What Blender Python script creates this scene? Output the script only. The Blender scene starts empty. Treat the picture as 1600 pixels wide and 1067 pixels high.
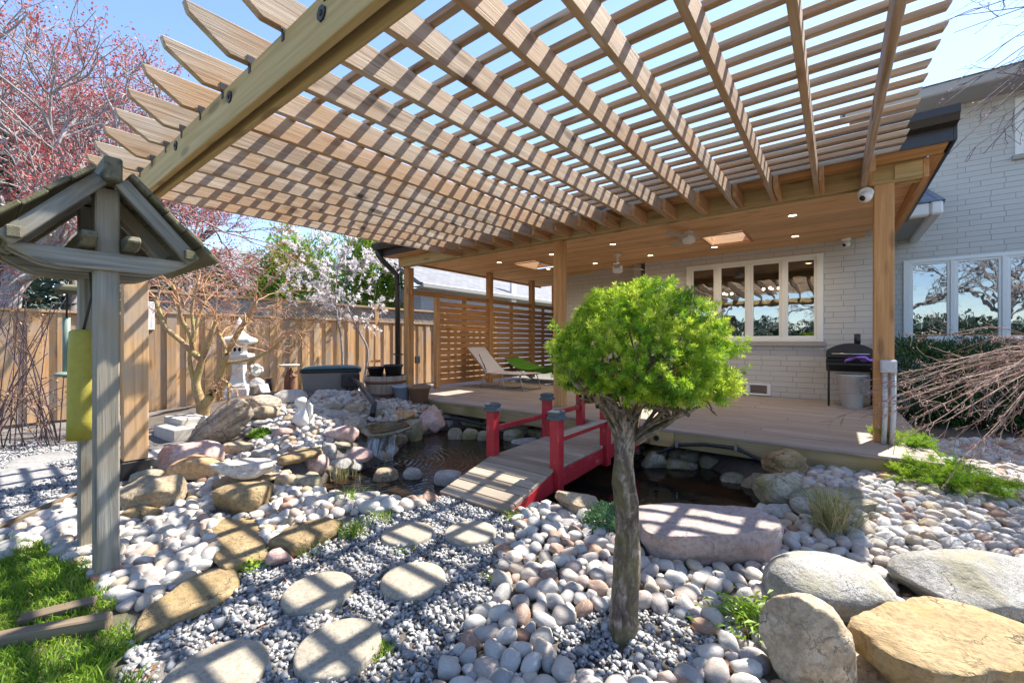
import bpy, bmesh, math, random
import numpy as np
from mathutils import Vector, Matrix, noise as mnoise

SC = bpy.context.scene
COL = SC.collection
random.seed(7)
RNG = np.random.default_rng(11)
R = math.radians

# ------------------------------------------------------------------ camera, sky, sun
CAMZ, FPX, HOR = 1.16, 655.0, 533.5
YAW = R(37.6)
CC, SS = math.cos(YAW), math.sin(YAW)
cam_d = bpy.data.cameras.new('camera')
cam = bpy.data.objects.new('camera', cam_d)
COL.objects.link(cam)
cam.location = (0, 0, CAMZ)
cam.rotation_euler = (R(90), 0, YAW)
cam_d.sensor_width = 36
cam_d.lens = FPX / 1600 * 36
cam_d.clip_start = 0.05
cam_d.clip_end = 500
SC.camera = cam

SUN_EL, SUN_AZ = R(53), R(18)          # sun stands over the house, a little to the right
world = bpy.data.worlds.new('World')
SC.world = world
world.use_nodes = True
wn = world.node_tree
sky = wn.nodes.new('ShaderNodeTexSky')
sky.sky_type = 'NISHITA'
sky.sun_disc = False
sky.sun_elevation = SUN_EL
sky.sun_rotation = SUN_AZ
sky.air_density = 0.85
sky.dust_density = 0.2
sky.ozone_density = 2.0
bg = wn.nodes['Background']
bg.inputs['Strength'].default_value = 0.13
wn.links.new(sky.outputs[0], bg.inputs[0])
sl = bpy.data.lights.new('sun', 'SUN')
sl.energy = 4.4
sl.angle = R(0.53)
sl.color = (1.0, 0.93, 0.82)
sun = bpy.data.objects.new('sun', sl)
COL.objects.link(sun)
to_sun = Vector((math.sin(SUN_AZ) * math.cos(SUN_EL), math.cos(SUN_AZ) * math.cos(SUN_EL), math.sin(SUN_EL)))
sun.rotation_euler = to_sun.to_track_quat('Z', 'Y').to_euler()
sun.location = to_sun * 30
SC.view_settings.view_transform = 'Standard'
SC.view_settings.look = 'None'
SC.view_settings.exposure = 1.55
SC.view_settings.gamma = 1.0
SC.cycles.max_bounces = 10
SC.cycles.diffuse_bounces = 8
SC.cycles.transparent_max_bounces = 8

# ------------------------------------------------------------------ layout helpers
def W(u, v, z):
    """point seen at photo pixel (u,v), z metres in front of the camera"""
    x = (u - 800) / FPX * z
    return Vector((CC * x - SS * z, SS * x + CC * z, CAMZ - (v - HOR) / FPX * z))
def PZ(u, v, Z):
    return W(u, v, (CAMZ - Z) * FPX / (v - HOR))
def PY(u, v, Y):
    return W(u, v, Y / (SS * (u - 800) / FPX + CC))
def PX(u, v, X):
    return W(u, v, X / (CC * (u - 800) / FPX - SS))
def proj(x, y, z):
    cx = CC * x + SS * y
    cz = -SS * x + CC * y
    cz = np.where(np.abs(cz) < 1e-4, 1e-4, cz)
    return 800 + FPX * cx / cz, HOR - (z - CAMZ) * FPX / cz, cz

def sstep(a, b, x):
    t = np.clip((x - a) / (b - a), 0, 1)
    return t * t * (3 - 2 * t)
def hash3(ix, iy, iz):
    n = (ix * 73856093) ^ (iy * 19349663) ^ (iz * 83492791)
    n = (n ^ (n >> 13)) & 0x7fffffff
    n = (n * 1274126177 + 12345) & 0x7fffffff
    n = n ^ (n >> 15)
    return (n & 0xffff) / 65535.0
def vnoise(p):
    """smooth value noise in -1..1 for an (n,3) array"""
    p = np.asarray(p, float)
    i = np.floor(p).astype(np.int64)
    f = p - i
    f = f * f * (3 - 2 * f)
    r = 0
    for dx in (0, 1):
        for dy in (0, 1):
            for dz in (0, 1):
                w = (f[:, 0] if dx else 1 - f[:, 0]) * (f[:, 1] if dy else 1 - f[:, 1]) * (f[:, 2] if dz else 1 - f[:, 2])
                r = r + w * hash3(i[:, 0] + dx, i[:, 1] + dy, i[:, 2] + dz)
    return r * 2 - 1
def inpoly(px, py, poly):
    px = np.asarray(px, float); py = np.asarray(py, float)
    c = np.zeros(px.shape, bool)
    n = len(poly)
    j = n - 1
    for i in range(n):
        xi, yi = poly[i][0], poly[i][1]; xj, yj = poly[j][0], poly[j][1]
        if yi != yj:
            c ^= ((yi > py) != (yj > py)) & (px < (xj - xi) * (py - yi) / (yj - yi) + xi)
        j = i
    return c
def polydist(px, py, poly):
    px = np.asarray(px, float); py = np.asarray(py, float)
    d = np.full(px.shape, 1e9)
    n = len(poly)
    for i in range(n):
        ax, ay = poly[i][0], poly[i][1]; bx, by = poly[(i + 1) % n][0], poly[(i + 1) % n][1]
        ex, ey = bx - ax, by - ay
        t = np.clip(((px - ax) * ex + (py - ay) * ey) / (ex * ex + ey * ey + 1e-12), 0, 1)
        d = np.minimum(d, np.hypot(px - ax - t * ex, py - ay - t * ey))
    return d

WATER_Z = -0.15
SHORE_Z = -0.045
POND = [PZ(u, v, SHORE_Z)[:2] for u, v in [(455, 762), (505, 782), (580, 792), (640, 788), (695, 772), (790, 775), (880, 790), (960, 802),
        (1080, 806), (1165, 806), (1212, 785), (1206, 752)]] + [(0.1 - 1.1, 4.72), (-1.6, 4.95), (-3.0, 4.95), (-4.2, 4.9)] + \
       [PZ(u, v, WATER_Z)[:2] for u, v in [(722, 668), (690, 671), (655, 679), (628, 690), (604, 716), (572, 728), (535, 742), (500, 752)]]
POND = [(float(a), float(b)) for a, b in POND]
def H(x, y):
    x = np.asarray(x, float); y = np.asarray(y, float)
    h = 0.34 * np.exp(-((x + 7.0) / 1.5) ** 2 - ((y - 3.0) / 1.2) ** 2)
    h = h + 0.20 * np.exp(-((x + 5.7) / 0.9) ** 2 - ((y - 4.0) / 0.9) ** 2)
    h = h + 0.17 * np.exp(-((x + 4.8) / 0.8) ** 2 - ((y - 2.35) / 0.6) ** 2)
    h = h + 0.08 * sstep(-0.9, 0.4, x) * sstep(2.2, 4.2, y)
    h = h + 0.07 * np.exp(-((x + 3.3) / 0.9) ** 2 - ((y - 1.5) / 0.5) ** 2)
    ins = inpoly(x, y, POND)
    d = polydist(x, y, POND)
    h = np.where(ins, h - 0.1 - 0.75 * sstep(0.0, 0.30, d), h - 0.1 * sstep(0.12, 0, d))
    return h
def h1(x, y):
    return float(H(np.array([x]), np.array([y]))[0])
def G(u, v):
    """where the line of sight through photo pixel (u,v) meets the ground"""
    zs = np.concatenate([np.arange(0.4, 6, 0.01), np.arange(6, 14, 0.04), np.arange(14, 60, 0.3)])
    x = (u - 800) / FPX * zs
    X = CC * x - SS * zs; Y = SS * x + CC * zs; Z = CAMZ - (v - HOR) / FPX * zs
    hh = H(X, Y)
    k = np.nonzero(Z < hh)[0]
    k = k[0] if len(k) else len(zs) - 1
    return Vector((X[k], Y[k], hh[k])), zs[k]

# ------------------------------------------------------------------ object helpers
def base_of(p):
    v = Vector((0, 0, 0))
    while p is not None:
        v += p.location
        p = p.parent
    return v
def tag(o, label=None, cat=None, group=None, kind=None):
    if label: o['label'] = label
    if cat: o['category'] = cat
    if group: o['group'] = group
    if kind: o['kind'] = kind
    return o
def thing(name, label, cat, loc=(0, 0, 0), group=None):
    o = bpy.data.objects.new(name, None)
    o.empty_display_size = 0.1
    o.location = loc
    COL.objects.link(o)
    return tag(o, label, cat, group)
def link_mesh(name, me, mat, parent=None, loc=None):
    o = bpy.data.objects.new(name, me)
    COL.objects.link(o)
    if mat is not None and len(me.materials) == 0:
        for m in (mat if isinstance(mat, (list, tuple)) else [mat]): me.materials.append(m)
    if parent is not None: o.parent = parent
    if loc is not None: o.location = loc
    return o
def np_mesh(name, V, F, gc=None, tint=None, smooth=False):
    """V (n,3); F (m,k) with one k; gc per-vertex vectors; tint per-face floats"""
    V = np.ascontiguousarray(V, dtype=np.float32); F = np.ascontiguousarray(F, dtype=np.int32)
    me = bpy.data.meshes.new(name)
    m, k = F.shape
    me.vertices.add(len(V)); me.vertices.foreach_set('co', V.ravel())
    me.loops.add(m * k); me.loops.foreach_set('vertex_index', F.ravel())
    me.polygons.add(m)
    me.polygons.foreach_set('loop_start', np.arange(0, m * k, k, dtype=np.int32))
    me.polygons.foreach_set('loop_total', np.full(m, k, dtype=np.int32))
    if smooth: me.polygons.foreach_set('use_smooth', np.ones(m, dtype=bool))
    me.update(calc_edges=True)
    if gc is not None:
        a = me.attributes.new('gc', 'FLOAT_VECTOR', 'POINT'); a.data.foreach_set('vector', np.ascontiguousarray(gc, np.float32).ravel())
    if tint is not None:
        a = me.attributes.new('tint', 'FLOAT', 'FACE'); a.data.foreach_set('value', np.ascontiguousarray(tint, np.float32))
    return me

class MB:
    """collects bars, boxes, tubes, lathes in world metres and builds ONE mesh object"""
    def __init__(s):
        s.v = []; s.f = []; s.g = []; s.t = []; s.sm = []
    def add(s, V, F, gc=None, tint=None, smooth=False):
        n = len(s.v)
        t = random.random() if tint is None else tint
        o = Vector((random.uniform(-9, 9), random.uniform(-9, 9), random.uniform(-9, 9)))
        for i, p in enumerate(V):
            s.v.append(tuple(p)); q = Vector(gc[i]) if gc is not None else Vector(p)
            s.g.append(tuple(q + o))
        for f in F:
            s.f.append(tuple(n + i for i in f)); s.t.append(t); s.sm.append(smooth)
        return s
    def bar(s, a, b, w, h, up=(0, 0, 1), tint=None, ca=0, cb=0):
        """straight timber from a to b; w across, h along up; ca/cb shift the lower edge of each end inwards (angled cut)"""
        a = Vector(a); b = Vector(b); d = (b - a); L = d.length; d.normalize()
        u = Vector(up); side = d.cross(u)
        if side.length < 1e-6: side = d.cross(Vector((1, 0, 0)))
        side.normalize(); u = side.cross(d).normalized()
        V = []; g = []
        for e, (p, l, c) in enumerate(((a, 0, ca), (b, L, -cb))):
            for sx, sz in ((-1, -1), (1, -1), (1, 1), (-1, 1)):
                sh = c if sz < 0 else 0
                V.append(p + side * (sx * w / 2) + u * (sz * h / 2) + d * sh)
                g.append((l + sh, sx * w / 2, sz * h / 2))
        F = [(3, 2, 1, 0), (4, 5, 6, 7), (0, 1, 5, 4), (1, 2, 6, 5), (2, 3, 7, 6), (3, 0, 4, 7)]
        return s.add(V, F, g, tint)
    def box(s, x0, x1, y0, y1, z0, z1, axis=None, tint=None):
        d = (x1 - x0, y1 - y0, z1 - z0)
        ax = d.index(max(d)) if axis is None else axis
        V = []; g = []
        for z in (z0, z1):
            for x, y in ((x0, y0), (x1, y0), (x1, y1), (x0, y1)):
                V.append((x, y, z)); q = [x, y, z]; q = q[ax:] + q[:ax]; g.append(q)
        F = [(3, 2, 1, 0), (4, 5, 6, 7), (0, 1, 5, 4), (1, 2, 6, 5), (2, 3, 7, 6), (3, 0, 4, 7)]
        return s.add(V, F, g, tint)
    def tube(s, pts, rad, n=8, cap=True, tint=None, smooth=True):
        pts = [Vector(p) for p in pts]
        if not isinstance(rad, (list, tuple, np.ndarray)): rad = [rad] * len(pts)
        V = []; g = []; F = []; l = 0
        ref = Vector((0.31, 0.17, 0.93))
        for i, p in enumerate(pts):
            d = (pts[min(i + 1, len(pts) - 1)] - pts[max(i - 1, 0)])
            if d.length < 1e-9: d = Vector((0, 0, 1))
            d.normalize()
            a = d.cross(ref)
            if a.length < 0.2: a = d.cross(Vector((1, 0, 0)))
            a.normalize(); b = d.cross(a)
            if i: l += (p - pts[i - 1]).length
            for k in range(n):
                t = 2 * math.pi * k / n
                V.append(p + (a * math.cos(t) + b * math.sin(t)) * rad[i]); g.append((l, math.cos(t) * rad[i], math.sin(t) * rad[i]))
        for i in range(len(pts) - 1):
            for k in range(n):
                k2 = (k + 1) % n
                F.append((i * n + k, i * n + k2, (i + 1) * n + k2, (i + 1) * n + k))
        s.add(V, F, g, tint, smooth)
        if cap:
            m = len(s.v) - len(V)
            s.f.append(tuple(m + k for k in reversed(range(n)))); s.t.append(s.t[-1]); s.sm.append(False)
            e = m + (len(pts) - 1) * n
            s.f.append(tuple(e + k for k in range(n))); s.t.append(s.t[-1]); s.sm.append(False)
        return s
    def lathe(s, c, prof, n=24, tint=None, smooth=True, square=False, rot=0.0):
        """profile [(r,z)] about the vertical through c"""
        c = Vector(c); V = []; F = []
        for r, z in prof:
            for k in range(n):
                t = 2 * math.pi * k / n + rot
                V.append((c.x + r * math.cos(t), c.y + r * math.sin(t), c.z + z))
        for i in range(len(prof) - 1):
            for k in range(n):
                k2 = (k + 1) % n
                F.append((i * n + k, i * n + k2, (i + 1) * n + k2, (i + 1) * n + k))
        F.append(tuple(reversed(range(n)))); F.append(tuple((len(prof) - 1) * n + k for k in range(n)))
        return s.add(V, F, None, tint, smooth)
    def prism(s, outline, ax, bx, ext, tint=None, org=(0, 0, 0)):
        """2-D outline [(a,b)] on axes ax,bx (vectors) pushed out along ext"""
        ax = Vector(ax); bx = Vector(bx); ext = Vector(ext); org = Vector(org)
        n = len(outline)
        lo = [org + ax * a + bx * b for a, b in outline]
        V = lo + [p + ext for p in lo]
        g = [(a, b, 0) for a, b in outline] + [(a, b, ext.length) for a, b in outline]
        F = [tuple(range(n)), tuple(reversed(range(n, 2 * n)))] + [(i, i + n, (i + 1) % n + n, (i + 1) % n) for i in range(n)]
        return s.add(V, F, g, tint)
    def sphere(s, c, r, n=12, m=8, sc=(1, 1, 1), tint=None):
        c = Vector(c); V = [(c.x, c.y, c.z - r * sc[2])]; F = []
        for i in range(1, m):
            a = -math.pi / 2 + math.pi * i / m
            for k in range(n):
                t = 2 * math.pi * k / n
                V.append((c.x + r * sc[0] * math.cos(a) * math.cos(t), c.y + r * sc[1] * math.cos(a) * math.sin(t), c.z + r * sc[2] * math.sin(a)))
        V.append((c.x, c.y, c.z + r * sc[2])); L = len(V) - 1
        for k in range(n):
            k2 = (k + 1) % n
            F.append((0, 1 + k2, 1 + k)); F.append((L, 1 + (m - 2) * n + k, 1 + (m - 2) * n + k2))
            for i in range(m - 2):
                F.append((1 + i * n + k, 1 + i * n + k2, 1 + (i + 1) * n + k2, 1 + (i + 1) * n + k))
        return s.add(V, F, None, tint, True)
    def build(s, name, mat, parent=None, bevel=0.0, kind=None, seg=1):
        b = base_of(parent)
        me = bpy.data.meshes.new(name)
        me.from_pydata([(p[0] - b.x, p[1] - b.y, p[2] - b.z) for p in s.v], [], s.f)
        me.polygons.foreach_set('use_smooth', s.sm)
        a = me.attributes.new('gc', 'FLOAT_VECTOR', 'POINT'); a.data.foreach_set('vector', np.array(s.g, np.float32).ravel())
        a = me.attributes.new('tint', 'FLOAT', 'FACE'); a.data.foreach_set('value', np.array(s.t, np.float32))
        bm = bmesh.new(); bm.from_mesh(me); bmesh.ops.recalc_face_normals(bm, faces=bm.faces); bm.to_mesh(me); bm.free()
        o = link_mesh(name, me, mat, parent)
        if bevel:
            m = o.modifiers.new('bevel', 'BEVEL'); m.width = bevel; m.segments = seg; m.limit_method = 'ANGLE'
        if kind: o['kind'] = kind
        return o

# ------------------------------------------------------------------ materials
class NT:
    def __init__(s, name):
        s.m = bpy.data.materials.new(name); s.m.use_nodes = True
        s.t = s.m.node_tree; s.n = s.t.nodes; s.l = s.t.links
        s.b = s.n['Principled BSDF']; s.out = s.n['Material Output']
    def node(s, typ, **kw):
        n = s.n.new('ShaderNode' + typ)
        for k, v in kw.items(): setattr(n, k, v)
        return n
    def put(s, sock, val):
        if hasattr(val, 'is_output'): s.l.new(val, sock)
        else: sock.default_value = val
    def attr(s, name, out='Vector'):
        return s.node('Attribute', attribute_name=name).outputs[out]
    def obj(s): return s.node('TexCoord').outputs['Object']
    def rnd(s): return s.node('ObjectInfo').outputs['Random']
    def mapv(s, vec, scale=(1, 1, 1), loc=(0, 0, 0), rot=(0, 0, 0)):
        n = s.node('Mapping'); s.put(n.inputs['Vector'], vec); s.put(n.inputs['Scale'], scale); s.put(n.inputs['Location'], loc); s.put(n.inputs['Rotation'], rot)
        return n.outputs[0]
    def noise(s, vec, scale, detail=4, rough=0.55, dist=0.0, out='Fac'):
        n = s.node('TexNoise'); s.put(n.inputs['Vector'], vec); s.put(n.inputs['Scale'], scale); n.inputs['Detail'].default_value = detail
        n.inputs['Roughness'].default_value = rough; n.inputs['Distortion'].default_value = dist
        return n.outputs[out]
    def vor(s, vec, scale, feature='F1', out='Distance'):
        n = s.node('TexVoronoi', feature=feature); s.put(n.inputs['Vector'], vec); s.put(n.inputs['Scale'], scale)
        return n.outputs[out]
    def ramp(s, fac, stops, interp='LINEAR'):
        n = s.node('ValToRGB'); s.put(n.inputs[0], fac); cr = n.color_ramp; cr.interpolation = interp
        while len(cr.elements) < len(stops): cr.elements.new(0.5)
        for e, (p, c) in zip(cr.elements, stops):
            e.position = p; e.color = (c, c, c, 1) if isinstance(c, (int, float)) else (*c, 1)
        return n.outputs[0]
    def mix(s, fac, a, b, typ='MIX'):
        n = s.node('Mix', data_type='RGBA', blend_type=typ); s.put(n.inputs[0], fac)
        for sock, v in ((n.inputs[6], a), (n.inputs[7], b)):
            s.put(sock, v if hasattr(v, 'is_output') else (*v, 1) if isinstance(v, (tuple, list)) else (v, v, v, 1))
        return n.outputs[2]
    def math(s, op, a, b=0.0, clamp=False):
        n = s.node('Math', operation=op, use_clamp=clamp); s.put(n.inputs[0], a); s.put(n.inputs[1], b)
        return n.outputs[0]
    def bump(s, h, strength=0.3, dist=0.01):
        n = s.node('Bump'); n.inputs['Strength'].default_value = strength; n.inputs['Distance'].default_value = dist
        s.put(n.inputs['Height'], h); s.l.new(n.outputs[0], s.b.inputs['Normal'])
    def fin(s, col=None, rough=None, **kw):
        if col is not None: s.put(s.b.inputs['Base Color'], col if hasattr(col, 'is_output') else (*col, 1))
        if rough is not None: s.put(s.b.inputs['Roughness'], rough)
        for k, v in kw.items(): s.put(s.b.inputs[k.replace('_', ' ')], v)
        return s.m

def wood(name, dark, mid, light, rough=0.75, knots=0.5, var=0.35, stain=None, bump=0.35, grainscale=1.0, odd=0.0):
    t = NT(name)
    g = t.attr('gc')
    tint = t.math('FRACT', t.math('ADD', t.attr('tint', 'Fac'), t.rnd()))
    off = t.node('VectorMath', operation='ADD'); t.put(off.inputs[0], g)
    cx = t.node('CombineXYZ'); t.put(cx.inputs[0], t.math('MULTIPLY', t.rnd(), 37)); t.put(cx.inputs[1], t.math('MULTIPLY', t.rnd(), 91)); t.l.new(cx.outputs[0], off.inputs[1])
    g = off.outputs[0]
    n1 = t.noise(t.mapv(g, (0.9 * grainscale, 22, 22)), 1.0, 6, 0.6, 1.2)
    n2 = t.noise(t.mapv(g, (4, 160, 160)), 1.0, 3, 0.6)
    n3 = t.noise(g, 2.3, 3, 0.5)
    col = t.ramp(n1, [(0.28, dark), (0.5, mid), (0.72, light)])
    col = t.mix(t.math('MULTIPLY', n2, 0.45), col, dark)
    k = t.vor(t.mapv(g, (2.0, 7.5, 7.5)), 1.0)
    kf = t.ramp(k, [(0.13, 1.0), (0.24, 0.0)])
    kz = t.math('MULTIPLY', kf, knots)
    col = t.mix(kz, col, tuple(c * 0.35 for c in dark))
    if stain:
        col = t.mix(t.ramp(n3, [(0.44, 0.0), (0.66, 0.8)]), col, stain)
    if odd: col = t.mix(t.math('MULTIPLY', t.ramp(t.math('FRACT', t.math('MULTIPLY', tint, 7.3)), [(0.55, 0.0), (0.8, 1.0)]), odd), col, stain)
    val = t.math('ADD', t.math('MULTIPLY', tint, var), 1 - var / 2)
    hs = t.node('HueSaturation'); t.put(hs.inputs['Value'], val); t.put(hs.inputs['Color'], col)
    t.bump(t.math('ADD', n1, t.math('MULTIPLY', n2, 0.6)), bump, 0.004)
    return t.fin(hs.outputs[0], rough)

def plain(name, col, rough=0.5, metal=0.0, var=0.12, scale=14, bump=0.05, **kw):
    t = NT(name)
    n = t.noise(t.obj(), scale, 5, 0.6)
    c = t.mix(n, tuple(x * (1 - var) for x in col), tuple(min(1, x * (1 + var)) for x in col))
    if bump: t.bump(t.noise(t.obj(), scale * 5, 3), bump, 0.004)
    r = t.math('ADD', t.math('MULTIPLY', n, 0.25), rough - 0.12)
    return t.fin(c, r, Metallic=metal, **kw)

def rockmat(name, a, b, c, scale=5.0, speck=None, specamt=0.3, moss=None, bump=0.6, strata=0.0, rough=0.85, usernd=0.15):
    t = NT(name)
    o = t.obj()
    off = t.node('VectorMath', operation='ADD'); t.put(off.inputs[0], o)
    cx = t.node('CombineXYZ'); 
    for i, kk in enumerate((17, 43, 71)): t.put(cx.inputs[i], t.math('MULTIPLY', t.rnd(), kk))
    t.l.new(cx.outputs[0], off.inputs[1]); o = off.outputs[0]
    n1 = t.noise(o, scale, 7, 0.62, 0.6)
    n2 = t.noise(o, scale * 9, 4, 0.7)
    src = n1
    if strata:
        src = t.math('ADD', t.math('MULTIPLY', n1, 1 - strata), t.math('MULTIPLY', t.noise(t.mapv(o, (1.5, 1.5, 26)), 1.0, 5, 0.6, 0.8), strata))
    col = t.ramp(src, [(0.3, a), (0.5, b), (0.7, c)])
    col = t.mix(t.ramp(n2, [(0.45, 0.0), (0.62, 0.5)]), col, tuple(x * 0.55 for x in a))
    if speck:
        v = t.vor(o, scale * 28)
        col = t.mix(t.math('MULTIPLY', t.ramp(v, [(0.18, 1.0), (0.36, 0.0)]), specamt), col, speck)
    if moss:
        col = t.mix(t.ramp(t.noise(o, scale * 0.8, 5, 0.65), [(0.5, 0.0), (0.64, 0.75)]), col, moss)
    crk = t.node('TexVoronoi', feature='DISTANCE_TO_EDGE'); t.put(crk.inputs['Vector'], t.mix(0.25, o, t.noise(o, scale * 1.6, 4, 0.6, out='Color'))); t.put(crk.inputs['Scale'], scale * 0.9)
    cf = t.math('MULTIPLY', t.ramp(crk.outputs['Distance'], [(0.0, 1.0), (0.022, 0.0)]), t.ramp(n1, [(0.45, 0.0), (0.6, 0.7)]))
    col = t.mix(cf, col, tuple(x * 0.3 for x in a))
    hs = t.node('HueSaturation'); t.put(hs.inputs['Value'], t.math('ADD', t.math('MULTIPLY', t.rnd(), usernd * 2), 1 - usernd)); t.put(hs.inputs['Color'], col)
    t.bump(t.math('SUBTRACT', t.math('ADD', t.math('MULTIPLY', n1, 1.2), t.math('MULTIPLY', n2, 0.5)), t.math('MULTIPLY', cf, 0.6)), bump, 0.02)
    return t.fin(hs.outputs[0], rough)

M = {}
M['cedar'] = wood('cedar_wood', (0.36, 0.17, 0.06), (0.56, 0.30, 0.12), (0.70, 0.42, 0.19))
M['cedar_ceiling'] = wood('cedar_ceiling', (0.52, 0.29, 0.13), (0.70, 0.42, 0.20), (0.78, 0.52, 0.28), knots=0.4, var=0.35)
M['pt_wood'] = wood('treated_wood', (0.34, 0.24, 0.10), (0.50, 0.36, 0.16), (0.60, 0.45, 0.23), knots=0.55, var=0.15)
M['joist'] = wood('weathered_joist', (0.21, 0.135, 0.08), (0.47, 0.37, 0.27), (0.66, 0.57, 0.46), knots=0.95, var=0.4, stain=(0.42, 0.25, 0.125), bump=0.7, odd=0.55)
M['deck'] = wood('deck_wood', (0.25, 0.205, 0.175), (0.385, 0.33, 0.29), (0.49, 0.435, 0.39), knots=0.3, var=0.24, stain=(0.33, 0.265, 0.21))
M['rim'] = wood('mossy_rim_wood', (0.26, 0.20, 0.10), (0.42, 0.33, 0.17), (0.52, 0.42, 0.24), knots=0.4, stain=(0.20, 0.19, 0.05))
M['oldwood'] = wood('silvered_wood', (0.11, 0.105, 0.09), (0.30, 0.30, 0.275), (0.50, 0.48, 0.43), knots=0.6, var=0.25, stain=(0.36, 0.29, 0.19), bump=0.7)
M['mosswood'] = wood('mossy_shingle_wood', (0.08, 0.075, 0.05), (0.17, 0.155, 0.10), (0.26, 0.24, 0.16), knots=0.4, var=0.35, stain=(0.16, 0.15, 0.06), bump=0.8)
M['fence'] = wood('fence_wood', (0.36, 0.19, 0.08), (0.60, 0.37, 0.175), (0.73, 0.51, 0.29), knots=0.5, var=0.5, stain=(0.40, 0.33, 0.27))
M['fence_grey'] = wood('grey_lattice_wood', (0.22, 0.2, 0.19), (0.36, 0.34, 0.33), (0.46, 0.44, 0.42), knots=0.2)
M['bridge_wood'] = wood('bridge_plank', (0.20, 0.16, 0.12), (0.38, 0.32, 0.25), (0.54, 0.47, 0.38), knots=0.5, var=0.25, stain=(0.26, 0.20, 0.14), bump=0.5)
M['screen'] = wood('screen_cedar', (0.33, 0.145, 0.05), (0.47, 0.23, 0.085), (0.58, 0.31, 0.13), var=0.3)
M['barrel'] = wood('barrel_stave', (0.24, 0.20, 0.16), (0.38, 0.33, 0.28), (0.48, 0.42, 0.36), var=0.4)
M['tie'] = wood('landscape_tie', (0.10, 0.075, 0.05), (0.20, 0.15, 0.10), (0.30, 0.23, 0.16), var=0.2, bump=0.7)

def red_paint():
    t = NT('worn_red_paint')
    g = t.attr('gc')
    n = t.noise(g, 9, 6, 0.65)
    gr = t.noise(t.mapv(g, (5, 60, 60)), 1.0, 5, 0.7)
    wear = t.ramp(t.math('ADD', t.math('MULTIPLY', n, 0.5), t.math('MULTIPLY', gr, 0.5)), [(0.56, 0.0), (0.66, 0.7)])
    c = t.mix(n, (0.26, 0.010, 0.018), (0.50, 0.02, 0.035))
    c = t.mix(wear, c, (0.45, 0.26, 0.25))
    t.bump(gr, 0.3, 0.003)
    return t.fin(c, 0.5)
M['red'] = red_paint()
M['cap'] = plain('slate_grey_cap', (0.075, 0.095, 0.115), 0.6)
M['gutter'] = plain('dark_brown_gutter', (0.028, 0.024, 0.022), 0.32, var=0.05)
M['black_metal'] = plain('black_metal', (0.018, 0.018, 0.02), 0.45)
M['black_plastic'] = plain('black_plastic', (0.02, 0.022, 0.025), 0.4)
M['grey_plastic'] = plain('grey_plastic', (0.16, 0.165, 0.16), 0.5)
M['teal_plastic'] = plain('teal_lid_plastic', (0.045, 0.13, 0.15), 0.4)
M['pale_box'] = plain('pale_tub_plastic', (0.20, 0.19, 0.18), 0.6)  # one even pale grey-brown for the sides of the filter tub
M['white_paint'] = plain('white_window_paint', (0.78, 0.78, 0.76), 0.4, var=0.03)
M['white_plastic'] = plain('white_plastic', (0.75, 0.75, 0.74), 0.35, var=0.04)
M['conduit'] = plain('grey_conduit', (0.55, 0.57, 0.6), 0.4, var=0.05)
M['soffit'] = plain('taupe_soffit', (0.40, 0.37, 0.33), 0.6, var=0.05)
M['sill'] = plain('taupe_sill', (0.36, 0.33, 0.30), 0.7)
M['steel'] = plain('galvanised_steel', (0.5, 0.5, 0.5), 0.35, metal=0.9)
M['iron'] = plain('rusty_hoop', (0.16, 0.07, 0.045), 0.7)
M['terracotta'] = plain('brown_pot', (0.27, 0.155, 0.095), 0.65)
M['blue_pot'] = plain('blue_grey_pot', (0.30, 0.36, 0.46), 0.5)
M['concrete'] = plain('pale_concrete', (0.50, 0.47, 0.42), 0.9, var=0.18, scale=9, bump=0.35)
M['step'] = rockmat('stepping_stone_concrete', (0.285, 0.25, 0.195), (0.36, 0.32, 0.255), (0.42, 0.375, 0.305), 7, (0.2, 0.17, 0.12), 0.25, bump=0.25, usernd=0.08)
M['paver'] = rockmat('grey_paver', (0.20, 0.20, 0.205), (0.28, 0.275, 0.27), (0.36, 0.35, 0.34), 4, bump=0.3)
M['statue'] = plain('weathered_white_cement', (0.66, 0.65, 0.62), 0.85, var=0.16, scale=18, bump=0.3)
M['brass'] = plain('yellow_bell_paint', (0.42, 0.36, 0.055), 0.6, var=0.22, scale=30, bump=0.2)
M['verdigris'] = plain('green_patina', (0.16, 0.22, 0.19), 0.6, var=0.25)
M['rope'] = plain('dark_rope', (0.06, 0.05, 0.04), 0.9)
M['purple'] = plain('purple_cloth', (0.33, 0.16, 0.66), 0.8)
M['green_cloth'] = plain('green_canvas', (0.12, 0.34, 0.03), 0.8)
M['lens'] = plain('dark_lens', (0.01, 0.01, 0.012), 0.08, bump=0)
M['soil'] = plain('dark_soil', (0.07, 0.05, 0.035), 0.95, scale=30, bump=0.5)
M['redclay'] = plain('red_paving_brick', (0.42, 0.19, 0.14), 0.85)

def sling():
    t = NT('striped_sling')
    o = t.obj()
    w = t.node('TexWave', bands_direction='Y'); t.put(w.inputs['Vector'], o); t.put(w.inputs['Scale'], 16)
    return t.fin(t.ramp(w.outputs['Fac'], [(0.4, (0.42, 0.40, 0.43)), (0.6, (0.74, 0.70, 0.70))]), 0.8)
M['sling'] = sling()

def emit(name, col, s):
    t = NT(name); t.put(t.b.inputs['Emission Color'], (*col, 1)); t.put(t.b.inputs['Emission Strength'], s)
    return t.fin(col, 0.4)
M['lamp'] = emit('warm_lamp', (1.0, 0.78, 0.42), 6)
M['bulb'] = emit('lamp_bulb', (1.0, 0.8, 0.5), 10)
M['lamp_white'] = plain('frosted_lamp_glass', (0.85, 0.85, 0.85), 0.4, var=0.02)

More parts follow.
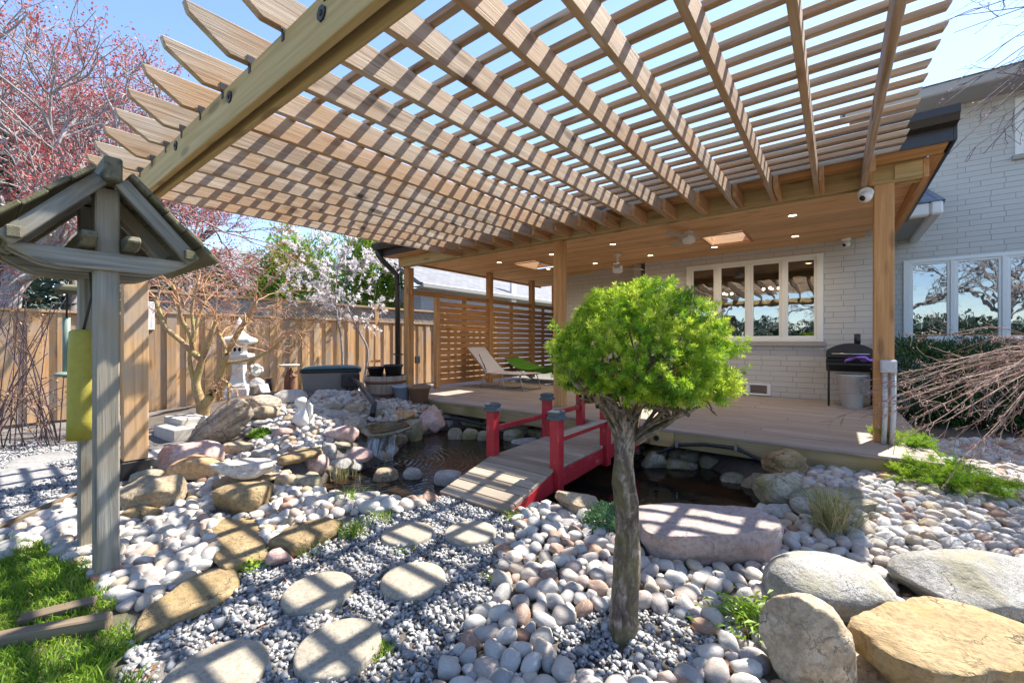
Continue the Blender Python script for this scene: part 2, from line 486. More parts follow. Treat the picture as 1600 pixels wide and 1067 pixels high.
def brick(name, ax, c1, c2, mortar):
    t = NT(name)
    sp = t.node('SeparateXYZ'); t.put(sp.inputs[0], t.obj())
    cb = t.node('CombineXYZ'); t.put(cb.inputs[0], sp.outputs[ax]); t.put(cb.inputs[1], sp.outputs[2])
    jit = t.noise(cb.outputs[0], 3.0, 3, 0.5, out='Color')
    va = t.node('VectorMath', operation='MULTIPLY_ADD'); t.l.new(jit, va.inputs[0]); va.inputs[1].default_value = (0.006, 0.006, 0); t.l.new(cb.outputs[0], va.inputs[2])
    b = t.node('TexBrick'); t.l.new(va.outputs[0], b.inputs['Vector'])
    b.offset = 0.37; b.offset_frequency = 2; b.squash = 0.72; b.squash_frequency = 3
    for k, v in (('Color1', (*c1, 1)), ('Color2', (*c2, 1)), ('Mortar', (*mortar, 1))): b.inputs[k].default_value = v
    for k, v in (('Scale', 1.0), ('Mortar Size', 0.0045), ('Mortar Smooth', 0.5), ('Bias', 0.0), ('Brick Width', 0.36), ('Row Height', 0.085)): b.inputs[k].default_value = v
    n = t.noise(t.obj(), 20, 5, 0.6)
    gap = t.math('MULTIPLY', b.outputs['Fac'], t.ramp(t.noise(cb.outputs[0], 1.7, 2), [(0.3, 0.35), (0.65, 1.0)]))
    col = t.mix(gap, t.mix(n, c1, c2), mortar)
    col = t.mix(0.35, col, b.outputs['Color'])
    t.bump(t.math('ADD', t.math('MULTIPLY', gap, -1.0), t.math('MULTIPLY', n, 0.35)), 0.6, 0.01)
    return t.fin(col, 0.8)
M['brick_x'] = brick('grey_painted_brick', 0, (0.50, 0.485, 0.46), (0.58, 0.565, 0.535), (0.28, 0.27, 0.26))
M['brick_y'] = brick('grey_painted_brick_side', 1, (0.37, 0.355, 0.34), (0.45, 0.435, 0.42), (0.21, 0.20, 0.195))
M['brick_n'] = brick('neighbour_brick', 1, (0.34, 0.34, 0.36), (0.44, 0.44, 0.47), (0.24, 0.24, 0.25))
def shingle(name):
    t = NT(name)
    sp = t.node('SeparateXYZ'); t.put(sp.inputs[0], t.obj())
    cb = t.node('CombineXYZ'); t.put(cb.inputs[0], sp.outputs[1]); t.put(cb.inputs[1], t.math('MULTIPLY', sp.outputs[0], -1))
    b = t.node('TexBrick'); t.l.new(cb.outputs[0], b.inputs['Vector'])
    for k, v in (('Color1', (0.12, 0.125, 0.14, 1)), ('Color2', (0.20, 0.205, 0.225, 1)), ('Mortar', (0.09, 0.09, 0.10, 1))): b.inputs[k].default_value = v
    for k, v in (('Scale', 1.0), ('Mortar Size', 0.012), ('Bias', 0.1), ('Brick Width', 0.32), ('Row Height', 0.15)): b.inputs[k].default_value = v
    return t.fin(t.mix(t.math('MULTIPLY', t.noise(t.obj(), 60, 2), 0.5), b.outputs['Color'], (0.25, 0.25, 0.27)), 0.9)
M['shingle'] = shingle('grey_shingles')

def glass():
    t = NT('window_glass')
    t.n.remove(t.b)
    fr = t.node('Fresnel'); fr.inputs['IOR'].default_value = 1.55
    gl = t.node('BsdfGlossy'); gl.inputs['Roughness'].default_value = 0.015; gl.inputs['Color'].default_value = (0.95, 0.97, 1, 1)
    bp = t.node('Bump'); bp.inputs['Strength'].default_value = 0.025; bp.inputs['Distance'].default_value = 0.05
    t.l.new(t.noise(t.obj(), 3.5, 2), bp.inputs['Height']); t.l.new(bp.outputs[0], gl.inputs['Normal'])
    tr = t.node('BsdfTransparent'); tr.inputs['Color'].default_value = (0.6, 0.62, 0.62, 1)
    mx = t.node('MixShader'); t.put(mx.inputs[0], t.math('ADD', t.math('MULTIPLY', fr.outputs[0], 1.1), 0.17, True))
    t.l.new(tr.outputs[0], mx.inputs[1]); t.l.new(gl.outputs[0], mx.inputs[2]); t.l.new(mx.outputs[0], t.out.inputs[0])
    return t.m
M['glass'] = glass()
def skyglass():
    t = NT('skylight_glass'); t.n.remove(t.b)
    tr = t.node('BsdfTransparent'); tr.inputs['Color'].default_value = (0.95, 0.97, 0.97, 1)
    t.l.new(tr.outputs[0], t.out.inputs[0]); return t.m
M['skyglass'] = skyglass()
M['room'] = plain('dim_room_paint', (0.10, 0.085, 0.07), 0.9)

def water():
    t = NT('pond_water')
    o = t.obj()
    fallx = PZ(590, 722, WATER_Z)
    n = t.noise(o, 7, 3, 0.55, 0.3); n2 = t.noise(o, 26, 2, 0.5)
    ds = t.node('VectorMath', operation='DISTANCE'); t.put(ds.inputs[0], o); ds.inputs[1].default_value = tuple(fallx)
    near = t.ramp(t.math('DIVIDE', ds.outputs['Value'], 2.2), [(0.05, 1.0), (0.8, 0.06)])
    w = t.node('TexWave', wave_type='RINGS', rings_direction='SPHERICAL'); t.put(w.inputs['Vector'], t.mapv(o, loc=tuple(-c for c in fallx))); t.put(w.inputs['Scale'], 5.0); w.inputs['Distortion'].default_value = 4; w.inputs['Detail'].default_value = 2
    h = t.math('ADD', t.math('MULTIPLY', n, 0.5), t.math('MULTIPLY', near, t.math('ADD', t.math('MULTIPLY', w.outputs['Fac'], 0.7), n2)))
    t.bump(h, 0.22, 0.03)
    c = t.mix(t.ramp(t.noise(o, 2.2, 4), [(0.4, 0.0), (0.65, 1.0)]), (0.008, 0.009, 0.008), (0.045, 0.024, 0.012))
    return t.fin(c, 0.03, IOR=1.33)
M['water'] = water()
def fallwater():
    t = NT('falling_water')
    g = t.attr('gc')
    n = t.noise(t.mapv(g, (3.5, 34, 34)), 1.0, 5, 0.7, 0.6)
    t.put(t.b.inputs['Alpha'], t.ramp(n, [(0.40, 0.03), (0.68, 0.62)]))
    return t.fin((0.72, 0.8, 0.88), 0.15)
M['fall'] = fallwater()

def foam():
    t = NT('water_foam'); n = t.noise(t.obj(), 30, 5, 0.75); sp = t.vor(t.obj(), 34)
    t.put(t.b.inputs['Alpha'], t.math('MULTIPLY', t.ramp(n, [(0.5, 0.0), (0.66, 0.75)]), t.ramp(sp, [(0.2, 1.0), (0.6, 0.2)])))
    return t.fin((0.8, 0.85, 0.9), 0.3)
M['foam'] = foam()
# rocks
M['r_gold'] = rockmat('gold_sandstone', (0.19, 0.13, 0.062), (0.32, 0.23, 0.115), (0.41, 0.315, 0.18), 5, strata=0.35, moss=(0.33, 0.235, 0.09), bump=0.9)
M['r_tan'] = rockmat('tan_fieldstone', (0.29, 0.22, 0.14), (0.43, 0.34, 0.23), (0.56, 0.47, 0.35), 6, (0.2, 0.16, 0.1), 0.5, bump=0.9)
M['r_orange'] = rockmat('orange_brown_rock', (0.38, 0.20, 0.08), (0.54, 0.33, 0.16), (0.64, 0.45, 0.27), 4, strata=0.25)
M['r_granite'] = rockmat('white_speckled_granite', (0.25, 0.24, 0.215), (0.38, 0.37, 0.345), (0.50, 0.485, 0.455), 6, (0.07, 0.065, 0.055), 0.85, moss=(0.30, 0.28, 0.18), bump=0.7)
M['r_grey'] = rockmat('grey_fieldstone', (0.26, 0.25, 0.23), (0.40, 0.385, 0.36), (0.54, 0.52, 0.49), 5, (0.15, 0.14, 0.13), 0.25)
M['r_mossy'] = rockmat('mossy_grey_rock', (0.20, 0.18, 0.13), (0.32, 0.29, 0.21), (0.44, 0.40, 0.31), 5, moss=(0.20, 0.19, 0.05), bump=0.9)
M['r_pink'] = rockmat('pink_granite', (0.40, 0.25, 0.22), (0.54, 0.38, 0.34), (0.66, 0.53, 0.49), 5, (0.3, 0.2, 0.18), 0.35)
M['r_purple'] = rockmat('mauve_sandstone', (0.30, 0.235, 0.215), (0.385, 0.31, 0.29), (0.45, 0.38, 0.36), 4, strata=0.2, bump=0.45, usernd=0.05)
M['r_band'] = rockmat('banded_limestone', (0.40, 0.27, 0.26), (0.60, 0.54, 0.47), (0.75, 0.71, 0.65), 3, strata=0.85)
M['r_drift'] = rockmat('weathered_striated_rock', (0.16, 0.13, 0.11), (0.42, 0.34, 0.26), (0.62, 0.54, 0.45), 3, strata=0.8, bump=1.0)
def pebblemat():
    t = NT('river_pebble')
    o = t.obj()
    off = t.node('VectorMath', operation='ADD'); t.put(off.inputs[0], o)
    r = t.math('FRACT', t.math('ADD', t.rnd(), t.attr('tint', 'Fac')))
    cx = t.node('CombineXYZ'); t.put(cx.inputs[0], t.math('MULTIPLY', r, 57)); t.put(cx.inputs[1], t.math('MULTIPLY', r, 23)); t.l.new(cx.outputs[0], off.inputs[1])
    o = off.outputs[0]
    c = t.ramp(r, [(0.0, (0.50, 0.48, 0.45)), (0.12, (0.66, 0.64, 0.60)), (0.24, (0.38, 0.37, 0.36)), (0.34, (0.56, 0.49, 0.44)), (0.46, (0.66, 0.64, 0.60)),
                   (0.56, (0.33, 0.335, 0.34)), (0.64, (0.50, 0.42, 0.37)), (0.74, (0.62, 0.58, 0.51)), (0.82, (0.46, 0.36, 0.23)), (0.88, (0.54, 0.53, 0.51)), (0.97, (0.36, 0.21, 0.14))])
    n = t.noise(o, 14, 5, 0.6, 0.5); n2 = t.noise(o, 70, 3, 0.7)
    c = t.mix(t.ramp(n, [(0.4, 0.0), (0.65, 0.45)]), c, t.mix(0.6, c, (0.30, 0.26, 0.24)))
    c = t.mix(t.ramp(n2, [(0.5, 0.0), (0.64, 0.55)]), c, t.mix(0.5, c, (0.22, 0.21, 0.2)))
    v = t.noise(t.mapv(o, (2, 2, 26), rot=(0.5, 0.3, 0)), 1.0, 3, 0.5, 1.0)
    c = t.mix(t.ramp(v, [(0.57, 0.0), (0.63, 0.4)]), c, (0.72, 0.69, 0.65))
    sp = t.vor(o, 130)
    c = t.mix(t.ramp(sp, [(0.2, 0.5), (0.4, 0.0)]), c, (0.2, 0.19, 0.18))
    t.bump(t.math('ADD', n, t.math('MULTIPLY', n2, 0.5)), 0.45, 0.008)
    hs = t.node('HueSaturation'); hs.inputs['Value'].default_value = 0.92; hs.inputs['Saturation'].default_value = 1.1; t.put(hs.inputs['Color'], c)
    return t.fin(hs.outputs[0], 0.75)
M['pebble'] = pebblemat()
def chipmat():
    t = NT('crushed_gravel')
    r = t.attr('tint', 'Fac')
    c = t.ramp(r, [(0, (0.17, 0.175, 0.18)), (0.4, (0.31, 0.315, 0.32)), (0.75, (0.45, 0.45, 0.45)), (0.93, (0.62, 0.61, 0.60)), (1.0, (0.42, 0.35, 0.28))])
    c = t.mix(t.math('MULTIPLY', t.noise(t.obj(), 90, 3), 0.5), c, (0.2, 0.2, 0.22))
    return t.fin(c, 0.8)
M['chip'] = chipmat()
def leafmat(name, stops, trans=0.4, rough=0.55):
    t = NT(name)
    c = t.ramp(t.attr('tint', 'Fac'), stops)
    t.fin(c, rough)
    tl = t.node('BsdfTranslucent'); t.l.new(c, tl.inputs[0])
    mx = t.node('MixShader'); mx.inputs[0].default_value = trans
    t.l.new(t.b.outputs[0], mx.inputs[1]); t.l.new(tl.outputs[0], mx.inputs[2]); t.l.new(mx.outputs[0], t.out.inputs[0])
    return t.m
M['spruce'] = leafmat('spruce_needles', [(0, (0.06, 0.17, 0.015)), (0.35, (0.20, 0.38, 0.02)), (0.7, (0.44, 0.58, 0.035)), (1, (0.66, 0.72, 0.10))], 0.45)
M['grass'] = leafmat('grass_blades', [(0, (0.06, 0.14, 0.012)), (0.5, (0.16, 0.30, 0.02)), (0.85, (0.30, 0.42, 0.05)), (1, (0.45, 0.40, 0.16))], 0.4)
M['weed'] = leafmat('weed_leaves', [(0, (0.08, 0.20, 0.015)), (0.5, (0.20, 0.36, 0.03)), (1, (0.38, 0.5, 0.06))], 0.4)
M['drygrass'] = leafmat('dry_grass', [(0, (0.16, 0.22, 0.04)), (0.5, (0.38, 0.36, 0.14)), (1, (0.55, 0.45, 0.26))], 0.3)
M['sedum'] = leafmat('sedum_leaves', [(0, (0.06, 0.14, 0.06)), (0.5, (0.14, 0.27, 0.12)), (1, (0.25, 0.40, 0.18))], 0.2)
M['yew'] = leafmat('yew_leaves', [(0, (0.012, 0.036, 0.010)), (0.5, (0.035, 0.10, 0.02)), (1, (0.09, 0.20, 0.04))], 0.2)
M['cedarleaf'] = leafmat('cedar_foliage', [(0, (0.06, 0.15, 0.015)), (0.5, (0.22, 0.36, 0.03)), (1, (0.50, 0.52, 0.06))], 0.5)
M['darkfir'] = leafmat('dark_fir_foliage', [(0, (0.02, 0.04, 0.03)), (0.6, (0.05, 0.09, 0.07)), (1, (0.13, 0.18, 0.16))], 0.2)
M['bud'] = leafmat('red_maple_buds', [(0, (0.26, 0.035, 0.035)), (0.5, (0.46, 0.085, 0.08)), (1, (0.60, 0.22, 0.19))], 0.35)
M['pinkbud'] = leafmat('mauve_buds', [(0, (0.25, 0.10, 0.12)), (0.5, (0.45, 0.22, 0.26)), (1, (0.62, 0.4, 0.42))], 0.3)
M['petal'] = leafmat('magnolia_petals', [(0, (0.80, 0.74, 0.74)), (1, (0.90, 0.88, 0.86))], 0.4)
M['orangetwig'] = plain('orange_twigs', (0.52, 0.29, 0.16), 0.7, var=0.3)
M['deadleaf'] = leafmat('dead_leaves', [(0, (0.2, 0.08, 0.03)), (1, (0.5, 0.26, 0.1))], 0.3)
def bark(name, a, b, c, moss=None, sc=1.0):
    t = NT(name)
    g = t.attr('gc')
    n = t.noise(t.mapv(g, (7 * sc, 34 * sc, 34 * sc)), 1.0, 6, 0.65, 1.0)
    n2 = t.noise(t.obj(), 9, 4, 0.6)
    n = t.math('ADD', t.math('MULTIPLY', n, 0.45), t.math('MULTIPLY', t.noise(t.mapv(t.obj(), (34 * sc, 34 * sc, 20 * sc)), 1.0, 6, 0.7, 0.6), 0.55))
    col = t.ramp(n, [(0.36, a), (0.5, b), (0.63, c)])
    if moss: col = t.mix(t.ramp(n2, [(0.45, 0.0), (0.62, 0.8)]), col, moss)
    t.bump(n, 0.9, 0.015)
    return t.fin(col, 0.9)
M['bark'] = bark('rough_bark', (0.045, 0.03, 0.022), (0.15, 0.11, 0.08), (0.48, 0.41, 0.33), (0.15, 0.125, 0.045))
M['maplebark'] = bark('mossy_maple_bark', (0.20, 0.11, 0.06), (0.40, 0.25, 0.14), (0.55, 0.40, 0.24), (0.36, 0.33, 0.10))
M['greybark'] = bark('grey_bark', (0.15, 0.12, 0.12), (0.30, 0.27, 0.27), (0.46, 0.43, 0.42))
M['twig'] = bark('pale_twigs', (0.13, 0.075, 0.06), (0.30, 0.20, 0.15), (0.52, 0.40, 0.32))
M['darktwig'] = bark('dark_twigs', (0.07, 0.045, 0.05), (0.15, 0.10, 0.11), (0.26, 0.19, 0.19))
def groundmat():
    t = NT('garden_ground')
    o = t.obj()
    z = t.attr('zone', 'Color')
    n = t.noise(o, 8, 6, 0.65); n2 = t.noise(o, 60, 4, 0.7)
    c = t.mix(0.45, z, t.mix(n, (0.07, 0.055, 0.04), (0.30, 0.25, 0.2)))
    c = t.mix(t.math('MULTIPLY', n2, 0.6), c, t.mix(0.6, c, (0.05, 0.045, 0.04)))
    t.bump(t.math('ADD', n, n2), 0.7, 0.03)
    return t.fin(c, 0.95)
M['ground'] = groundmat()
# ------------------------------------------------------------------ ground
def lawn_px(u, v):
    return inpoly(u, v, [(-400, 830), (60, 838), (140, 850), (160, 905), (205, 960), (212, 1000), (230, 1400), (-600, 1400)])
def build_ground():
    def axis(lo, hi, a, b, fine):
        f = np.arange(a, b + 1e-6, fine)
        left = a - np.cumsum(fine * 1.28 ** np.arange(1, 40)); left = left[left > lo - 30]
        right = b + np.cumsum(fine * 1.28 ** np.arange(1, 40)); right = right[right < hi + 30]
        return np.concatenate([left[::-1], f, right])
    xs = axis(-90, 90, -9.0, 3.2, 0.06); ys = axis(-90, 130, -0.6, 6.0, 0.06)
    X, Y = np.meshgrid(xs, ys)
    P = np.stack([X.ravel(), Y.ravel(), H(X.ravel(), Y.ravel())], 1)
    rough = vnoise(P * [9, 9, 0]) * 0.008 + vnoise(P * [2.5, 2.5, 0]) * 0.006
    P[:, 2] += rough
    nx, ny = len(xs), len(ys)
    idx = np.arange(nx * ny).reshape(ny, nx)
    F = np.stack([idx[:-1, :-1].ravel(), idx[:-1, 1:].ravel(), idx[1:, 1:].ravel(), idx[1:, :-1].ravel()], 1)
    me = np_mesh('ground', P, F, smooth=True)
    u, v, cz = proj(P[:, 0], P[:, 1], P[:, 2])
    col = np.tile(np.array([0.25, 0.24, 0.24]), (len(P), 1))
    lawn = lawn_px(u, v) & (cz > 0.2)
    col[lawn] = (0.10, 0.12, 0.035)
    far = (P[:, 1] > 12) | (P[:, 0] < -9.5) | (P[:, 1] < -1)
    col[far] = (0.10, 0.13, 0.05)
    inp = inpoly(P[:, 0], P[:, 1], POND)
    col[inp] = (0.03, 0.026, 0.02)
    mound = (P[:, 2] > 0.06) & ~inp
    col[mound] = (0.12, 0.10, 0.08)
    col[(P[:, 0] > -1.4) & (P[:, 0] < 5) & (P[:, 1] > 0.2) & (P[:, 1] < 5) & ~inp] = (0.10, 0.09, 0.08)
    bed = (P[:, 0] > 0.75) & (P[:, 1] > 6.4)
    col[bed] = (0.10, 0.075, 0.055)
    a = me.attributes.new('zone', 'FLOAT_COLOR', 'POINT')
    a.data.foreach_set('color', np.concatenate([col, np.ones((len(col), 1))], 1).astype(np.float32).ravel())
    tag(link_mesh('ground', me, M['ground']), kind='structure')
    pw = np.array(POND); cen = pw.mean(0)
    V = [(x, y, WATER_Z) for x, y in (cen + (pw - cen) * 1.05)]
    me = bpy.data.meshes.new('pond_water'); me.from_pydata(V, [], [tuple(range(len(V)))]); me.update()
    tag(link_mesh('pond_water', me, M['water']), kind='structure')
build_ground()

# ------------------------------------------------------------------ house
WALLY, WALLY2 = 8.1, 9.6
house = thing('house', 'grey painted brick house with white framed windows behind the deck', 'house', (0.6, WALLY, 0))
def wall_with_hole(name, x0, x1, y, th, z0, z1, holes, mat, parent):
    """wall facing -Y as one mesh, rectangular holes [(xa,xb,za,zb)] left open"""
    b = MB(); xs = sorted({x0, x1, *[h[0] for h in holes], *[h[1] for h in holes]}); zs = sorted({z0, z1, *[h[2] for h in holes], *[h[3] for h in holes]})
    for i in range(len(xs) - 1):
        for k in range(len(zs) - 1):
            cx, cz = (xs[i] + xs[i + 1]) / 2, (zs[k] + zs[k + 1]) / 2
            if any(h[0] < cx < h[1] and h[2] < cz < h[3] for h in holes): continue
            b.box(xs[i], xs[i + 1], y, y + th, zs[k], zs[k + 1])
    o = b.build(name, mat, parent)
    bm = bmesh.new(); bm.from_mesh(o.data)
    bmesh.ops.remove_doubles(bm, verts=bm.verts, dist=1e-4)
    seen = {}
    for f in bm.faces: seen.setdefault(tuple(sorted(v.index for v in f.verts)), []).append(f)
    bmesh.ops.delete(bm, geom=[f for fs in seen.values() if len(fs) > 1 for f in fs], context='FACES')
    bm.to_mesh(o.data); bm.free()
    return o
def window(x0, x1, z0, z1, y, n, parent, sill=True, fw=0.055, name='window', t=0.035):
    """casement window facing -Y: outer frame is the part, sashes and panes sub-parts"""
    f = MB()
    f.box(x0 - 0.03, x0 + fw, y - 0.025, y + 0.10, z0, z1); f.box(x1 - fw, x1 + 0.03, y - 0.025, y + 0.10, z0, z1)
    f.box(x0 + fw, x1 - fw, y - 0.024, y + 0.10, z1 - fw, z1); f.box(x0 + fw, x1 - fw, y - 0.024, y + 0.10, z0, z0 + fw)
    w = (x1 - x0) / n
    for i in range(1, n): f.box(x0 + i * w - 0.028, x0 + i * w + 0.028, y - 0.022, y + 0.09, z0 + fw, z1 - fw)
    fr = f.build(name, M['white_paint'], parent, bevel=0.004)
    for i in range(n):
        a = x0 + i * w + (fw if i == 0 else 0.028); b = x0 + (i + 1) * w - (fw if i == n - 1 else 0.028)
        s = MB(); za, zb = z0 + fw, z1 - fw
        s.box(a, a + t, y - 0.005, y + 0.05, za, zb); s.box(b - t, b, y - 0.005, y + 0.05, za, zb)
        s.box(a + t, b - t, y - 0.004, y + 0.05, zb - t, zb); s.box(a + t, b - t, y - 0.004, y + 0.05, za, za + t)
        s.build('sash', M['white_paint'], fr, bevel=0.003)
        p = MB(); p.box(a + t, b - t, y + 0.018, y + 0.024, za + t, zb - t); p.build('pane', M['glass'], fr)
    if sill:
        s = MB(); s.box(x0 - 0.06, x1 + 0.06, y - 0.06, y + 0.0, z0 - 0.075, z0 - 0.004); s.build('sill', M['sill'], fr, bevel=0.006)
    return fr
LX0, LX1 = -2.14, -0.17
bw0 = PY(1137, 610, WALLY); bw1 = PY(1201, 612, WALLY)
BW = (bw0.x, bw1.x, 0.262, 0.45)
wall_with_hole('wall', -2.95, 0.62, WALLY, 0.25, -0.2, 3.05, [(LX0, LX1, 1.16, 2.535), BW], M['brick_x'], house)
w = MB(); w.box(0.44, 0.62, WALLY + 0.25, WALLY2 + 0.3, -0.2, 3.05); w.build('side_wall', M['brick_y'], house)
w = MB(); w.box(-5.3, -2.95, WALLY + 0.5, WALLY + 0.75, -0.2, 3.05); w.build('wall', M['brick_x'], house)
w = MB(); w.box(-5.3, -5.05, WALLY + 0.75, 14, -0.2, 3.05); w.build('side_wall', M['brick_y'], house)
w = MB(); w.box(-3.2, -3.04, WALLY + 0.02, WALLY + 0.5, 0.25, 2.7); w.build('corner_board', M['soffit'], house, bevel=0.005)
window(LX0, LX1, 1.16, 2.535, WALLY, 4, house)
window(BW[0], BW[1], BW[2], BW[3], WALLY, 2, house, sill=False, fw=0.016, name='basement_window', t=0.008)
RX0 = PY(1415, 480, WALLY2).x
wall_with_hole('upper_wall', 0.62, 9.0, WALLY2, 0.25, -0.2, 4.93, [(RX0, RX0 + 3.3, 1.16, 2.51), (2.17, 3.6, 3.95, 4.80)], M['brick_x'], house)
window(RX0, RX0 + 3.3, 1.16, 2.51, WALLY2, 6, house)
window(2.17, 3.6, 3.95, 4.80, WALLY2, 2, house)
b = MB(); b.box(-6, -5.7, 12, 12.1, 0, 3); 
# rooms behind the windows
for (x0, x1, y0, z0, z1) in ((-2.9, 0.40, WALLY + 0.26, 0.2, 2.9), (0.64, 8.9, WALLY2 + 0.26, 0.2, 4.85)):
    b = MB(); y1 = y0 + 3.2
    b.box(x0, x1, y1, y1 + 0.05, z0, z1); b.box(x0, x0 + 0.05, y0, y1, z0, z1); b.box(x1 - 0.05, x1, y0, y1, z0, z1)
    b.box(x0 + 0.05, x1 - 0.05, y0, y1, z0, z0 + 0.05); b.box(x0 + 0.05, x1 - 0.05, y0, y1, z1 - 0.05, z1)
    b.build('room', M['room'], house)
# eaves: low eave over the porch wall, high eave of the two-storey part
e = MB()
e.box(-5.6, 0.98, 7.74, 8.09, 2.86, 2.885); e.box(0.63, 0.98, 8.09, 9.58, 2.86, 2.885)
e.build('soffit', M['soffit'], house)
e = MB()
e.box(0.98, 1.10, 7.60, 9.58, 2.80, 2.97); e.box(-5.6, 0.979, 7.62, 7.74, 2.801, 2.969); e.build('fascia', M['white_paint'], house, bevel=0.02)
e = MB(); e.prism([(7.6, 2.97), (9.6, 3.75), (14, 3.75), (14, 3.7), (9.6, 3.69), (7.75, 2.93)], (0, 1, 0), (0, 0, 1), (6.72, 0, 0), org=(-5.6, 0, 0)); e.build('roof', M['shingle'], house)
e = MB(); e.box(0.2, 9.4, WALLY2 - 0.55, WALLY2 + 0.0, 4.91, 4.94); e.build('soffit', M['soffit'], house)
e = MB(); e.box(0.14, 9.4, WALLY2 - 0.68, WALLY2 - 0.55, 4.88, 5.04); e.build('fascia', M['soffit'], house, bevel=0.02)
e = MB(); e.prism([(WALLY2 - 0.7, 5.04), (WALLY2 + 4, 6.9), (WALLY2 + 4, 6.8), (WALLY2 - 0.55, 4.95)], (0, 1, 0), (0, 0, 1), (9.3, 0, 0), org=(0.1, 0, 0)); e.build('roof', M['shingle'], house)
e = MB(); e.tube([(0.70, WALLY2 - 0.06, 0.2), (0.70, WALLY2 - 0.06, 2.3), (0.64, WALLY2 - 0.06, 2.75)], 0.04, 10); e.build('downspout', M['gutter'], house)
for (x, y, z) in ((-1.75, 9.3, 2.08), (-0.95, 9.2, 2.12)):
    c = thing('chandelier', 'small lit chandelier hanging behind the left panes of the porch window' if x < -1.5 else 'small lit chandelier hanging behind the middle panes of the porch window', 'chandelier', (x, y, z), 'lit chandeliers inside the house')
    m = MB(); m.tube([(x, y, z), (x, y, 2.84)], 0.006, 6); m.tube([(x - 0.12, y, z), (x + 0.12, y, z)], 0.008, 6); m.tube([(x, y - 0.12, z), (x, y + 0.12, z)], 0.008, 6); m.build('chandelier_frame', M['black_metal'], c)
    for dx, dy in ((0.12, 0), (-0.12, 0), (0, 0.12), (0, -0.12)): MB().sphere((x + dx, y + dy, z + 0.03), 0.026, 8, 6).build('bulb', M['bulb'], c)

# ------------------------------------------------------------------ deck
DZ = 0.2475
deck = thing('deck', 'weathered grey board deck in front of the brick house', 'deck', (-3, 4.45, 0))
b = MB(); y = 4.45; k = 0
while y < WALLY2 + 0.2:
    x0, x1 = -6.6, 0.66
    cuts = [x0] + sorted(RNG.uniform(x0 + 1, x1 - 1, 2)) + [x1]
    for i in range(3): b.bar((cuts[i] + 0.002, y + 0.068, DZ - 0.014), (cuts[i + 1] - 0.002, y + 0.068, DZ - 0.014), 0.134, 0.028)
    y += 0.1385; k += 1
    if y > WALLY - 0.14 and y < WALLY + 0.1: break
b.bar((-6.6, WALLY + 0.2, DZ - 0.016), (-5.3, WALLY + 0.2, DZ - 0.016), 0.5, 0.028)
b.bar((-5.3, WALLY + 0.2, DZ - 0.016), (-2.95, WALLY + 0.2, DZ - 0.016), 0.5, 0.028)
b.build('deck_boards', M['deck'], deck, bevel=0.003)
b = MB(); b.bar((-6.6, 4.475, DZ - 0.105), (0.62, 4.475, DZ - 0.105), 0.04, 0.15); b.build('rim_board', M['rim'], deck, bevel=0.004)
b = MB(); b.bar((0.63, 4.46, DZ - 0.105), (0.63, WALLY, DZ - 0.105), 0.04, 0.15); b.build('rim_board', M['deck'], deck, bevel=0.004)
b = MB(); b.bar((-6.58, 4.6, DZ - 0.105), (-6.58, WALLY, DZ - 0.105), 0.04, 0.15); b.build('rim_board', M['deck'], deck, bevel=0.004)
for x in (-6.2, -4.4, -2.6, -0.8, 0.4): MB().box(x - 0.06, x + 0.06, 5.3, 5.42, -0.6, DZ - 0.03).build('footing', M['rim'], deck)
# ramped block and anchor under the bridge end (the bolted stub beside the bridge)
e = PY(1030, 682, 4.42)
b = MB(); b.box(e.x - 0.10, e.x + 0.14, 4.425, 4.455, DZ - 0.18, DZ - 0.035); st = b.build('rim_patch', M['pt_wood'], deck, bevel=0.004)
b = MB(); b.tube([(e.x - 0.03, 4.424, DZ - 0.10), (e.x - 0.03, 4.405, DZ - 0.10)], 0.03, 6, smooth=False); b.build('bolt_plate', M['black_metal'], st)

# ------------------------------------------------------------------ covered porch
porch = thing('porch_roof', 'cedar covered porch with wood ceiling, dark gutter and square posts', 'porch', (-3, 5.1, DZ))
BB = CAMZ + 1.417                       # underside of the front beam
for x, y in ((0.35, 5.09), (-3.09, 5.13), (-6.52, 5.2)):
    b = MB(); b.bar((x, y, DZ), (x, y, BB), 0.14, 0.14, up=(0, 1, 0)); b.build('post', M['cedar'], porch, bevel=0.006)
b = MB(); b.box(-6.62, 0.60, 5.03, 5.07, BB, BB + 0.20); b.box(-6.62, 0.60, 5.13, 5.17, BB, BB + 0.20); b.build('front_beam', M['pt_wood'], porch, bevel=0.004)
b = MB(); b.box(0.602, 0.642, 5.03, 7.62, BB, BB + 0.165); b.build('side_beam', M['cedar'], porch, bevel=0.004)
b = MB(); b.box(-6.62, -6.58, 5.18, 9.9, BB + 0.09, BB + 0.26); b.build('side_beam', M['cedar'], porch, bevel=0.004)
CZ = 2.70
HOLES = [(-1.55, -1.02, 6.62, 7.34), (-5.05, -4.52, 6.66, 7.42)]
b = MB(); y = 5.171
while y < 9.9:
    y2 = min(y + 0.128, 9.95)
    segs = [(-6.57, 0.60 if y < 7.6 else 0.35)]
    if y > WALLY - 0.02: segs = [(-6.57, -2.9)]
    for (hx0, hx1, hy0, hy1) in HOLES:
        if y2 > hy0 and y < hy1:
            segs = [s for a, c in segs for s in ((a, min(c, hx0)), (max(a, hx1), c)) if s[1] - s[0] > 0.01]
    for a, c in segs:
        t = random.random(); b.bar((a, (y + y2) / 2, CZ + 0.008), (c, (y + y2) / 2, CZ + 0.008), y2 - y - 0.006, 0.016, tint=t)
    y = y2
b.build('ceiling', M['cedar_ceiling'], porch, bevel=0.003)
b = MB()
for k in range(3): b.bar((-6.75, 4.80 + 0.085 * k, BB + 0.175), (0.72, 4.80 + 0.085 * k, BB + 0.175), 0.08, 0.014)
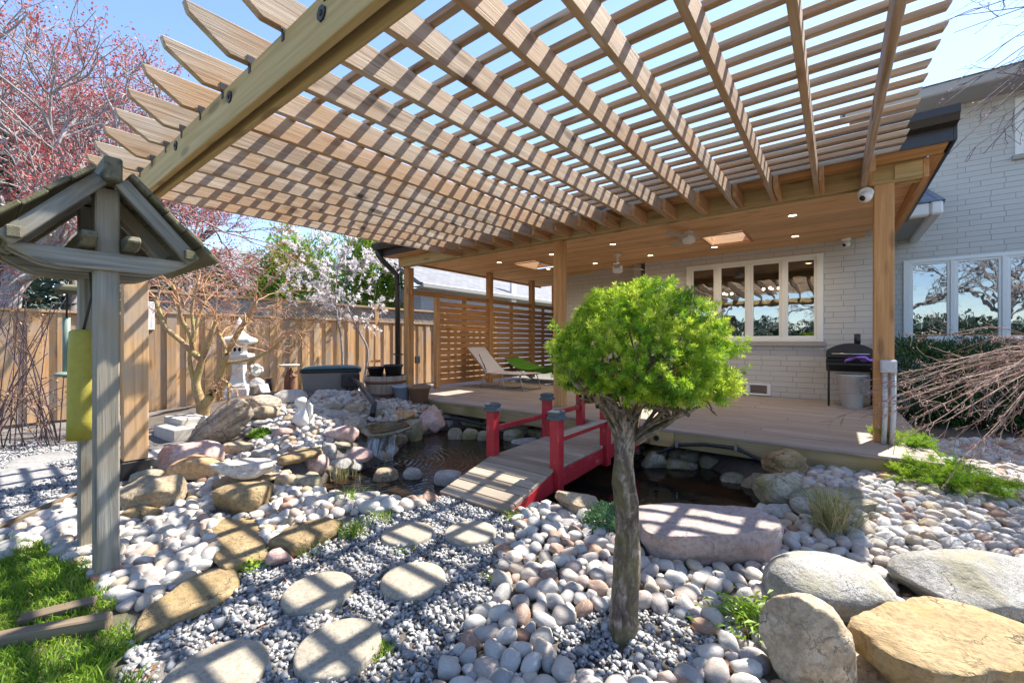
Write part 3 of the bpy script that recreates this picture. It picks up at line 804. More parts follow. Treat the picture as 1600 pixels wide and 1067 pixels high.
for k in range(1): b.bar((0.69, 5.03, BB + 0.173), (0.69, 7.62, BB + 0.173), 0.09, 0.014)
b.build('soffit', M['cedar'], porch)
RZ0, RZ1 = 2.965, 3.42                  # roof at the eave and over the wall
def rz(y): return RZ0 + (RZ1 - RZ0) * (y - 4.72) / (9.95 - 4.72)
b = MB()
RH = [(-1.56, -1.01, 6.60, 7.85), (-5.06, -4.51, 6.64, 7.93)]
def roofslab(xa, xb, ya, yb):
    V = [(x, yy, rz(yy) + dz) for dz in (0, 0.05) for x, yy in ((xa, ya), (xb, ya), (xb, yb), (xa, yb))]
    b.add(V, [(3, 2, 1, 0), (4, 5, 6, 7), (0, 1, 5, 4), (1, 2, 6, 5), (2, 3, 7, 6), (3, 0, 4, 7)], tint=0.5)
for a, c in ((-6.82, -5.06), (-4.51, -1.56), (-1.01, 0.76)): roofslab(a, c, 4.72, 7.6 if c > 0 else 13.5)  # slabs run on unseen behind the wall to keep sun off the slat screen
for (hx0, hx1, hy0, hy1) in RH: roofslab(hx0, hx1, 4.72, hy0); roofslab(hx0, hx1, hy1, 13.5)
b.build('roof_deck', M['shingle'], porch)
for (hx0, hx1, hy0, hy1), (rx0, rx1, ry0, ry1) in zip(HOLES, RH):
    b = MB()
    for x, o in ((hx0, -0.012), (hx1, 0.012)):
        b.prism([(hy0, CZ + 0.018), (hy1, CZ + 0.018), (ry1, rz(ry1)), (ry0, rz(ry0))], (0, 1, 0), (0, 0, 1), (o, 0, 0), org=(x, 0, 0))
    b.add([(hx0, hy0, CZ + .018), (hx1, hy0, CZ + .018), (hx1, ry0, rz(ry0)), (hx0, ry0, rz(ry0))], [(0, 1, 2, 3)], [(0, 0, 0), (.5, 0, 0), (.5, .5, 0), (0, .5, 0)])
    b.add([(hx0, hy1, CZ + .018), (hx1, hy1, CZ + .018), (hx1, ry1, rz(ry1)), (hx0, ry1, rz(ry1))], [(0, 1, 2, 3)], [(0, 0, 0), (.5, 0, 0), (.5, .5, 0), (0, .5, 0)])
    sh = b.build('skylight', M['cedar_ceiling'], porch)
    b = MB()
    for (xa, xb, ya, yb) in ((hx0 - .03, hx1 + .03, hy0 - .03, hy0), (hx0 - .03, hx1 + .03, hy1, hy1 + .03), (hx0 - .03, hx0, hy0, hy1), (hx1, hx1 + .03, hy0, hy1)): b.box(xa, xb, ya, yb, CZ - 0.012, CZ - 0.002)
    b.build('trim', M['cedar'], sh)
    b = MB(); b.add([(rx0, ry0, rz(ry0) + .06), (rx1, ry0, rz(ry0) + .06), (rx1, ry1, rz(ry1) + .06), (rx0, ry1, rz(ry1) + .06)], [(0, 1, 2, 3)]); b.build('skylight_pane', M['skyglass'], sh)
b = MB(); b.box(-6.80, 0.74, 4.735, 4.757, BB + 0.168, BB + 0.385); b.box(0.742, 0.762, 4.735, 7.6, BB + 0.17, BB + 0.40); b.build('fascia', M['gutter'], porch)
b = MB()
prof = [(4.734, BB + .28), (4.64, BB + .285), (4.625, BB + .32), (4.60, BB + .335), (4.60, BB + .395), (4.612, BB + .395), (4.612, BB + .345), (4.64, BB + .33), (4.655, BB + .30), (4.722, BB + .295), (4.722, BB + .39), (4.734, BB + .39)]
b.prism(prof, (0, 1, 0), (0, 0, 1), (7.62, 0, 0), org=(-6.86, 0, 0)); gt = b.build('gutter', M['gutter'], porch)
b = MB(); xx = -6.76
b.tube([(xx, 4.67, BB + .28), (xx, 4.68, BB + .2), (xx + 0.02, 4.76, BB + .10), (xx + .06, 4.96, BB - .06), (xx + .08, 5.04, BB - .14), (xx + .08, 5.06, BB - .3), (xx + .08, 5.06, 0.25)], 0.05, 10)
ds = b.build('downspout', M['gutter'], gt)
b = MB()
for z in (2.25, 0.9): b.box(xx + .02, xx + .17, 5.0, 5.125, z, z + 0.025)
b.build('strap', M['black_metal'], porch)
# pale vertical stain panel: short trim boards at the right beam end
b = MB(); b.box(0.42, 0.60, 5.012, 5.028, BB + 0.02, BB + 0.15); b.build('beam_plate', M['pt_wood'], porch)

# recessed lights
LP = [(1433, 146), (1450, 276), (945, 344), (545, 396), (310, 326), (200, 446)]
lights = [PZ(880 + x / 4, 300 + y / 4, CZ) for x, y in LP] + [PZ(580 + x / 5, 360 + y / 5, CZ) for x, y in ((1000, 250), (1410, 187), (1383, 300))] + [PZ(1083, 330 + 8, CZ)]
for p in lights[:9]:
    t = thing('recessed_light', 'small round lit downlight set in the cedar porch ceiling', 'ceiling light', (p.x, p.y, CZ), 'downlights in the porch ceiling')
    b = MB(); b.lathe((p.x, p.y, CZ), [(0.055, 0), (0.06, -0.006), (0.048, -0.008), (0.042, -0.002)], 20); b.build('trim_ring', M['white_paint'], t)
    b = MB(); b.lathe((p.x, p.y, CZ), [(0.001, -0.0025), (0.042, -0.003)], 16); b.build('lens', M['lamp'], t)
    ld = bpy.data.lights.new('downlight', 'SPOT'); ld.energy = 10; ld.color = (1.0, 0.80, 0.55); ld.spot_size = R(150); ld.spot_blend = 1.0; ld.shadow_soft_size = 0.04
    lo_ = bpy.data.objects.new('downlight', ld); COL.objects.link(lo_); lo_.location = (0, 0, -0.012); lo_.parent = t

# ceiling fans
def fan(u, v, name_label, drop, rot):
    p = PZ(u, v, CZ)
    t = thing('ceiling_fan', name_label, 'ceiling fan', (p.x, p.y, CZ), 'white ceiling fans under the porch')
    b = MB(); b.lathe((p.x, p.y, CZ), [(0.05, 0), (0.065, -0.005), (0.06, -0.05), (0.02, -0.06), (0.014, -drop), (0.014, -drop - 0.02)], 20); b.build('downrod', M['white_plastic'], t)
    b = MB(); b.lathe((p.x, p.y, CZ - drop), [(0.02, 0.02), (0.075, 0.0), (0.085, -0.03), (0.085, -0.10), (0.06, -0.125), (0.02, -0.13)], 24); b.build('motor', M['white_plastic'], t)
    for k in range(3):
        a = rot + k * 2.094; d = Vector((math.cos(a), math.sin(a), 0)); q = Vector((p.x, p.y, CZ - drop - 0.045))
        b = MB(); b.bar(q + d * 0.08, q + d * 0.50, 0.10, 0.008, up=(0.12 * math.sin(a), -0.12 * math.cos(a), 1), ca=0); b.build('blade', M['soffit'], t, bevel=0.003)
fan(965, 396, 'white ceiling fan on a long rod near the middle porch post', 0.22, 0.9)
fan(1076, 361, 'white low profile ceiling fan beside the right skylight', 0.05, 0.2)

# cameras
def seccam(p, label, s, away):
    t = thing('security_camera', label, 'camera', tuple(p), 'white dome security cameras')
    b = MB(); d = Vector(away)
    q = Vector(p)
    b.tube([q, q + d * 0.03 * s, q + d * 0.05 * s], [0.058 * s, 0.06 * s, 0.045 * s], 20)
    b.sphere(q + d * 0.055 * s + Vector((0, 0, -0.035 * s)), 0.052 * s, 18, 12); b.build('housing', M['white_plastic'], t)
    f = (Vector((-0.55, -0.72, -0.45))).normalized()
    c = q + d * 0.055 * s + Vector((0, 0, -0.035 * s)) + f * 0.03 * s
    b = MB(); b.sphere(c, 0.03 * s, 12, 10); b.build('lens', M['lens'], t)
seccam(PY(1352, 304, 5.03), 'large white dome camera on the front beam beside the right porch post', 1.0, (0, -1, 0))
seccam(PZ(1322, 372, CZ), 'small white dome camera under the ceiling above the porch window corner', 1.0, (0, 0, -1))

# ------------------------------------------------------------------ pergola
perg = thing('pergola', 'weathered wooden pergola with slats shading the pebble garden', 'pergola', (-4.79, 0.87, 0))
def jb(y): return 2.572 - 0.023 * (5.0 - y)      # underside of the joists
JX = [0.21 - 0.345 * i for i in range(16)]
for i, x in enumerate(JX):
    b = MB(); h = 0.15; dx = random.uniform(-.006, .006)
    a = (0.56, jb(0.56)); c = (4.99, jb(4.99))
    out = [(a[0] + 0.0, a[1] + h), (a[0] + 0.015, a[1] + h - 0.045), (a[0] + 0.17, a[1] + 0.004), (c[0], c[1]), (c[0], c[1] + h)]
    b.prism(out, (0, 1, 0), (0, 0, 1), (0.038, 0, 0), org=(x - 0.019 + dx, 0, random.uniform(-.004, .004)))
    b.build('joist', M['joist'], perg, bevel=0.004)
    b = MB(); b.box(x + 0.021, x + 0.058, 4.60, 5.026, jb(4.8) + 0.012, jb(4.8) + 0.147); b.build('joist_block', M['cedar'], perg, bevel=0.003)
    b = MB(); b.box(x + 0.0, x + 0.0225, 0.811, 0.8145, jb(.8) - 0.045, jb(.8) - 0.003); b.box(x + 0.0195, x + 0.0225, 0.80, 0.835, jb(.8) - 0.003, jb(.8) + 0.03); b.build('joist_tie', M['black_metal'], perg)
y = 0.985
while y < 4.75:
    zc = jb(y) + 0.15 + 0.019
    b = MB(); w_ = random.uniform(-0.012, 0.012)
    b.bar((-5.18 + w_, y, zc + random.uniform(-.003, .003)), (0.435 + w_, y + random.uniform(-.008, .008), zc), 0.04, 0.036, cb=0.02, ca=0.02)
    b.build('slat', M['joist'], perg, bevel=0.003)
    y += 0.174
for yy in (0.834, 0.906):
    b = MB(); b.bar((-5.1, yy, jb(.87) - 0.100), (1.4, yy, jb(.87) - 0.100), 0.038, 0.19, up=(0, 0, 1)); pl = b.build('front_beam', M['pt_wood'], perg, bevel=0.008, seg=2)
    if yy < 0.87: outer = pl
for (u, v) in ((503, 22), (359, 152), (275, 228)):
    p = PY(u, v, 0.814)
    b = MB(); b.tube([(p.x, 0.8148, p.z), (p.x, 0.808, p.z)], 0.03, 8, smooth=False); b.sphere((p.x, 0.808, p.z), 0.012, 8, 6, (1, .6, 1)); b.build('bolt', M['black_metal'], outer)
b = MB(); b.bar((-4.79, 0.870, 0.03), (-4.79, 0.870, jb(.87) - 0.22), 0.14, 0.14, up=(0, 1, 0)); b.box(-4.855, -4.725, 0.854, 0.886, jb(.87) - 0.22, jb(.87)); b.build('post', M['cedar'], perg, bevel=0.005)
b = MB(); b.bar((1.28, 0.870, -0.05), (1.28, 0.870, jb(.87) - 0.22), 0.14, 0.14, up=(0, 1, 0)); b.box(1.215, 1.345, 0.854, 0.886, jb(.87) - 0.22, jb(.87)); b.build('post', M['cedar'], perg, bevel=0.005)
b = MB(); b.bar((-4.70, 0.87, 0.16), (-4.70, 0.87, jb(.87) - 0.225), 0.04, 0.16, up=(0, 1, 0)); b.build('post_cladding', M['fence'], perg, bevel=0.004)
b = MB(); b.box(-4.885, -4.675, 0.775, 0.965, -0.05, 0.15); b.build('post_base', M['black_metal'], perg, bevel=0.006)

# ------------------------------------------------------------------ privacy screen
scr = thing('privacy_screen', 'cedar slat privacy screen along the left edge of the deck', 'screen', (-6.15, 7.5, DZ))
SXX = -6.14
SY = [5.57, 7.15, 8.8, 9.9]
for k, yy in enumerate(SY):
    b = MB(); s = 0.09 if k == 0 else 0.12; top = 2.02 if k == 0 else 2.69
    b.bar((SXX, yy, DZ), (SXX, yy, top), s, s, up=(0, 1, 0)); b.build('post', M['cedar'], scr, bevel=0.004)
for k in range(3):
    b = MB(); z = 0.36; i = 0
    while z < 2.0:
        b.bar((SXX + 0.005, SY[k] + 0.06, z), (SXX + 0.005, SY[k + 1] - 0.06, z), 0.018, 0.095); z += 0.118; i += 1
    ym = (SY[k] + SY[k + 1]) / 2
    b.build('slats', M['screen'], scr)
    b = MB(); b.box(SXX - 0.045, SXX - 0.006, ym - 0.045, ym + 0.045, 0.31, 2.02); b.build('stile', M['screen'], scr)
b = MB(); b.bar((SXX, 4.95, 2.06), (SXX, 5.52, 2.06), 0.04, 0.09); b.bar((SXX, 5.52, 2.06), (SXX, 9.9, 2.06), 0.04, 0.09); b.build('top_rail', M['screen'], scr, bevel=0.003)

# ------------------------------------------------------------------ fence on the left
FX = -8.8
def fence(y0, y1, ztop, lattice, label, z0=0.04):
    t = thing('wooden_fence', label, 'fence', (FX, (y0 + y1) / 2, 0), 'sections of the garden fence')
    n = max(1, round((y1 - y0) / 2.1)); st = (y1 - y0) / n
    for k in range(n + 1):
        b = MB(); yy = y0 + k * st; b.bar((FX, yy, -0.2), (FX, yy, ztop + 0.06), 0.1, 0.1, up=(0, 1, 0)); b.build('post', M['fence'], t, bevel=0.005)
    zl = ztop - 0.36 if lattice else ztop
    for k in range(n):
        a, c = y0 + k * st + 0.05, y0 + (k + 1) * st - 0.05
        b = MB(); yy = a; i = 0
        while yy < c:
            wd = min(random.uniform(0.125, 0.145), c - yy)
            x = FX + (0.024 if i % 2 else -0.002) + 0.02
            dz = 0 if lattice else random.uniform(-0.02, 0.02)
            b.bar((x, yy + wd / 2, z0), (x, yy + wd / 2, zl - 0.012 + dz), 0.02, wd, up=(0, 1, 0)); yy += wd * 0.97 + 0.002; i += 1
        b.build('board_panel', M['fence'], t, bevel=0.002)
        for z in (0.3, zl - 0.06): MB().box(FX - 0.04, FX - 0.004, a, c, z, z + 0.085).build('rail', M['fence'], t)
        MB().box(FX - 0.06, FX + 0.07, a, c, zl - 0.01, zl + 0.03).build('cap_rail', M['fence'], t)
        if lattice: MB().box(FX - 0.06, FX + 0.07, a, c, ztop - 0.03, ztop + 0.01).build('cap_rail', M['fence'], t)
        if lattice:
            b = MB(); h = ztop - zl - 0.06; yy = a - h
            while yy < c:
                for sgn, x in ((1, FX + 0.006), (-1, FX + 0.014)):
                    ya, yb = (yy, yy + h) if sgn > 0 else (yy + h, yy)
                    za, zb = zl + 0.03, ztop - 0.03
                    t0, t1 = 0.0, 1.0
                    lo, hi = min(ya, yb), max(ya, yb)
                    if lo < a or hi > c: 
                        f0 = (max(lo, a) - lo) / h; f1 = (min(hi, c) - lo) / h
                        if f1 - f0 < 0.1: continue
                        pa = (lo + f0 * h, za + (f0 if sgn > 0 else 1 - f0) * (zb - za)); pb = (lo + f1 * h, za + (f1 if sgn > 0 else 1 - f1) * (zb - za))
                    else: pa, pb = (ya, za), (yb, zb)
                    b.bar((x, pa[0], pa[1]), (x, pb[0], pb[1]), 0.007, 0.032, up=(0, 1, 0.3))
                yy += 0.075
            b.build('lattice', M['fence_grey'], t)
fence(1.55, 10.5, 1.99, True, 'tall tan board fence with lattice top behind the rock garden')
fence(-4.5, 1.50, 1.58, False, 'lower tan board fence section at the far left beyond the path')

# lamp on the fence post
p = PX(234, 468, FX + 0.07)
t = thing('wall_lamp', 'slim black wall lamp with white lens on the tan fence post', 'lamp', tuple(p))
b = MB(); b.box(p.x - 0.03, p.x + 0.05, p.y - 0.06, p.y + 0.05, p.z - 0.50, p.z + 0.06); b.build('housing', M['black_metal'], t, bevel=0.008)
b = MB(); b.box(p.x + 0.0505, p.x + 0.07, p.y - 0.045, p.y + 0.045, p.z - 0.49, p.z - 0.04); b.build('lens', M['lamp_white'], t, bevel=0.006)

# ------------------------------------------------------------------ neighbour's house
nb = thing('neighbour_house', 'pale brick bungalow with grey shingle roof beyond the fence', 'house', (-11.5, 12, 0))
b = MB(); b.box(-13, -10.9, 9.2, 24, -0.2, 2.95); b.build('wall', M['brick_n'], nb)
b = MB(); b.box(-10.9, -10.45, 8.8, 24, 2.92, 2.95); b.build('soffit', M['soffit'], nb)
b = MB(); b.box(-10.45, -10.33, 8.8, 24, 2.88, 3.04); b.build('gutter', M['soffit'], nb, bevel=0.02)
b = MB(); b.prism([(-10.35, 3.04), (-15, 5.75), (-15, 5.65), (-10.5, 2.96)], (1, 0, 0), (0, 0, 1), (0, 15.3, 0), org=(0, 8.7, 0)); b.build('roof', M['shingle'], nb)
b = MB(); b.box(-10.6, -10.5, 13.6, 13.95, 2.75, 4.3); b.build('vent_pipe', M['white_plastic'], nb, bevel=0.02)
g2 = W(345, 420, 26)
nb2 = thing('gabled_house', 'distant pale gabled house seen above the fence behind the twigs', 'house', (g2.x, g2.y, 0))
b = MB(); b.box(g2.x - 4, g2.x + 4, g2.y, g2.y + 6, -0.2, 4.2); b.build('wall', M['brick_n'], nb2)
b = MB(); b.prism([(-4.4, 4.1), (0, 7.0), (4.4, 4.1), (4.4, 3.95), (0, 6.8), (-4.4, 3.95)], (1, 0, 0), (0, 0, 1), (0, 6.8, 0), org=(g2.x, g2.y - 0.4, 0)); b.build('roof', M['shingle'], nb2)
# ------------------------------------------------------------------ rocks
_ico = {}
def ico(sub):
    if sub not in _ico:
        bm = bmesh.new(); bmesh.ops.create_icosphere(bm, subdivisions=sub, radius=1.0)
        V = np.array([v.co[:] for v in bm.verts]); F = np.array([[v.index for v in f.verts] for f in bm.faces]); bm.free()
        _ico[sub] = (V / np.linalg.norm(V, axis=1, keepdims=True), F)
    return _ico[sub]
def rock_shape(seed, sub=4, n=2.6, cuts=5, cutd=(0.62, 0.9), rough=0.14, flat=0.0):
    rs = np.random.default_rng(seed)
    D, F = ico(sub)
    r = (np.abs(D) ** n).sum(1) ** (-1.0 / n)
    P = D * r[:, None]
    off = rs.uniform(-50, 50, 3)
    P = P + D * (vnoise(P * 1.1 + off) * rough * 1.3)[:, None]
    for k in range(cuts):
        a = rs.normal(size=3); a /= np.linalg.norm(a)
        d = rs.uniform(*cutd)
        over = np.maximum(P @ a - d, 0)
        P = P - np.outer(over * 0.88, a)
    if flat:
        top = np.array([rs.normal() * 0.06, rs.normal() * 0.06, 1.0]); top /= np.linalg.norm(top)
        over = np.maximum(P @ top - flat, 0); P = P - np.outer(over * 0.93, top)
    P = P + D * (vnoise(P * 3.1 + off) * rough * 0.42 + vnoise(P * 8.0 + off) * rough * 0.17 + vnoise(P * 19 + off) * rough * 0.07)[:, None]
    lo, hi = P.min(0), P.max(0)
    return (P - (lo + hi) / 2) / (hi - lo), F
BX0, BX1 = -2.355, -1.715
ROCKS = []     # footprints (x,y,rx,ry,rot) keep the pebbles away
def put_rock(name, label, cat, c, size, rot, mat, seed, sub=4, group=None, tilt=None, **kw):
    V, F = rock_shape(seed, sub, **kw)
    V = V * np.array(size)
    me = np_mesh(name, V, F, smooth=True)
    o = link_mesh(name, me, mat, None, c)
    o.rotation_euler = (tilt[0] if tilt else 0, tilt[1] if tilt else 0, rot)
    ROCKS.append((c[0], c[1], size[0] / 2, size[1] / 2, rot, c[2] + size[2] / 2))
    return tag(o, label, cat, group)
_seed = [100]
def rock_px(name, label, u0, v0, u1, v1, mat, dr=0.8, z=None, cat='rock', sink=0.15, rot=0.0, sub=4, tilt=None, wide=1.0, hs=1.0, group=None, **kw):
    """a rock standing on the ground, its outline in the photo being the box u0,v0,u1,v1"""
    _seed[0] += 1
    uc = (u0 + u1) / 2
    if z is None: g, zf = G(uc, v1 - 2)
    else:
        zf = (CAMZ - z) * FPX / (v1 - HOR); g = W(uc, v1, zf)
    wd = (u1 - u0) / FPX * zf
    dp = wd * dr
    zc = zf + dp * 0.42
    wd = (u1 - u0) / FPX * zc * wide; dp = wd * dr
    top = CAMZ - (v0 - HOR) / FPX * (zc + 0.1 * dp)
    top = max(top, g.z + 0.03)
    hgt = (top - g.z) * (1 + sink)
    p = W(uc, HOR, zc)
    return put_rock(name, label, cat, (p.x, p.y, top - hgt / 2), (wd, dp, hgt * hs), YAW + rot, mat, _seed[0], sub, group, tilt, **kw)

# foreground right
rock_px('boulder', 'rounded white speckled granite boulder behind the rough tan boulder', 1205, 868, 1394, 990, M['r_granite'], 0.75, sub=5, n=2.3, cuts=2, rough=0.08, cat='boulder')
rock_px('boulder', 'big pale granite boulder with dark cracks at the right edge beyond the gold slab', 1412, 865, 1660, 985, M['r_granite'], 0.6, sub=5, n=2.4, cuts=3, rough=0.09, cat='boulder')
rock_px('boulder', 'upright rough tan boulder left of the gold stone slab', 1198, 926, 1322, 1095, M['r_tan'], 0.75, sub=5, n=2.7, cuts=5, rough=0.12, cat='boulder')
rock_px('boulder', 'low dark tan rock half hidden under the gold stone slab', 1318, 1040, 1500, 1120, M['r_tan'], 0.7, cat='boulder')
rock_px('boulder', 'big flat mauve stone lying among pebbles right of the dwarf spruce', 990, 795, 1207, 886, M['r_purple'], 0.62, sub=5, n=4.2, cuts=2, cutd=(0.8, 1.0), rough=0.09, flat=0.42, cat='flat stone')
# thick gold slab in front
def slab(name, label, outline, z, th, mat, cat='flagstone', bulge=0.0, under=0.85, step=0.025, rough=0.006, bevel=0.012, tiltv=None):
    """irregular flat stone: photo outline of its top face laid on the plane z"""
    pts = [PZ(u, v, z) for u, v in outline]
    ring = []
    n = len(pts)
    for i in range(n):
        a, b2 = pts[i], pts[(i + 1) % n]; m = max(1, int((b2 - a).length / step))
        for k in range(m): ring.append(a.lerp(b2, k / m))
    c = sum(ring, Vector()) / len(ring)
    sd = random.uniform(0, 99)
    A = np.array([p[:] for p in ring])
    # round the corners a little
    for _ in range(1): A = (np.roll(A, 1, 0) + A * 2 + np.roll(A, -1, 0)) / 4
    nz = vnoise(A * 14 + sd) * rough * 1.5 + vnoise(A * 40 + sd) * rough * 0.7
    dirs = A - np.array(c); dirs[:, 2] = 0; L = np.linalg.norm(dirs, axis=1, keepdims=True) + 1e-9; dirs /= L
    A = A + dirs * nz[:, None]
    rings = []
    def rg(inset, dz, jit): 
        B = A - dirs * inset; B[:, 2] = z + dz + (vnoise(B * 22 + sd + dz * 90) * jit); return B + dirs * (vnoise(B * 30 + sd + dz * 300) * jit * 1.5)[:, None]
    rings += [rg(bevel * 1.2, 0, rough * 0.3), rg(bevel * 0.3, -bevel * 0.4, rough * 0.3), rg(0, -bevel, rough * 0.5), rg(-0.004, -th * 0.35, rough), rg(0.006, -th * 0.6, rough * 1.4), rg((1 - under) * 0.3, -th, rough)]
    inner = []
    for f in (0.7, 0.35):
        B = np.array(c) + (rings[0] - np.array(c)) * f; B[:, 2] = z + vnoise(B * 12 + sd) * rough * 0.7; inner.append(B)
    allr = inner[::-1] + rings; m = len(A)
    V = np.concatenate(allr + [np.array([[c.x, c.y, z]])])
    faces = []
    for r in range(len(allr) - 1):
        for k in range(m):
            k2 = (k + 1) % m
            faces.append((r * m + k, (r + 1) * m + k, (r + 1) * m + k2, r * m + k2))
    for k in range(m): faces.append((len(V) - 1, k, (k + 1) % m))
    faces.append(tuple((len(allr) - 1) * m + k for k in reversed(range(m))))
    me = bpy.data.meshes.new(name); o0 = np.array([c.x, c.y, z - th])
    me.from_pydata((V - o0).tolist(), [], faces); me.polygons.foreach_set('use_smooth', np.ones(len(faces), bool))
    bm = bmesh.new(); bm.from_mesh(me); bmesh.ops.recalc_face_normals(bm, faces=bm.faces); bm.to_mesh(me); bm.free()
    o = link_mesh(name, me, mat, None, tuple(o0))
    m_ = o.modifiers.new('edge', 'EDGE_SPLIT'); m_.split_angle = R(50)
    SLABS.append(A[:, :2])
    return tag(o, label, cat)
SLABS = []
slab('stone_slab', 'thick gold sandstone slab propped on rocks at the lower right corner', [(1322, 966), (1385, 938), (1448, 925), (1520, 945), (1610, 975), (1680, 1000), (1640, 1035), (1490, 1052), (1455, 1042), (1400, 1026), (1345, 990)], 0.185, 0.125, M['r_gold'], 'stone slab', rough=0.014, bevel=0.008)
# flagstones at the left
slab('flagstone', 'long gold flagstone edging the gravel beside the bell stand', [(208, 985), (222, 948), (290, 905), (330, 886), (372, 884), (374, 912), (330, 944), (262, 972), (212, 996)], 0.035, 0.06, M['r_gold'])
slab('flagstone', 'squarish tan flagstone below the round gold rock', [(330, 824), (352, 806), (400, 808), (420, 864), (352, 886), (334, 868)], 0.05, 0.07, M['r_gold'])
slab('flagstone', 'gold block shaped flagstone at the top edge of the gravel path', [(419, 842), (455, 818), (508, 806), (538, 812), (520, 826), (455, 853)], 0.085, 0.10, M['r_gold'])
slab('flagstone', 'gold slab set on edge above the pond reeds', [(432, 712), (462, 702), (500, 696), (504, 703), (470, 713), (436, 719)], 0.17, 0.06, M['r_gold'])
# stepping stones
STEPS = [(637, 831, 49, 'small round stepping stone at the back left beside grass tufts'), (735, 829, 37, 'round stepping stone nearest the bridge ramp'), (646, 902, 46, 'round stepping stone in the middle of the gravel path'),
         (498, 920, 50, 'oval looking stepping stone with two small holes at the left'), (530, 1006, 62, 'round stepping stone with a grass tuft growing at its edge'), (338, 1046, 80, 'large stepping stone cut by the bottom edge at the left')]
for i, (u, v, ru, label) in enumerate(STEPS):
    p = PZ(u, v, 0.035)
    zc = (p.y * CC - p.x * SS)
    r = 0.152 if i < 5 else 0.158
    o = thing('stepping_stone', label, 'stepping stone', (p.x, p.y, 0), 'round stepping stones in the gravel')
    me_b = MB(); me_b.lathe((p.x, p.y, 0), [(r - .004, -0.02), (r, 0.0), (r, 0.028), (r - 0.004, 0.034), (r - 0.012, 0.037), (r * .6, 0.037), (0.001, 0.037)], 48)
    ob = me_b.build('disc', M['step'], o); me = ob.data
    # a single mesh is enough: the disc becomes the thing itself
    bpy.data.objects.remove(o); ob.name = 'stepping_stone'; ob.parent = None; ob.location = (p.x, p.y, 0); ob.rotation_euler = (random.uniform(-.02, .02), random.uniform(-.02, .02), 0)
    tag(ob, label, 'stepping stone', 'round stepping stones in the gravel')
    ROCKS.append((p.x, p.y, r, r, 0, 0.03))
    if i in (2, 3):
        pass

# left rockery, front to back
rock_px('rock', 'rounded gold rock resting above the square flagstone', 333, 754, 421, 809, M['r_gold'], 0.8, n=2.6, cuts=3, rough=0.09)
rock_px('rock', 'flat tan slab under the banded white stone', 340, 744, 436, 770, M['r_tan'], 0.7, n=4, flat=0.4)
rock_px('rock', 'flat white stone with a mauve band stacked on the tan slab', 339, 717, 429, 752, M['r_band'], 0.7, z=0.13, n=3.6, flat=0.42, sink=0.0)
rock_px('rock', 'rough tan speckled boulder right of the pergola post base', 196, 741, 286, 806, M['r_tan'], 0.85, sub=5, rough=0.16)
rock_px('rock', 'orange brown wedge rock between the striated rock and banded stone', 274, 708, 368, 756, M['r_orange'], 0.7, rough=0.1, cuts=7)
rock_px('rock', 'brown and grey rounded rock behind the orange wedge rock', 246, 688, 346, 742, M['r_pink'], 0.7)
rock_px('rock', 'large leaning striated rock with deep furrows beside the maple trunk', 300, 622, 394, 704, M['r_drift'], 0.45, sub=5, tilt=(0, R(-37), 0), rough=0.24, cuts=7, wide=1.2, hs=0.62, n=2.1)
rock_px('rock', 'long driftwood coloured rock lying below the stone lantern', 372, 616, 440, 646, M['r_drift'], 0.5, n=2.4)
rock_px('rock', 'grey lumpy rock between the lantern and the pond filter tub', 430, 608, 480, 636, M['r_grey'], 0.8)
rock_px('rock', 'beige rounded rock left of the kneeling statue', 392, 634, 434, 662, M['r_tan'], 0.8, cuts=2, rough=0.08)
rock_px('rock', 'pink granite boulder low above the reeds', 470, 707, 514, 744, M['r_pink'], 0.85, cuts=3, rough=0.09)
rock_px('rock', 'grey rounded boulder standing in the reeds', 512, 714, 552, 742, M['r_grey'], 0.85, cuts=2, rough=0.08)
rock_px('rock', 'long pink stone at the foot of the little waterfall', 526, 698, 582, 726, M['r_pink'], 0.6, n=3, cuts=5)
rock_px('rock', 'large pink granite rock up the slope left of the waterfall', 509, 664, 560, 694, M['r_pink'], 0.7, cuts=4)
rock_px('rock', 'pale grey rock tilted beside the waterfall lip', 543, 650, 576, 680, M['r_granite'], 0.7, tilt=(0, R(25), 0), cuts=5)
rock_px('rock', 'mossy brown rock below the pink granite rock', 516, 690, 552, 706, M['r_mossy'], 0.7)
rock_px('rock', 'greenish rounded boulder between gold slab and reeds', 500, 692, 526, 722, M['r_grey'], 0.8)
rock_px('rock', 'gold brown rock behind the waterfall pool', 616, 640, 648, 658, M['r_orange'], 0.7)
rock_px('rock', 'large pinkish angular boulder beside the deck corner', 651, 633, 696, 678, M['r_pink'], 0.7, sub=5, cuts=8, cutd=(0.5, 0.75), n=3.2, rough=0.07)
rock_px('rock', 'dark wet rock under the right side of the waterfall', 622, 655, 660, 700, M['r_mossy'], 0.7)
rock_px('rock', 'mossy brown stone left of the waterfall pool', 560, 640, 600, 656, M['r_mossy'], 0.6)
rock_px('rock', 'pale striped boulder in front of the barrel planter', 575, 628, 612, 646, M['r_grey'], 0.7)
rock_px('rock', 'tan stone block beside the filter tub hose', 538, 630, 572, 650, M['r_tan'], 0.6, n=3.5)
rock_px('rock', 'brown flat stone in front of the filter tub', 505, 630, 540, 646, M['r_mossy'], 0.6, n=3.5)
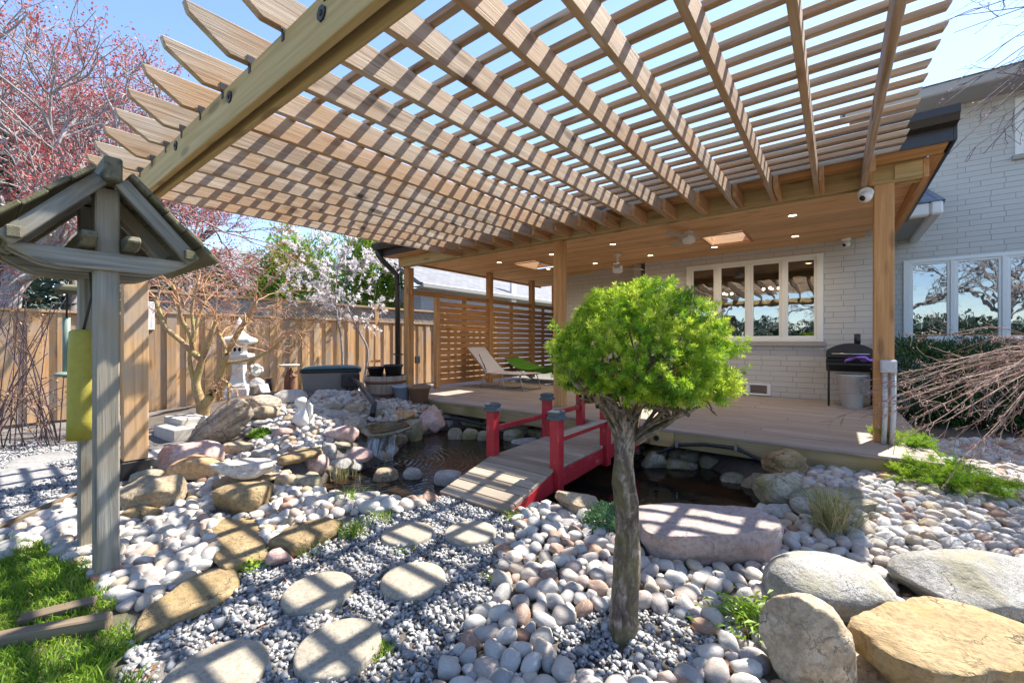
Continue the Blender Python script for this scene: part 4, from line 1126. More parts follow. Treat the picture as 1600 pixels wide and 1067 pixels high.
for (a, b_, c, d, mm, lab) in [(350, 690, 394, 717, 'r_tan', 'tan rock tucked below the leaning striated rock'), (392, 700, 432, 724, 'r_grey', 'grey rock above the banded white stone'), (455, 742, 500, 766, 'r_mossy', 'mossy flat rock on the bank left of the reeds'),
      (430, 740, 462, 766, 'r_tan', 'tan rock right of the banded white stone'), (204, 732, 252, 760, 'r_mossy', 'olive rock behind the rough tan speckled boulder'), (196, 790, 250, 818, 'r_gold', 'gold rock in front of the rough tan speckled boulder'),
      (505, 640, 545, 660, 'r_grey', 'grey rock between the statue and the waterfall pool'), (440, 648, 470, 664, 'r_tan', 'small tan rock left of the kneeling statue base'), (425, 668, 460, 688, 'r_pink', 'pinkish rock beside the bright ground plant'),
      (520, 752, 562, 772, 'r_orange', 'orange brown rock at the pond edge above the gold block'), (232, 806, 262, 826, 'r_grey', 'grey rock among the pebbles near the bell stand'), (395, 655, 428, 672, 'r_grey', 'smooth grey rock under the long driftwood coloured rock')]:
    rock_px('rock', lab, a, b_, c, d, M[mm], 0.7, cuts=5, rough=0.11)
# stones in the pond and along its near shore
rock_px('rock', 'smooth blue grey stone rising from the water by the bridge ramp', 678, 734, 722, 762, M['r_grey'], 0.8, z=WATER_Z - 0.02, cuts=1, rough=0.06)
rock_px('rock', 'wet tan stone sitting in the pond near the reeds', 585, 730, 622, 756, M['r_tan'], 0.8, z=WATER_Z - 0.02, cuts=2, rough=0.08)
rock_px('rock', 'small wet grey stone sitting in the pond shallows', 630, 730, 660, 752, M['r_grey'], 0.8, z=WATER_Z - 0.02, cuts=2, rough=0.08)
rock_px('rock', 'brown boulder on the shore right of the bridge ramp', 868, 765, 934, 806, M['r_tan'], 0.8, cuts=5, sub=5)
rock_px('rock', 'pink angular rock at the edge of the gravel path by the weeds', 417, 856, 457, 892, M['r_pink'], 0.9, cuts=6)
rock_px('rock', 'flat grey stone on the near pond shore', 545, 770, 592, 792, M['r_grey'], 0.7, flat=0.4)
# right hand side of the pond
rock_px('rock', 'knobbly golden quartz boulder against the deck rim', 1196, 700, 1258, 750, M['r_gold'], 0.8, sub=5, rough=0.26, cuts=3)
rock_px('rock', 'large mossy brown boulder at the right end of the pond', 1183, 738, 1258, 796, M['r_mossy'], 0.8, sub=5, cuts=4)
rock_px('rock', 'mottled tan rock on the pond edge by the mauve stone', 1166, 798, 1206, 832, M['r_mossy'], 0.8)
rock_px('rock', 'grey veined rock behind the mottled tan rock', 1192, 789, 1240, 816, M['r_grey'], 0.7)
rock_px('rock', 'dark reddish rock leaning beside the mossy boulder', 1226, 762, 1286, 800, M['r_mossy'], 0.6, tilt=(0, R(-18), 0))
rock_px('rock', 'greenish grey boulder left of the dry grass clump', 1240, 776, 1302, 816, M['r_grey'], 0.7)
rock_px('rock', 'flat grey slab bridging the stones behind the dry grass', 1274, 764, 1346, 790, M['r_mossy'], 0.5, z=0.06, n=5, flat=0.35)
rock_px('rock', 'second flat grey slab right of the dry grass', 1316, 782, 1372, 812, M['r_mossy'], 0.55, z=0.02, n=5, flat=0.35)
# retaining stones under the deck
UD = [(1057, 701, 1094, 728, 'rounded olive stone under the deck right of the bolted block', 'r_mossy'), (1093, 709, 1124, 736, 'squat mossy stone under the deck beside the olive stone', 'r_mossy'),
      (1124, 710, 1192, 741, 'wide pale stone block under the deck above the water', 'r_mossy'), (1125, 738, 1168, 760, 'low flat stone at the waterline under the deck', 'r_mossy'),
      (1158, 742, 1197, 768, 'oval brown stone at the waterline near the mossy boulder', 'r_tan'), (1036, 714, 1088, 738, 'dark flat stone under the deck behind the spruce branches', 'r_mossy'), (1003, 705, 1040, 736, 'dark round stone under the deck behind the spruce trunk', 'r_mossy')]
for (a, b_, c, d, lab, mm) in UD:
    rock_px('rock', lab, a, b_, c, d, M[mm], 0.7, z=WATER_Z - 0.03, n=2.8, cuts=3, rough=0.08, sink=0.3)
UL = [(697, 654, 762, 671, 'long flat stone shelf under the left part of the deck', 'r_mossy', 5.0), (720, 669, 748, 690, 'pale rounded stone under the shelf left of the bridge', 'r_mossy', 2.6), (700, 668, 722, 690, 'dark stone beside the pale rounded stone under the deck', 'r_mossy', 2.6),
      (746, 672, 768, 692, 'dark grey stone just left of the near bridge post', 'r_mossy', 2.6), (786, 670, 820, 692, 'olive slanted stone between the bridge posts', 'r_mossy', 3.0), (798, 684, 842, 698, 'flat grey stone at the waterline between the bridge posts', 'r_grey', 4.0)]
for (a, b_, c, d, lab, mm, n_) in UL:
    rock_px('rock', lab, a, b_, c, d, M[mm], 0.6, z=WATER_Z - 0.03, n=n_, cuts=3, rough=0.09, sink=0.2)
rw = np.random.default_rng(77)
for row, (zb, zt) in enumerate(((WATER_Z - 0.06, -0.05), (-0.06, 0.06))):
    x = -4.6
    while x < -0.75:
        wd = rw.uniform(0.16, 0.36); h = (zt - zb) * rw.uniform(1.0, 1.25)
        put_rock('wall_stone', 'mossy brown stone stacked in the low pond wall under the deck edge', 'rock', (x + wd / 2, 4.84 + row * 0.04 + rw.uniform(-.03, .03), zb + h / 2), (wd, 0.22, h), rw.uniform(-.15, .15), M['r_mossy'], int(rw.integers(1e6)), 3, 'stones of the pond wall under the deck', n=3.2, cuts=3, rough=0.09)
        x += wd * 0.97
# waterfall lip slab and falling sheet
lip = [(566, 664), (585, 659), (640, 659), (645, 664), (625, 672), (600, 678), (575, 678), (564, 672)]
slab('waterfall_stone', 'flat brown slab forming the lip of the little waterfall', lip, 0.165, 0.05, M['r_mossy'], 'flat stone', rough=0.012)
b = MB(); V = []; g = []; nu, nt = 14, 9
for i in range(nu + 1):
    u = 578 + 44 * i / nu
    a = PZ(u, 676 - 0.12 * (u - 578), 0.170)
    for j in range(nt + 1):
        t = j / nt; w_ = 0.03 * vnoise(np.array([[i * 0.6, j * .2, 1.0]]))[0]
        if j == 0: q = a + Vector((-0.02, 0.05, 0.004))
        else: q = a + Vector((SS * 0.07, -CC * 0.13, 0)) * (t + w_ * 3) + Vector((0, 0, -0.35 * t ** 1.8))
        V.append(q); g.append((t * 0.35, i * 0.023, 0))
F = [(i * (nt + 1) + j, (i + 1) * (nt + 1) + j, (i + 1) * (nt + 1) + j + 1, i * (nt + 1) + j + 1) for i in range(nu) for j in range(nt)]
b.add(V, F, g, 0.5, True)
tag(b.build('waterfall', M['fall']), 'thin white sheet of water falling from the brown slab into the pond', 'waterfall')
# pool above the fall
pp = [PZ(u, v, 0.178) for u, v in [(572, 664), (600, 658), (634, 659), (641, 664), (618, 671), (598, 676), (578, 676)]]
me = bpy.data.meshes.new('waterfall_pool'); me.from_pydata([tuple(p) for p in pp], [], [tuple(range(len(pp)))]); tag(link_mesh('waterfall_pool', me, M['water']), kind='structure')

fo = PZ(592, 724, WATER_Z + 0.006)
wf = [o for o in bpy.data.objects if o.name == 'waterfall'][0]
b = MB(); rr_ = [(fo.x + 0.26 * math.cos(t) * (1 + .25 * math.sin(3 * t)), fo.y + 0.17 * math.sin(t) * (1 + .2 * math.cos(2 * t)), fo.z) for t in np.linspace(0, 6.283, 25)[:-1]]
b.add(rr_, [tuple(range(24))]); b.build('foam', M['foam'], wf)
# wet stones all round the water's edge
rw = np.random.default_rng(78)
for i in range(len(POND)):
    ax_, ay_ = POND[i]; bx_, by_ = POND[(i + 1) % len(POND)]; L = math.hypot(bx_ - ax_, by_ - ay_); m = max(1, int(L / 0.19))
    for k in range(m):
        f = (k + rw.uniform(.2, .8)) / m; x, y = ax_ + (bx_ - ax_) * f, ay_ + (by_ - ay_) * f
        if y > 4.4 and x > -4.5 or (BX0 - .1 < x < BX1 + .1): continue
        wd = rw.uniform(0.10, 0.22)
        put_rock('shore_stone', 'wet rounded stone along the edge of the pond water', 'rock', (x + rw.uniform(-.03, .03), y + rw.uniform(-.03, .03), -0.085 + rw.uniform(-.03, .02)), (wd, wd * rw.uniform(.6, .9), rw.uniform(.10, .17)), rw.uniform(0, 6), M[['r_mossy', 'r_grey', 'r_tan', 'r_mossy'][int(rw.integers(4))]], int(rw.integers(1e6)), 3, 'stones along the pond edge', n=2.4, cuts=2, rough=0.09)
# concrete blocks by the maple
def stone_block(label, u, v, z, lx, ly, h, rot=0.0):
    p = PZ(u, v, z); b = MB(); b.box(-lx / 2, lx / 2, -ly / 2, ly / 2, 0, h)
    o = b.build('stone_block', M['concrete'], None, bevel=0.012, seg=2); o.location = (p.x, p.y, z - h); o.rotation_euler = (0, 0, rot)
    ROCKS.append((p.x, p.y, lx / 2, ly / 2, rot, z)); tag(o, label, 'stone block')
stone_block('long pale concrete block step beside the maple trunk', 284, 664, 0.17, 0.55, 0.36, 0.20, 0.1)
stone_block('upper pale concrete block behind the long step', 292, 650, 0.24, 0.50, 0.30, 0.28, 0.1)
stone_block('small white concrete block near the pergola post base', 250, 708, 0.12, 0.36, 0.26, 0.16, 0.3)
# grey paving slabs on the path at the far left
for i, (ol, lab) in enumerate([([(-60, 742), (60, 722), (118, 735), (40, 756), (-60, 772)], 'pale grey paving slab in the side path below the shrubs'), ([(20, 716), (100, 702), (125, 712), (60, 724), (0, 730)], 'far pale paving slab in the side path')]):
    slab('paving_slab', lab, ol, 0.025, 0.04, M['paver'], 'paving slab')
# landscape timber along the lawn
b = MB(); a, c = PZ(-40, 1000, 0.05), PZ(172, 962, 0.05); b.bar(a - Vector((0, 0, .03)), c - Vector((0, 0, .03)), 0.05, 0.08)
tag(b.build('edging_timber', M['tie'], None, bevel=0.006), 'low weathered timber edging between lawn and pebbles', 'edging')
b = MB(); a, c = PZ(30, 968, 0.03), PZ(150, 938, 0.03); b.bar(a, c, 0.06, 0.025)
tag(b.build('timber_board', M['tie'], None, bevel=0.004), 'flat tan board lying in the grass behind the edging timber', 'board')
b = MB(); a, c = PZ(-20, 838, 0.03), PZ(118, 775, 0.03); b.bar(a, c, 0.03, 0.07)
tag(b.build('edging_board', M['tie'], None, bevel=0.004), 'thin brown edging board between side path and pebbles', 'edging')
# path on the right
b = MB()
for k in range(5):
    b.box(0.85 + k * 0.92, 1.75 + k * 0.92, 5.55, 6.3, -0.04, 0.10)
b.build('stone_path', M['paver'], None, bevel=0.006, kind='structure')

# ------------------------------------------------------------------ bridge
bridge = thing('garden_bridge', 'small arched red garden bridge with weathered grey planks over the pond', 'bridge', (-2.03, 3.3, 0))
BP = [(2.16, 0.035), (2.75, 0.175), (3.70, 0.19), (4.42, 0.19)]
def bz(y):
    for (ya, za), (yb, zb) in zip(BP[:-1], BP[1:]):
        if y <= yb: return za + (zb - za) * (y - ya) / (yb - ya)
    return BP[-1][1]
b = MB(); y = 2.165
while y < 4.40:
    ym = y + 0.047; sl_ = (bz(ym + .02) - bz(ym - .02)) / .04
    b.bar((BX0 - 0.0, ym, bz(ym) - 0.012), (BX1 + 0.0, ym, bz(ym) - 0.012 + random.uniform(-.002, .002)), 0.096, 0.024, up=(0, -sl_, 1)); y += 0.1
b.build('planks', M['bridge_wood'], bridge, bevel=0.003)
for x in (BX0 + 0.03, BX1 - 0.03):
    b = MB(); s = 1 if x > -2 else -1; xx = x + s * 0.012
    top = [(yy, zz - 0.026) for yy, zz in BP]; bot = [(4.42, 0.03), (3.70, 0.03), (2.80, 0.0), (2.16, -0.03)]
    b.prism(top + bot, (0, 1, 0), (0, 0, 1), (0.036, 0, 0), org=(xx - 0.018, 0, 0)); b.build('side_beam', M['red'], bridge, bevel=0.004)
for side, x in ((-1, BX0 - 0.005), (1, BX1 + 0.005)):
    for y in (2.79, 3.66, 4.38):
        b = MB(); b.bar((x, y, 0.0), (x, y, 0.555), 0.082, 0.082, up=(0, 1, 0)); po = b.build('post', M['red'], bridge, bevel=0.004)
        b = MB(); b.lathe((x, y, 0.553), [(0.066, 0), (0.082, 0.004), (0.082, 0.026), (0.068, 0.03), (0.068, 0.048), (0.076, 0.052), (0.076, 0.062), (0.05, 0.075), (0.001, 0.078)], 4, smooth=False, rot=math.pi / 4); b.build('post_cap', M['cap'], po, bevel=0.002)
    for ya, yb in ((2.835, 3.615), (3.705, 4.335)):
        b = MB(); b.bar((x, ya, 0.40), (x, yb, 0.40), 0.04, 0.045); b.build('rail', M['red'], bridge, bevel=0.004)
        if side > 0 and ya < 3:
            b = MB(); b.bar((x, ya, 0.4245), (x, yb, 0.4245), 0.07, 0.018); b.build('rail_cap', M['bridge_wood'], bridge, bevel=0.003)

# ------------------------------------------------------------------ pebbles
PEB = [('right', [(812, 802), (800, 835), (776, 850), (790, 905), (756, 955), (712, 1015), (690, 1067), (640, 1300), (1900, 1300), (2000, 880), (1720, 690), (1420, 690), (1340, 725), (1195, 745), (1165, 815), (1000, 806), (930, 806), (870, 790), (835, 792)], 0.0245, 0.40),
       ('left', [(-60, 850), (60, 800), (120, 770), (200, 770), (330, 760), (440, 765), (545, 770), (545, 800), (420, 850), (330, 885), (215, 958), (170, 945), (150, 905), (60, 850), (0, 880)], 0.0235, 0.42),
       ('mound', [(385, 690), (392, 640), (440, 625), (505, 640), (560, 660), (545, 690), (505, 720), (470, 745), (420, 745), (430, 720), (400, 715)], 0.026, 0.42),
       ('back', [(480, 632), (500, 612), (560, 612), (580, 628), (640, 626), (690, 634), (690, 650), (600, 660), (560, 655), (520, 650)], 0.028, 0.4),
       ('shore', [(540, 800), (545, 780), (600, 780), (660, 778), (695, 768), (700, 775), (640, 800), (560, 806)], 0.034, 0.25),
       ('bank', [(225, 735), (250, 760), (440, 770), (470, 770), (470, 745), (420, 712), (360, 690), (300, 712)], 0.025, 0.4)]
TRUNK = PZ(972, 990, 0)
def rock_clear(x, y, r):
    for (rx, ry, a, b_, rot, _) in ROCKS:
        dx, dy = x - rx, y - ry
        c, s = math.cos(rot), math.sin(rot)
        lx, ly = dx * c + dy * s, -dx * s + dy * c
        if (lx / (a + r * 0.55)) ** 2 + (ly / (b_ + r * 0.55)) ** 2 < 0.9: return False
    for S in SLABS:
        if inpoly(np.array([x]), np.array([y]), S)[0]: return False
    return True
def bridge_clear(x, y): return not (BX0 - 0.03 < x < BX1 + 0.03 and 2.1 < y < 4.5)
pebbles = []
cellsz = 0.06
grid = {}
TG = {}   # tree gravel patch in px
for key, poly, rmean, rvar in PEB:
    us = np.array([p[0] for p in poly]); vs = np.array([p[1] for p in poly])
    corners = [G(float(a), float(max(c, 560))) [0] for a, c in zip(us, vs)]
    x0, x1 = min(p.x for p in corners), max(p.x for p in corners); y0, y1 = min(p.y for p in corners), max(p.y for p in corners)
    n = int((x1 - x0) * (y1 - y0) / (rmean * rmean) * 7); n = min(n, 140000)
    xs = RNG.uniform(x0, x1, n); ys = RNG.uniform(y0, y1, n); zs = H(xs, ys)
    u, v, cz = proj(xs, ys, zs)
    ok = inpoly(u, v, poly) & (cz > 0.3)
    patch = ((u - 985) / 125) ** 2 + ((v - 1010) / 62) ** 2 < 1
    ok &= ~patch & ~inpoly(xs, ys, POND)
    sizes = np.sort(rmean * np.exp(RNG.normal(0, rvar, n)))[::-1].clip(rmean * 0.5, rmean * 1.9)
    cand = np.nonzero(ok)[0]
    if len(cand) == 0: continue
    sz = np.sort(rmean * np.exp(RNG.normal(0, rvar, len(cand))))[::-1].clip(rmean * 0.42, rmean * 1.75)
    for i, r in zip(cand, sz):
        x, y = xs[i], ys[i]
        cx, cy = int(x // cellsz), int(y // cellsz); bad = False
        for gx in range(cx - 2, cx + 3):
            for gy in range(cy - 2, cy + 3):
                for (qx, qy, qr) in grid.get((gx, gy), ()):
                    if (qx - x) ** 2 + (qy - y) ** 2 < ((qr + r) * 0.80) ** 2: bad = True; break
                if bad: break
            if bad: break
        if bad or not rock_clear(x, y, r) or not bridge_clear(x, y): continue
        grid.setdefault((cx, cy), []).append((x, y, r))
        pebbles.append((x, y, float(zs[i]), r, key, cz[i], u[i], v[i]))
PV = []
for k in range(9):
    V, F = rock_shape(900 + k, 3, n=2.2, cuts=2 + k % 3, cutd=(0.6, 0.92), rough=0.11)
    PV.append((V, F, link_mesh('pebble_source', np_mesh('pebble', V, F, smooth=True), M['pebble']).data))
for o in [o for o in bpy.data.objects if o.name.startswith('pebble_source')]: bpy.data.objects.remove(o)
def score(p):
    x, y, z, r, key, cz, u, v = p
    inside = -20 < u < 1620 and v < 1085
    return r / max(cz, 0.3) * (1 if inside else 0.05)
pebbles.sort(key=score, reverse=True)
SV = []; SF = []; ST = []; nv = 0
PLAB = {'right': 'smooth pale river pebble in the wide bed around the dwarf spruce and boulders', 'left': 'smooth pale river pebble in the bed right of the bell stand posts', 'mound': 'small smooth pebble on the mound around the kneeling statue',
        'back': 'smooth pale pebble piled around the barrel planter and filter tub', 'shore': 'smooth grey pebble on the near pond shore behind the stepping stones', 'bank': 'smooth pebble on the bank below the orange brown rocks'}
for i, (x, y, z, r, key, cz, u, v) in enumerate(pebbles):
    fl = random.uniform(0.62, 0.85); asp = random.uniform(0.58, 0.95)
    S = np.array([2.45 * r, 2.45 * r * asp, 2 * r * fl])
    rot = (random.uniform(-.5, .5), random.uniform(-.5, .5), random.uniform(0, 6.28))
    loc = (x, y, z + r * fl * random.uniform(0.45, 0.8))
    V, F, me = PV[i % 9]
    if i < 298:
        o = link_mesh('pebble', me, None, None, loc); o.rotation_euler = rot; o.scale = S
        tag(o, PLAB[key], 'pebble', {'right': 'pebbles around the dwarf spruce', 'left': 'pebbles beside the bell stand', 'mound': 'pebbles on the mound', 'back': 'pebbles around the barrel', 'shore': 'pebbles on the pond shore', 'bank': 'pebbles on the bank'}[key])
    else:
        if cz > 4.2 or v > 1100: V, F = ico(2)[0] * 0.5 * (1 + 0.05 * vnoise(ico(2)[0] * 2 + i)[:, None]), ico(2)[1]
        Rm = np.array(Matrix.Rotation(rot[2], 3, 'Z') @ Matrix.Rotation(rot[1], 3, 'Y') @ Matrix.Rotation(rot[0], 3, 'X'))
        SV.append((V * S) @ Rm.T + np.array(loc)); SF.append(F + nv); ST.append(np.full(len(F), random.random())); nv += len(V)
tag(link_mesh('pebble_bed', np_mesh('pebble_bed', np.concatenate(SV), np.concatenate(SF), tint=np.concatenate(ST), smooth=True), M['pebble']), 'bed of smaller smooth river pebbles filling the garden', 'pebbles', kind='stuff')
print('pebbles', len(pebbles))

# ------------------------------------------------------------------ crushed gravel
GRAV = [[(205, 1000), (240, 985), (372, 925), (384, 890), (425, 862), (540, 822), (560, 803), (640, 800), (690, 778), (705, 770), (810, 805), (800, 832), (776, 850), (790, 905), (756, 955), (712, 1015), (690, 1067), (640, 1300), (120, 1300)],
        [(-120, 830), (-120, 700), (60, 692), (122, 696), (190, 735), (120, 772), (40, 815)], [(860, 1010), (880, 965), (985, 945), (1090, 962), (1112, 1010), (1085, 1060), (985, 1076), (880, 1062)],
        [(400, 690), (430, 660), (470, 660), (500, 690), (450, 705)]]
def gravel(polys):
    xs = []; ys = []
    for poly in polys:
        cs = [G(float(a), float(c))[0] for a, c in poly]
        x0, x1 = min(p.x for p in cs), max(p.x for p in cs); y0, y1 = min(p.y for p in cs), max(p.y for p in cs)
        n = int((x1 - x0) * (y1 - y0) * 5600)
        x = RNG.uniform(x0, x1, n); y = RNG.uniform(y0, y1, n)
        u, v, cz = proj(x, y, H(x, y)); k = inpoly(u, v, poly) & (cz > 0.3) & (RNG.uniform(0, 1, n) < np.clip(1.5 - cz / 6, 0.25, 1))
        xs.append(x[k]); ys.append(y[k])
    x = np.concatenate(xs); y = np.concatenate(ys)
    keep = np.ones(len(x), bool)
    for (rx, ry, a, b_, rot, _) in ROCKS:
        c, s = math.cos(rot), math.sin(rot); dx, dy = x - rx, y - ry
        keep &= ((dx * c + dy * s) / (a - .01)) ** 2 + ((-dx * s + dy * c) / (b_ - .01)) ** 2 > 1
    for S in SLABS: keep &= ~inpoly(x, y, S)
    keep &= ~inpoly(x, y, POND)
    x, y = x[keep], y[keep]; n = len(x)
    D = np.array([(x_, y_, z_) for z_ in (-1, 1) for x_, y_ in ((-1, -1), (1, -1), (1, 1), (-1, 1))], float) * 0.72; F = np.array([(3, 2, 1, 0), (4, 5, 6, 7), (0, 1, 5, 4), (1, 2, 6, 5), (2, 3, 7, 6), (3, 0, 4, 7)])
    rs = np.random.default_rng(5)
    r = 0.0098 * np.exp(rs.normal(0, 0.28, n))
    V = np.repeat(D[None], n, 0) * rs.uniform(0.45, 1.3, (n, len(D), 1)) + rs.normal(0, 0.12, (n, len(D), 3))
    A = rs.normal(size=(n, 3, 3)); Q, _ = np.linalg.qr(A)
    V = V * (rs.uniform(0.55, 1.2, (n, 1, 3)))
    V = np.einsum('nij,nkj->nki', Q, V) * r[:, None, None]
    V[:, :, 2] *= 0.8
    V += np.stack([x, y, H(x, y) + r * rs.uniform(0.1, 1.1, n)], 1)[:, None, :]
    FF = (F[None] + (np.arange(n) * len(D))[:, None, None]).reshape(-1, 4)
    me = np_mesh('gravel', V.reshape(-1, 3), FF, tint=np.repeat(rs.uniform(0, 1, n), len(F)))
    tag(link_mesh('gravel', me, M['chip']), 'crushed grey gravel of the garden path', 'gravel', kind='stuff')
    print('chips', n)
gravel(GRAV)
# ------------------------------------------------------------------ bell stand at the left
SX, SYY = -2.84, 0.415
st = thing('bell_stand', 'weathered two post garden bell stand with mossy gabled wooden roof', 'bell stand', (-3.05, SYY, 0))
RZ, EZ = 1.935, 1.585        # ridge and eave heights
for x in (SX, -3.30):
    b = MB(); z0 = 0.0
    b.bar((x, SYY, z0), (x, SYY, RZ - 0.03), 0.088, 0.088, up=(0, 1, 0)); b.build('post', M['oldwood'], st, bevel=0.006)
    b = MB(); b.box(x - 0.07, x + 0.07, SYY - 0.06, SYY + 0.06, -0.04, 0.045); b.build('post_foot', M['redclay'] if x > -3 else M['oldwood'], st, bevel=0.006)
# cross rails in the gable planes, ends curved up
def rail_outline(half, h):
    o = []
    for t in np.linspace(0, 1, 7): o.append((-half + 0.10 * t, 0.0 + h * 0.5 - h * 0.55 * math.sin(t * math.pi / 2)))
    lo = [(-half, h * 0.30)] + [(-half + 0.03, h * 0.05), (-half + 0.07, -h * 0.22), (-half + 0.11, -h * 0.42), (-half + 0.16, -h * 0.5)]
    pts = lo + [(-p[0], p[1]) for p in lo[::-1]]
    return pts + [(half, h * 0.5), (-half, h * 0.5)]
for x in (SX + 0.044, SX - 0.076, -3.30 + 0.044, -3.30 - 0.076):
    b = MB(); b.prism(rail_outline(0.315, 0.085), (0, 1, 0), (0, 0, 1), (0.032, 0, 0), org=(x, SYY, 1.545)); b.build('cross_rail', M['oldwood'], st, bevel=0.005)
# plates along X resting on the rails
for dy in (-0.075, 0.075):
    b = MB(); o = [(-3.52, 0.0), (-3.48, -0.04), (-2.72, -0.04), (-2.67, 0.0), (-2.69, 0.028), (-3.50, 0.028)]
    b.prism(o, (1, 0, 0), (0, 0, 1), (0, 0.055, 0), org=(0, SYY + dy - 0.028, 1.64)); b.build('plate', M['mosswood'], st, bevel=0.006)
for dy in (-0.30, 0.30):
    b = MB(); b.bar((-3.54, SYY + dy, 1.615), (-2.68, SYY + dy, 1.615), 0.045, 0.05); b.build('eave_plate', M['mosswood'], st, bevel=0.005)
b = MB(); b.bar((-3.60, SYY, RZ + 0.03), (-2.66, SYY, RZ + 0.03), 0.065, 0.11); b.build('ridge_beam', M['mosswood'], st, bevel=0.008)
rise, run = RZ - 0.02 - EZ, 0.325
for sgn in (-1, 1):
    for x in (-2.73, -3.07, -3.42):
        b = MB(); b.bar((x, SYY + sgn * 0.036, RZ - 0.01), (x, SYY + sgn * run, EZ), 0.045, 0.062, up=(0, 0, 1)); b.build('rafter', M['oldwood'], st, bevel=0.004)
    d = Vector((0, sgn * run, -rise)); L = d.length; d.normalize(); nrm = Vector((0, sgn * rise, run)).normalized()
    n = 5; w = (L + 0.05) / n
    for k in range(n):
        c = Vector((-3.11, SYY + sgn * 0.03, RZ - 0.01)) + d * ((k + 0.5) * w) + nrm * (0.046 + 0.006 * (k % 2))
        b = MB(); b.bar(c + Vector((-0.49 + random.uniform(-.015, .015), 0, 0)), c + Vector((0.44 + random.uniform(-.015, .015), 0, 0)), w * (0.96 if k % 2 else 1.03), 0.02, up=tuple(nrm), tint=0.2 + 0.1 * k); b.build('roof_board', M['mosswood'], st, bevel=0.004)
# the bell and its striker hang from the stand
bx, by = -3.10, 0.368
bell = thing('garden_bell', 'long yellow cylindrical garden bell hanging between the grey posts', 'bell', (bx, by, 0.66))
b = MB(); R0 = 0.060
prof = [(R0 + .004, 0.0), (R0 + .002, 0.10), (R0, 0.3), (R0 - .003, 0.48), (R0 - 0.006, 0.555), (R0 - 0.02, 0.565), (0.002, 0.567)]
b.lathe((bx, by, 0.655), prof, 28); b.build('body', M['brass'], bell)
b = MB(); b.tube([(bx, by, 1.22), (bx + 0.01, by + 0.03, 1.4), (bx, by + 0.02, 1.62)], 0.006, 6); b.build('rope', M['rope'], bell)
p = W(104, 470, 2.85)
ch = thing('wind_chime', 'slim green chime tube with a dark disc hanging left of the yellow bell', 'chime', tuple(p))
b = MB(); b.tube([W(104, 590, 2.85), W(104, 496, 2.85)], 0.020, 12); b.build('tube', M['verdigris'], ch)
b = MB(); b.tube([W(104, 498, 2.85), W(105, 455, 2.85), W(106, 440, 2.85)], 0.006, 6); b.build('chain', M['black_metal'], ch)
c = W(99, 585, 2.80); b = MB(); b.sphere(c, 0.052, 20, 10, (1, 0.9, 0.34)); b.build('striker', M['verdigris'], ch)
b = MB(); q = W(108, 452, 2.85); b.tube([q + Vector((-0.03, -0.06, 0.0)), q + Vector((0.03, 0.12, 0.0))], 0.034, 8, smooth=False); b.build('bracket', M['mosswood'], ch)

# ------------------------------------------------------------------ lounger, hammock, grill and deck clutter
lo = thing('sun_lounger', 'striped fabric sun lounger with raised back on the deck', 'sun lounger', (-5.2, 6.5, DZ))
y0, y1 = 6.22, 6.78; hx = -5.28; zs = DZ + 0.29
prof = [(-5.95, DZ + 0.78), (-5.42, zs), (-4.50, zs + 0.01)]
for y in (y0, y1):
    b = MB(); b.tube([(a, y, z) for a, z in prof], 0.013, 8); b.build('side_rail', M['steel'], lo)
b = MB()
for (xa, za), (xb, zb) in zip(prof[:-1], prof[1:]):
    m = 8
    for i in range(m):
        f0, f1 = i / m, (i + 1) / m
        sag = lambda f: -0.012 * math.sin(f * math.pi)
        P = [(xa + (xb - xa) * f, y, za + (zb - za) * f + 0.012 + sag(f)) for f, y in ((f0, y0), (f1, y0), (f1, y1), (f0, y1))]
        P2 = [(p[0], p[1], p[2] - 0.006) for p in P]
        b.add(P + P2, [(0, 1, 2, 3), (7, 6, 5, 4), (0, 4, 5, 1), (1, 5, 6, 2), (2, 6, 7, 3), (3, 7, 4, 0)], tint=0.4)
b.build('sling', M['sling'], lo)
for xa, xb in ((-5.42, -5.58), (-5.02, -4.98), (-4.62, -4.52)):
    b = MB(); z1 = zs if xa > -5.4 else DZ + 0.36
    b.tube([(xa, y0, z1), (xb, y0 - .01, DZ + 0.012), (xb, y1 + .01, DZ + 0.012), (xa, y1, z1)], 0.011, 8); b.build('leg', M['steel'], lo)
b = MB(); b.tube([(-5.62, y0, DZ + 0.66), (-5.42, y0, DZ + 0.33)], 0.009, 6); b.build('back_strut', M['black_metal'], lo)

hm = thing('hammock_chair', 'green canvas hammock on a pale metal stand behind the sun lounger', 'hammock', (-4.7, 8.0, DZ))
b = MB(); nx = 12; A = PY(792, 553, 8.0); B = PY(905, 556, 7.6)
rows = []
for i in range(nx + 1):
    f = i / nx; c = A.lerp(B, f); sag = -0.42 * math.sin(f * math.pi); wid = 0.05 + 0.34 * math.sin(f * math.pi) ** 0.6
    rows.append([(c.x + wid * 0.3 * s, c.y + wid * s, c.z + sag + 0.10 * abs(s) ** 2 * math.sin(f * math.pi)) for s in (-1, -.5, 0, .5, 1)])
V = [p for r in rows for p in r] + [(p[0], p[1], p[2] - 0.006) for r in rows for p in r]; k = (nx + 1) * 5
F = [(i * 5 + j, i * 5 + j + 1, i * 5 + j + 6, i * 5 + j + 5) for i in range(nx) for j in range(4)]
b.add(V, F + [tuple(k + q for q in reversed(f)) for f in F], None, 0.5, True); b.build('sling', M['green_cloth'], hm)
mid = A.lerp(B, 0.5)
b = MB(); b.tube([A, Vector((A.x + 0.35, A.y - .05, DZ + 0.25)), Vector((mid.x - .1, mid.y, DZ + 0.03)), Vector((mid.x + .4, mid.y, DZ + 0.03)), B], 0.018, 8); b.build('stand', M['steel'], hm)
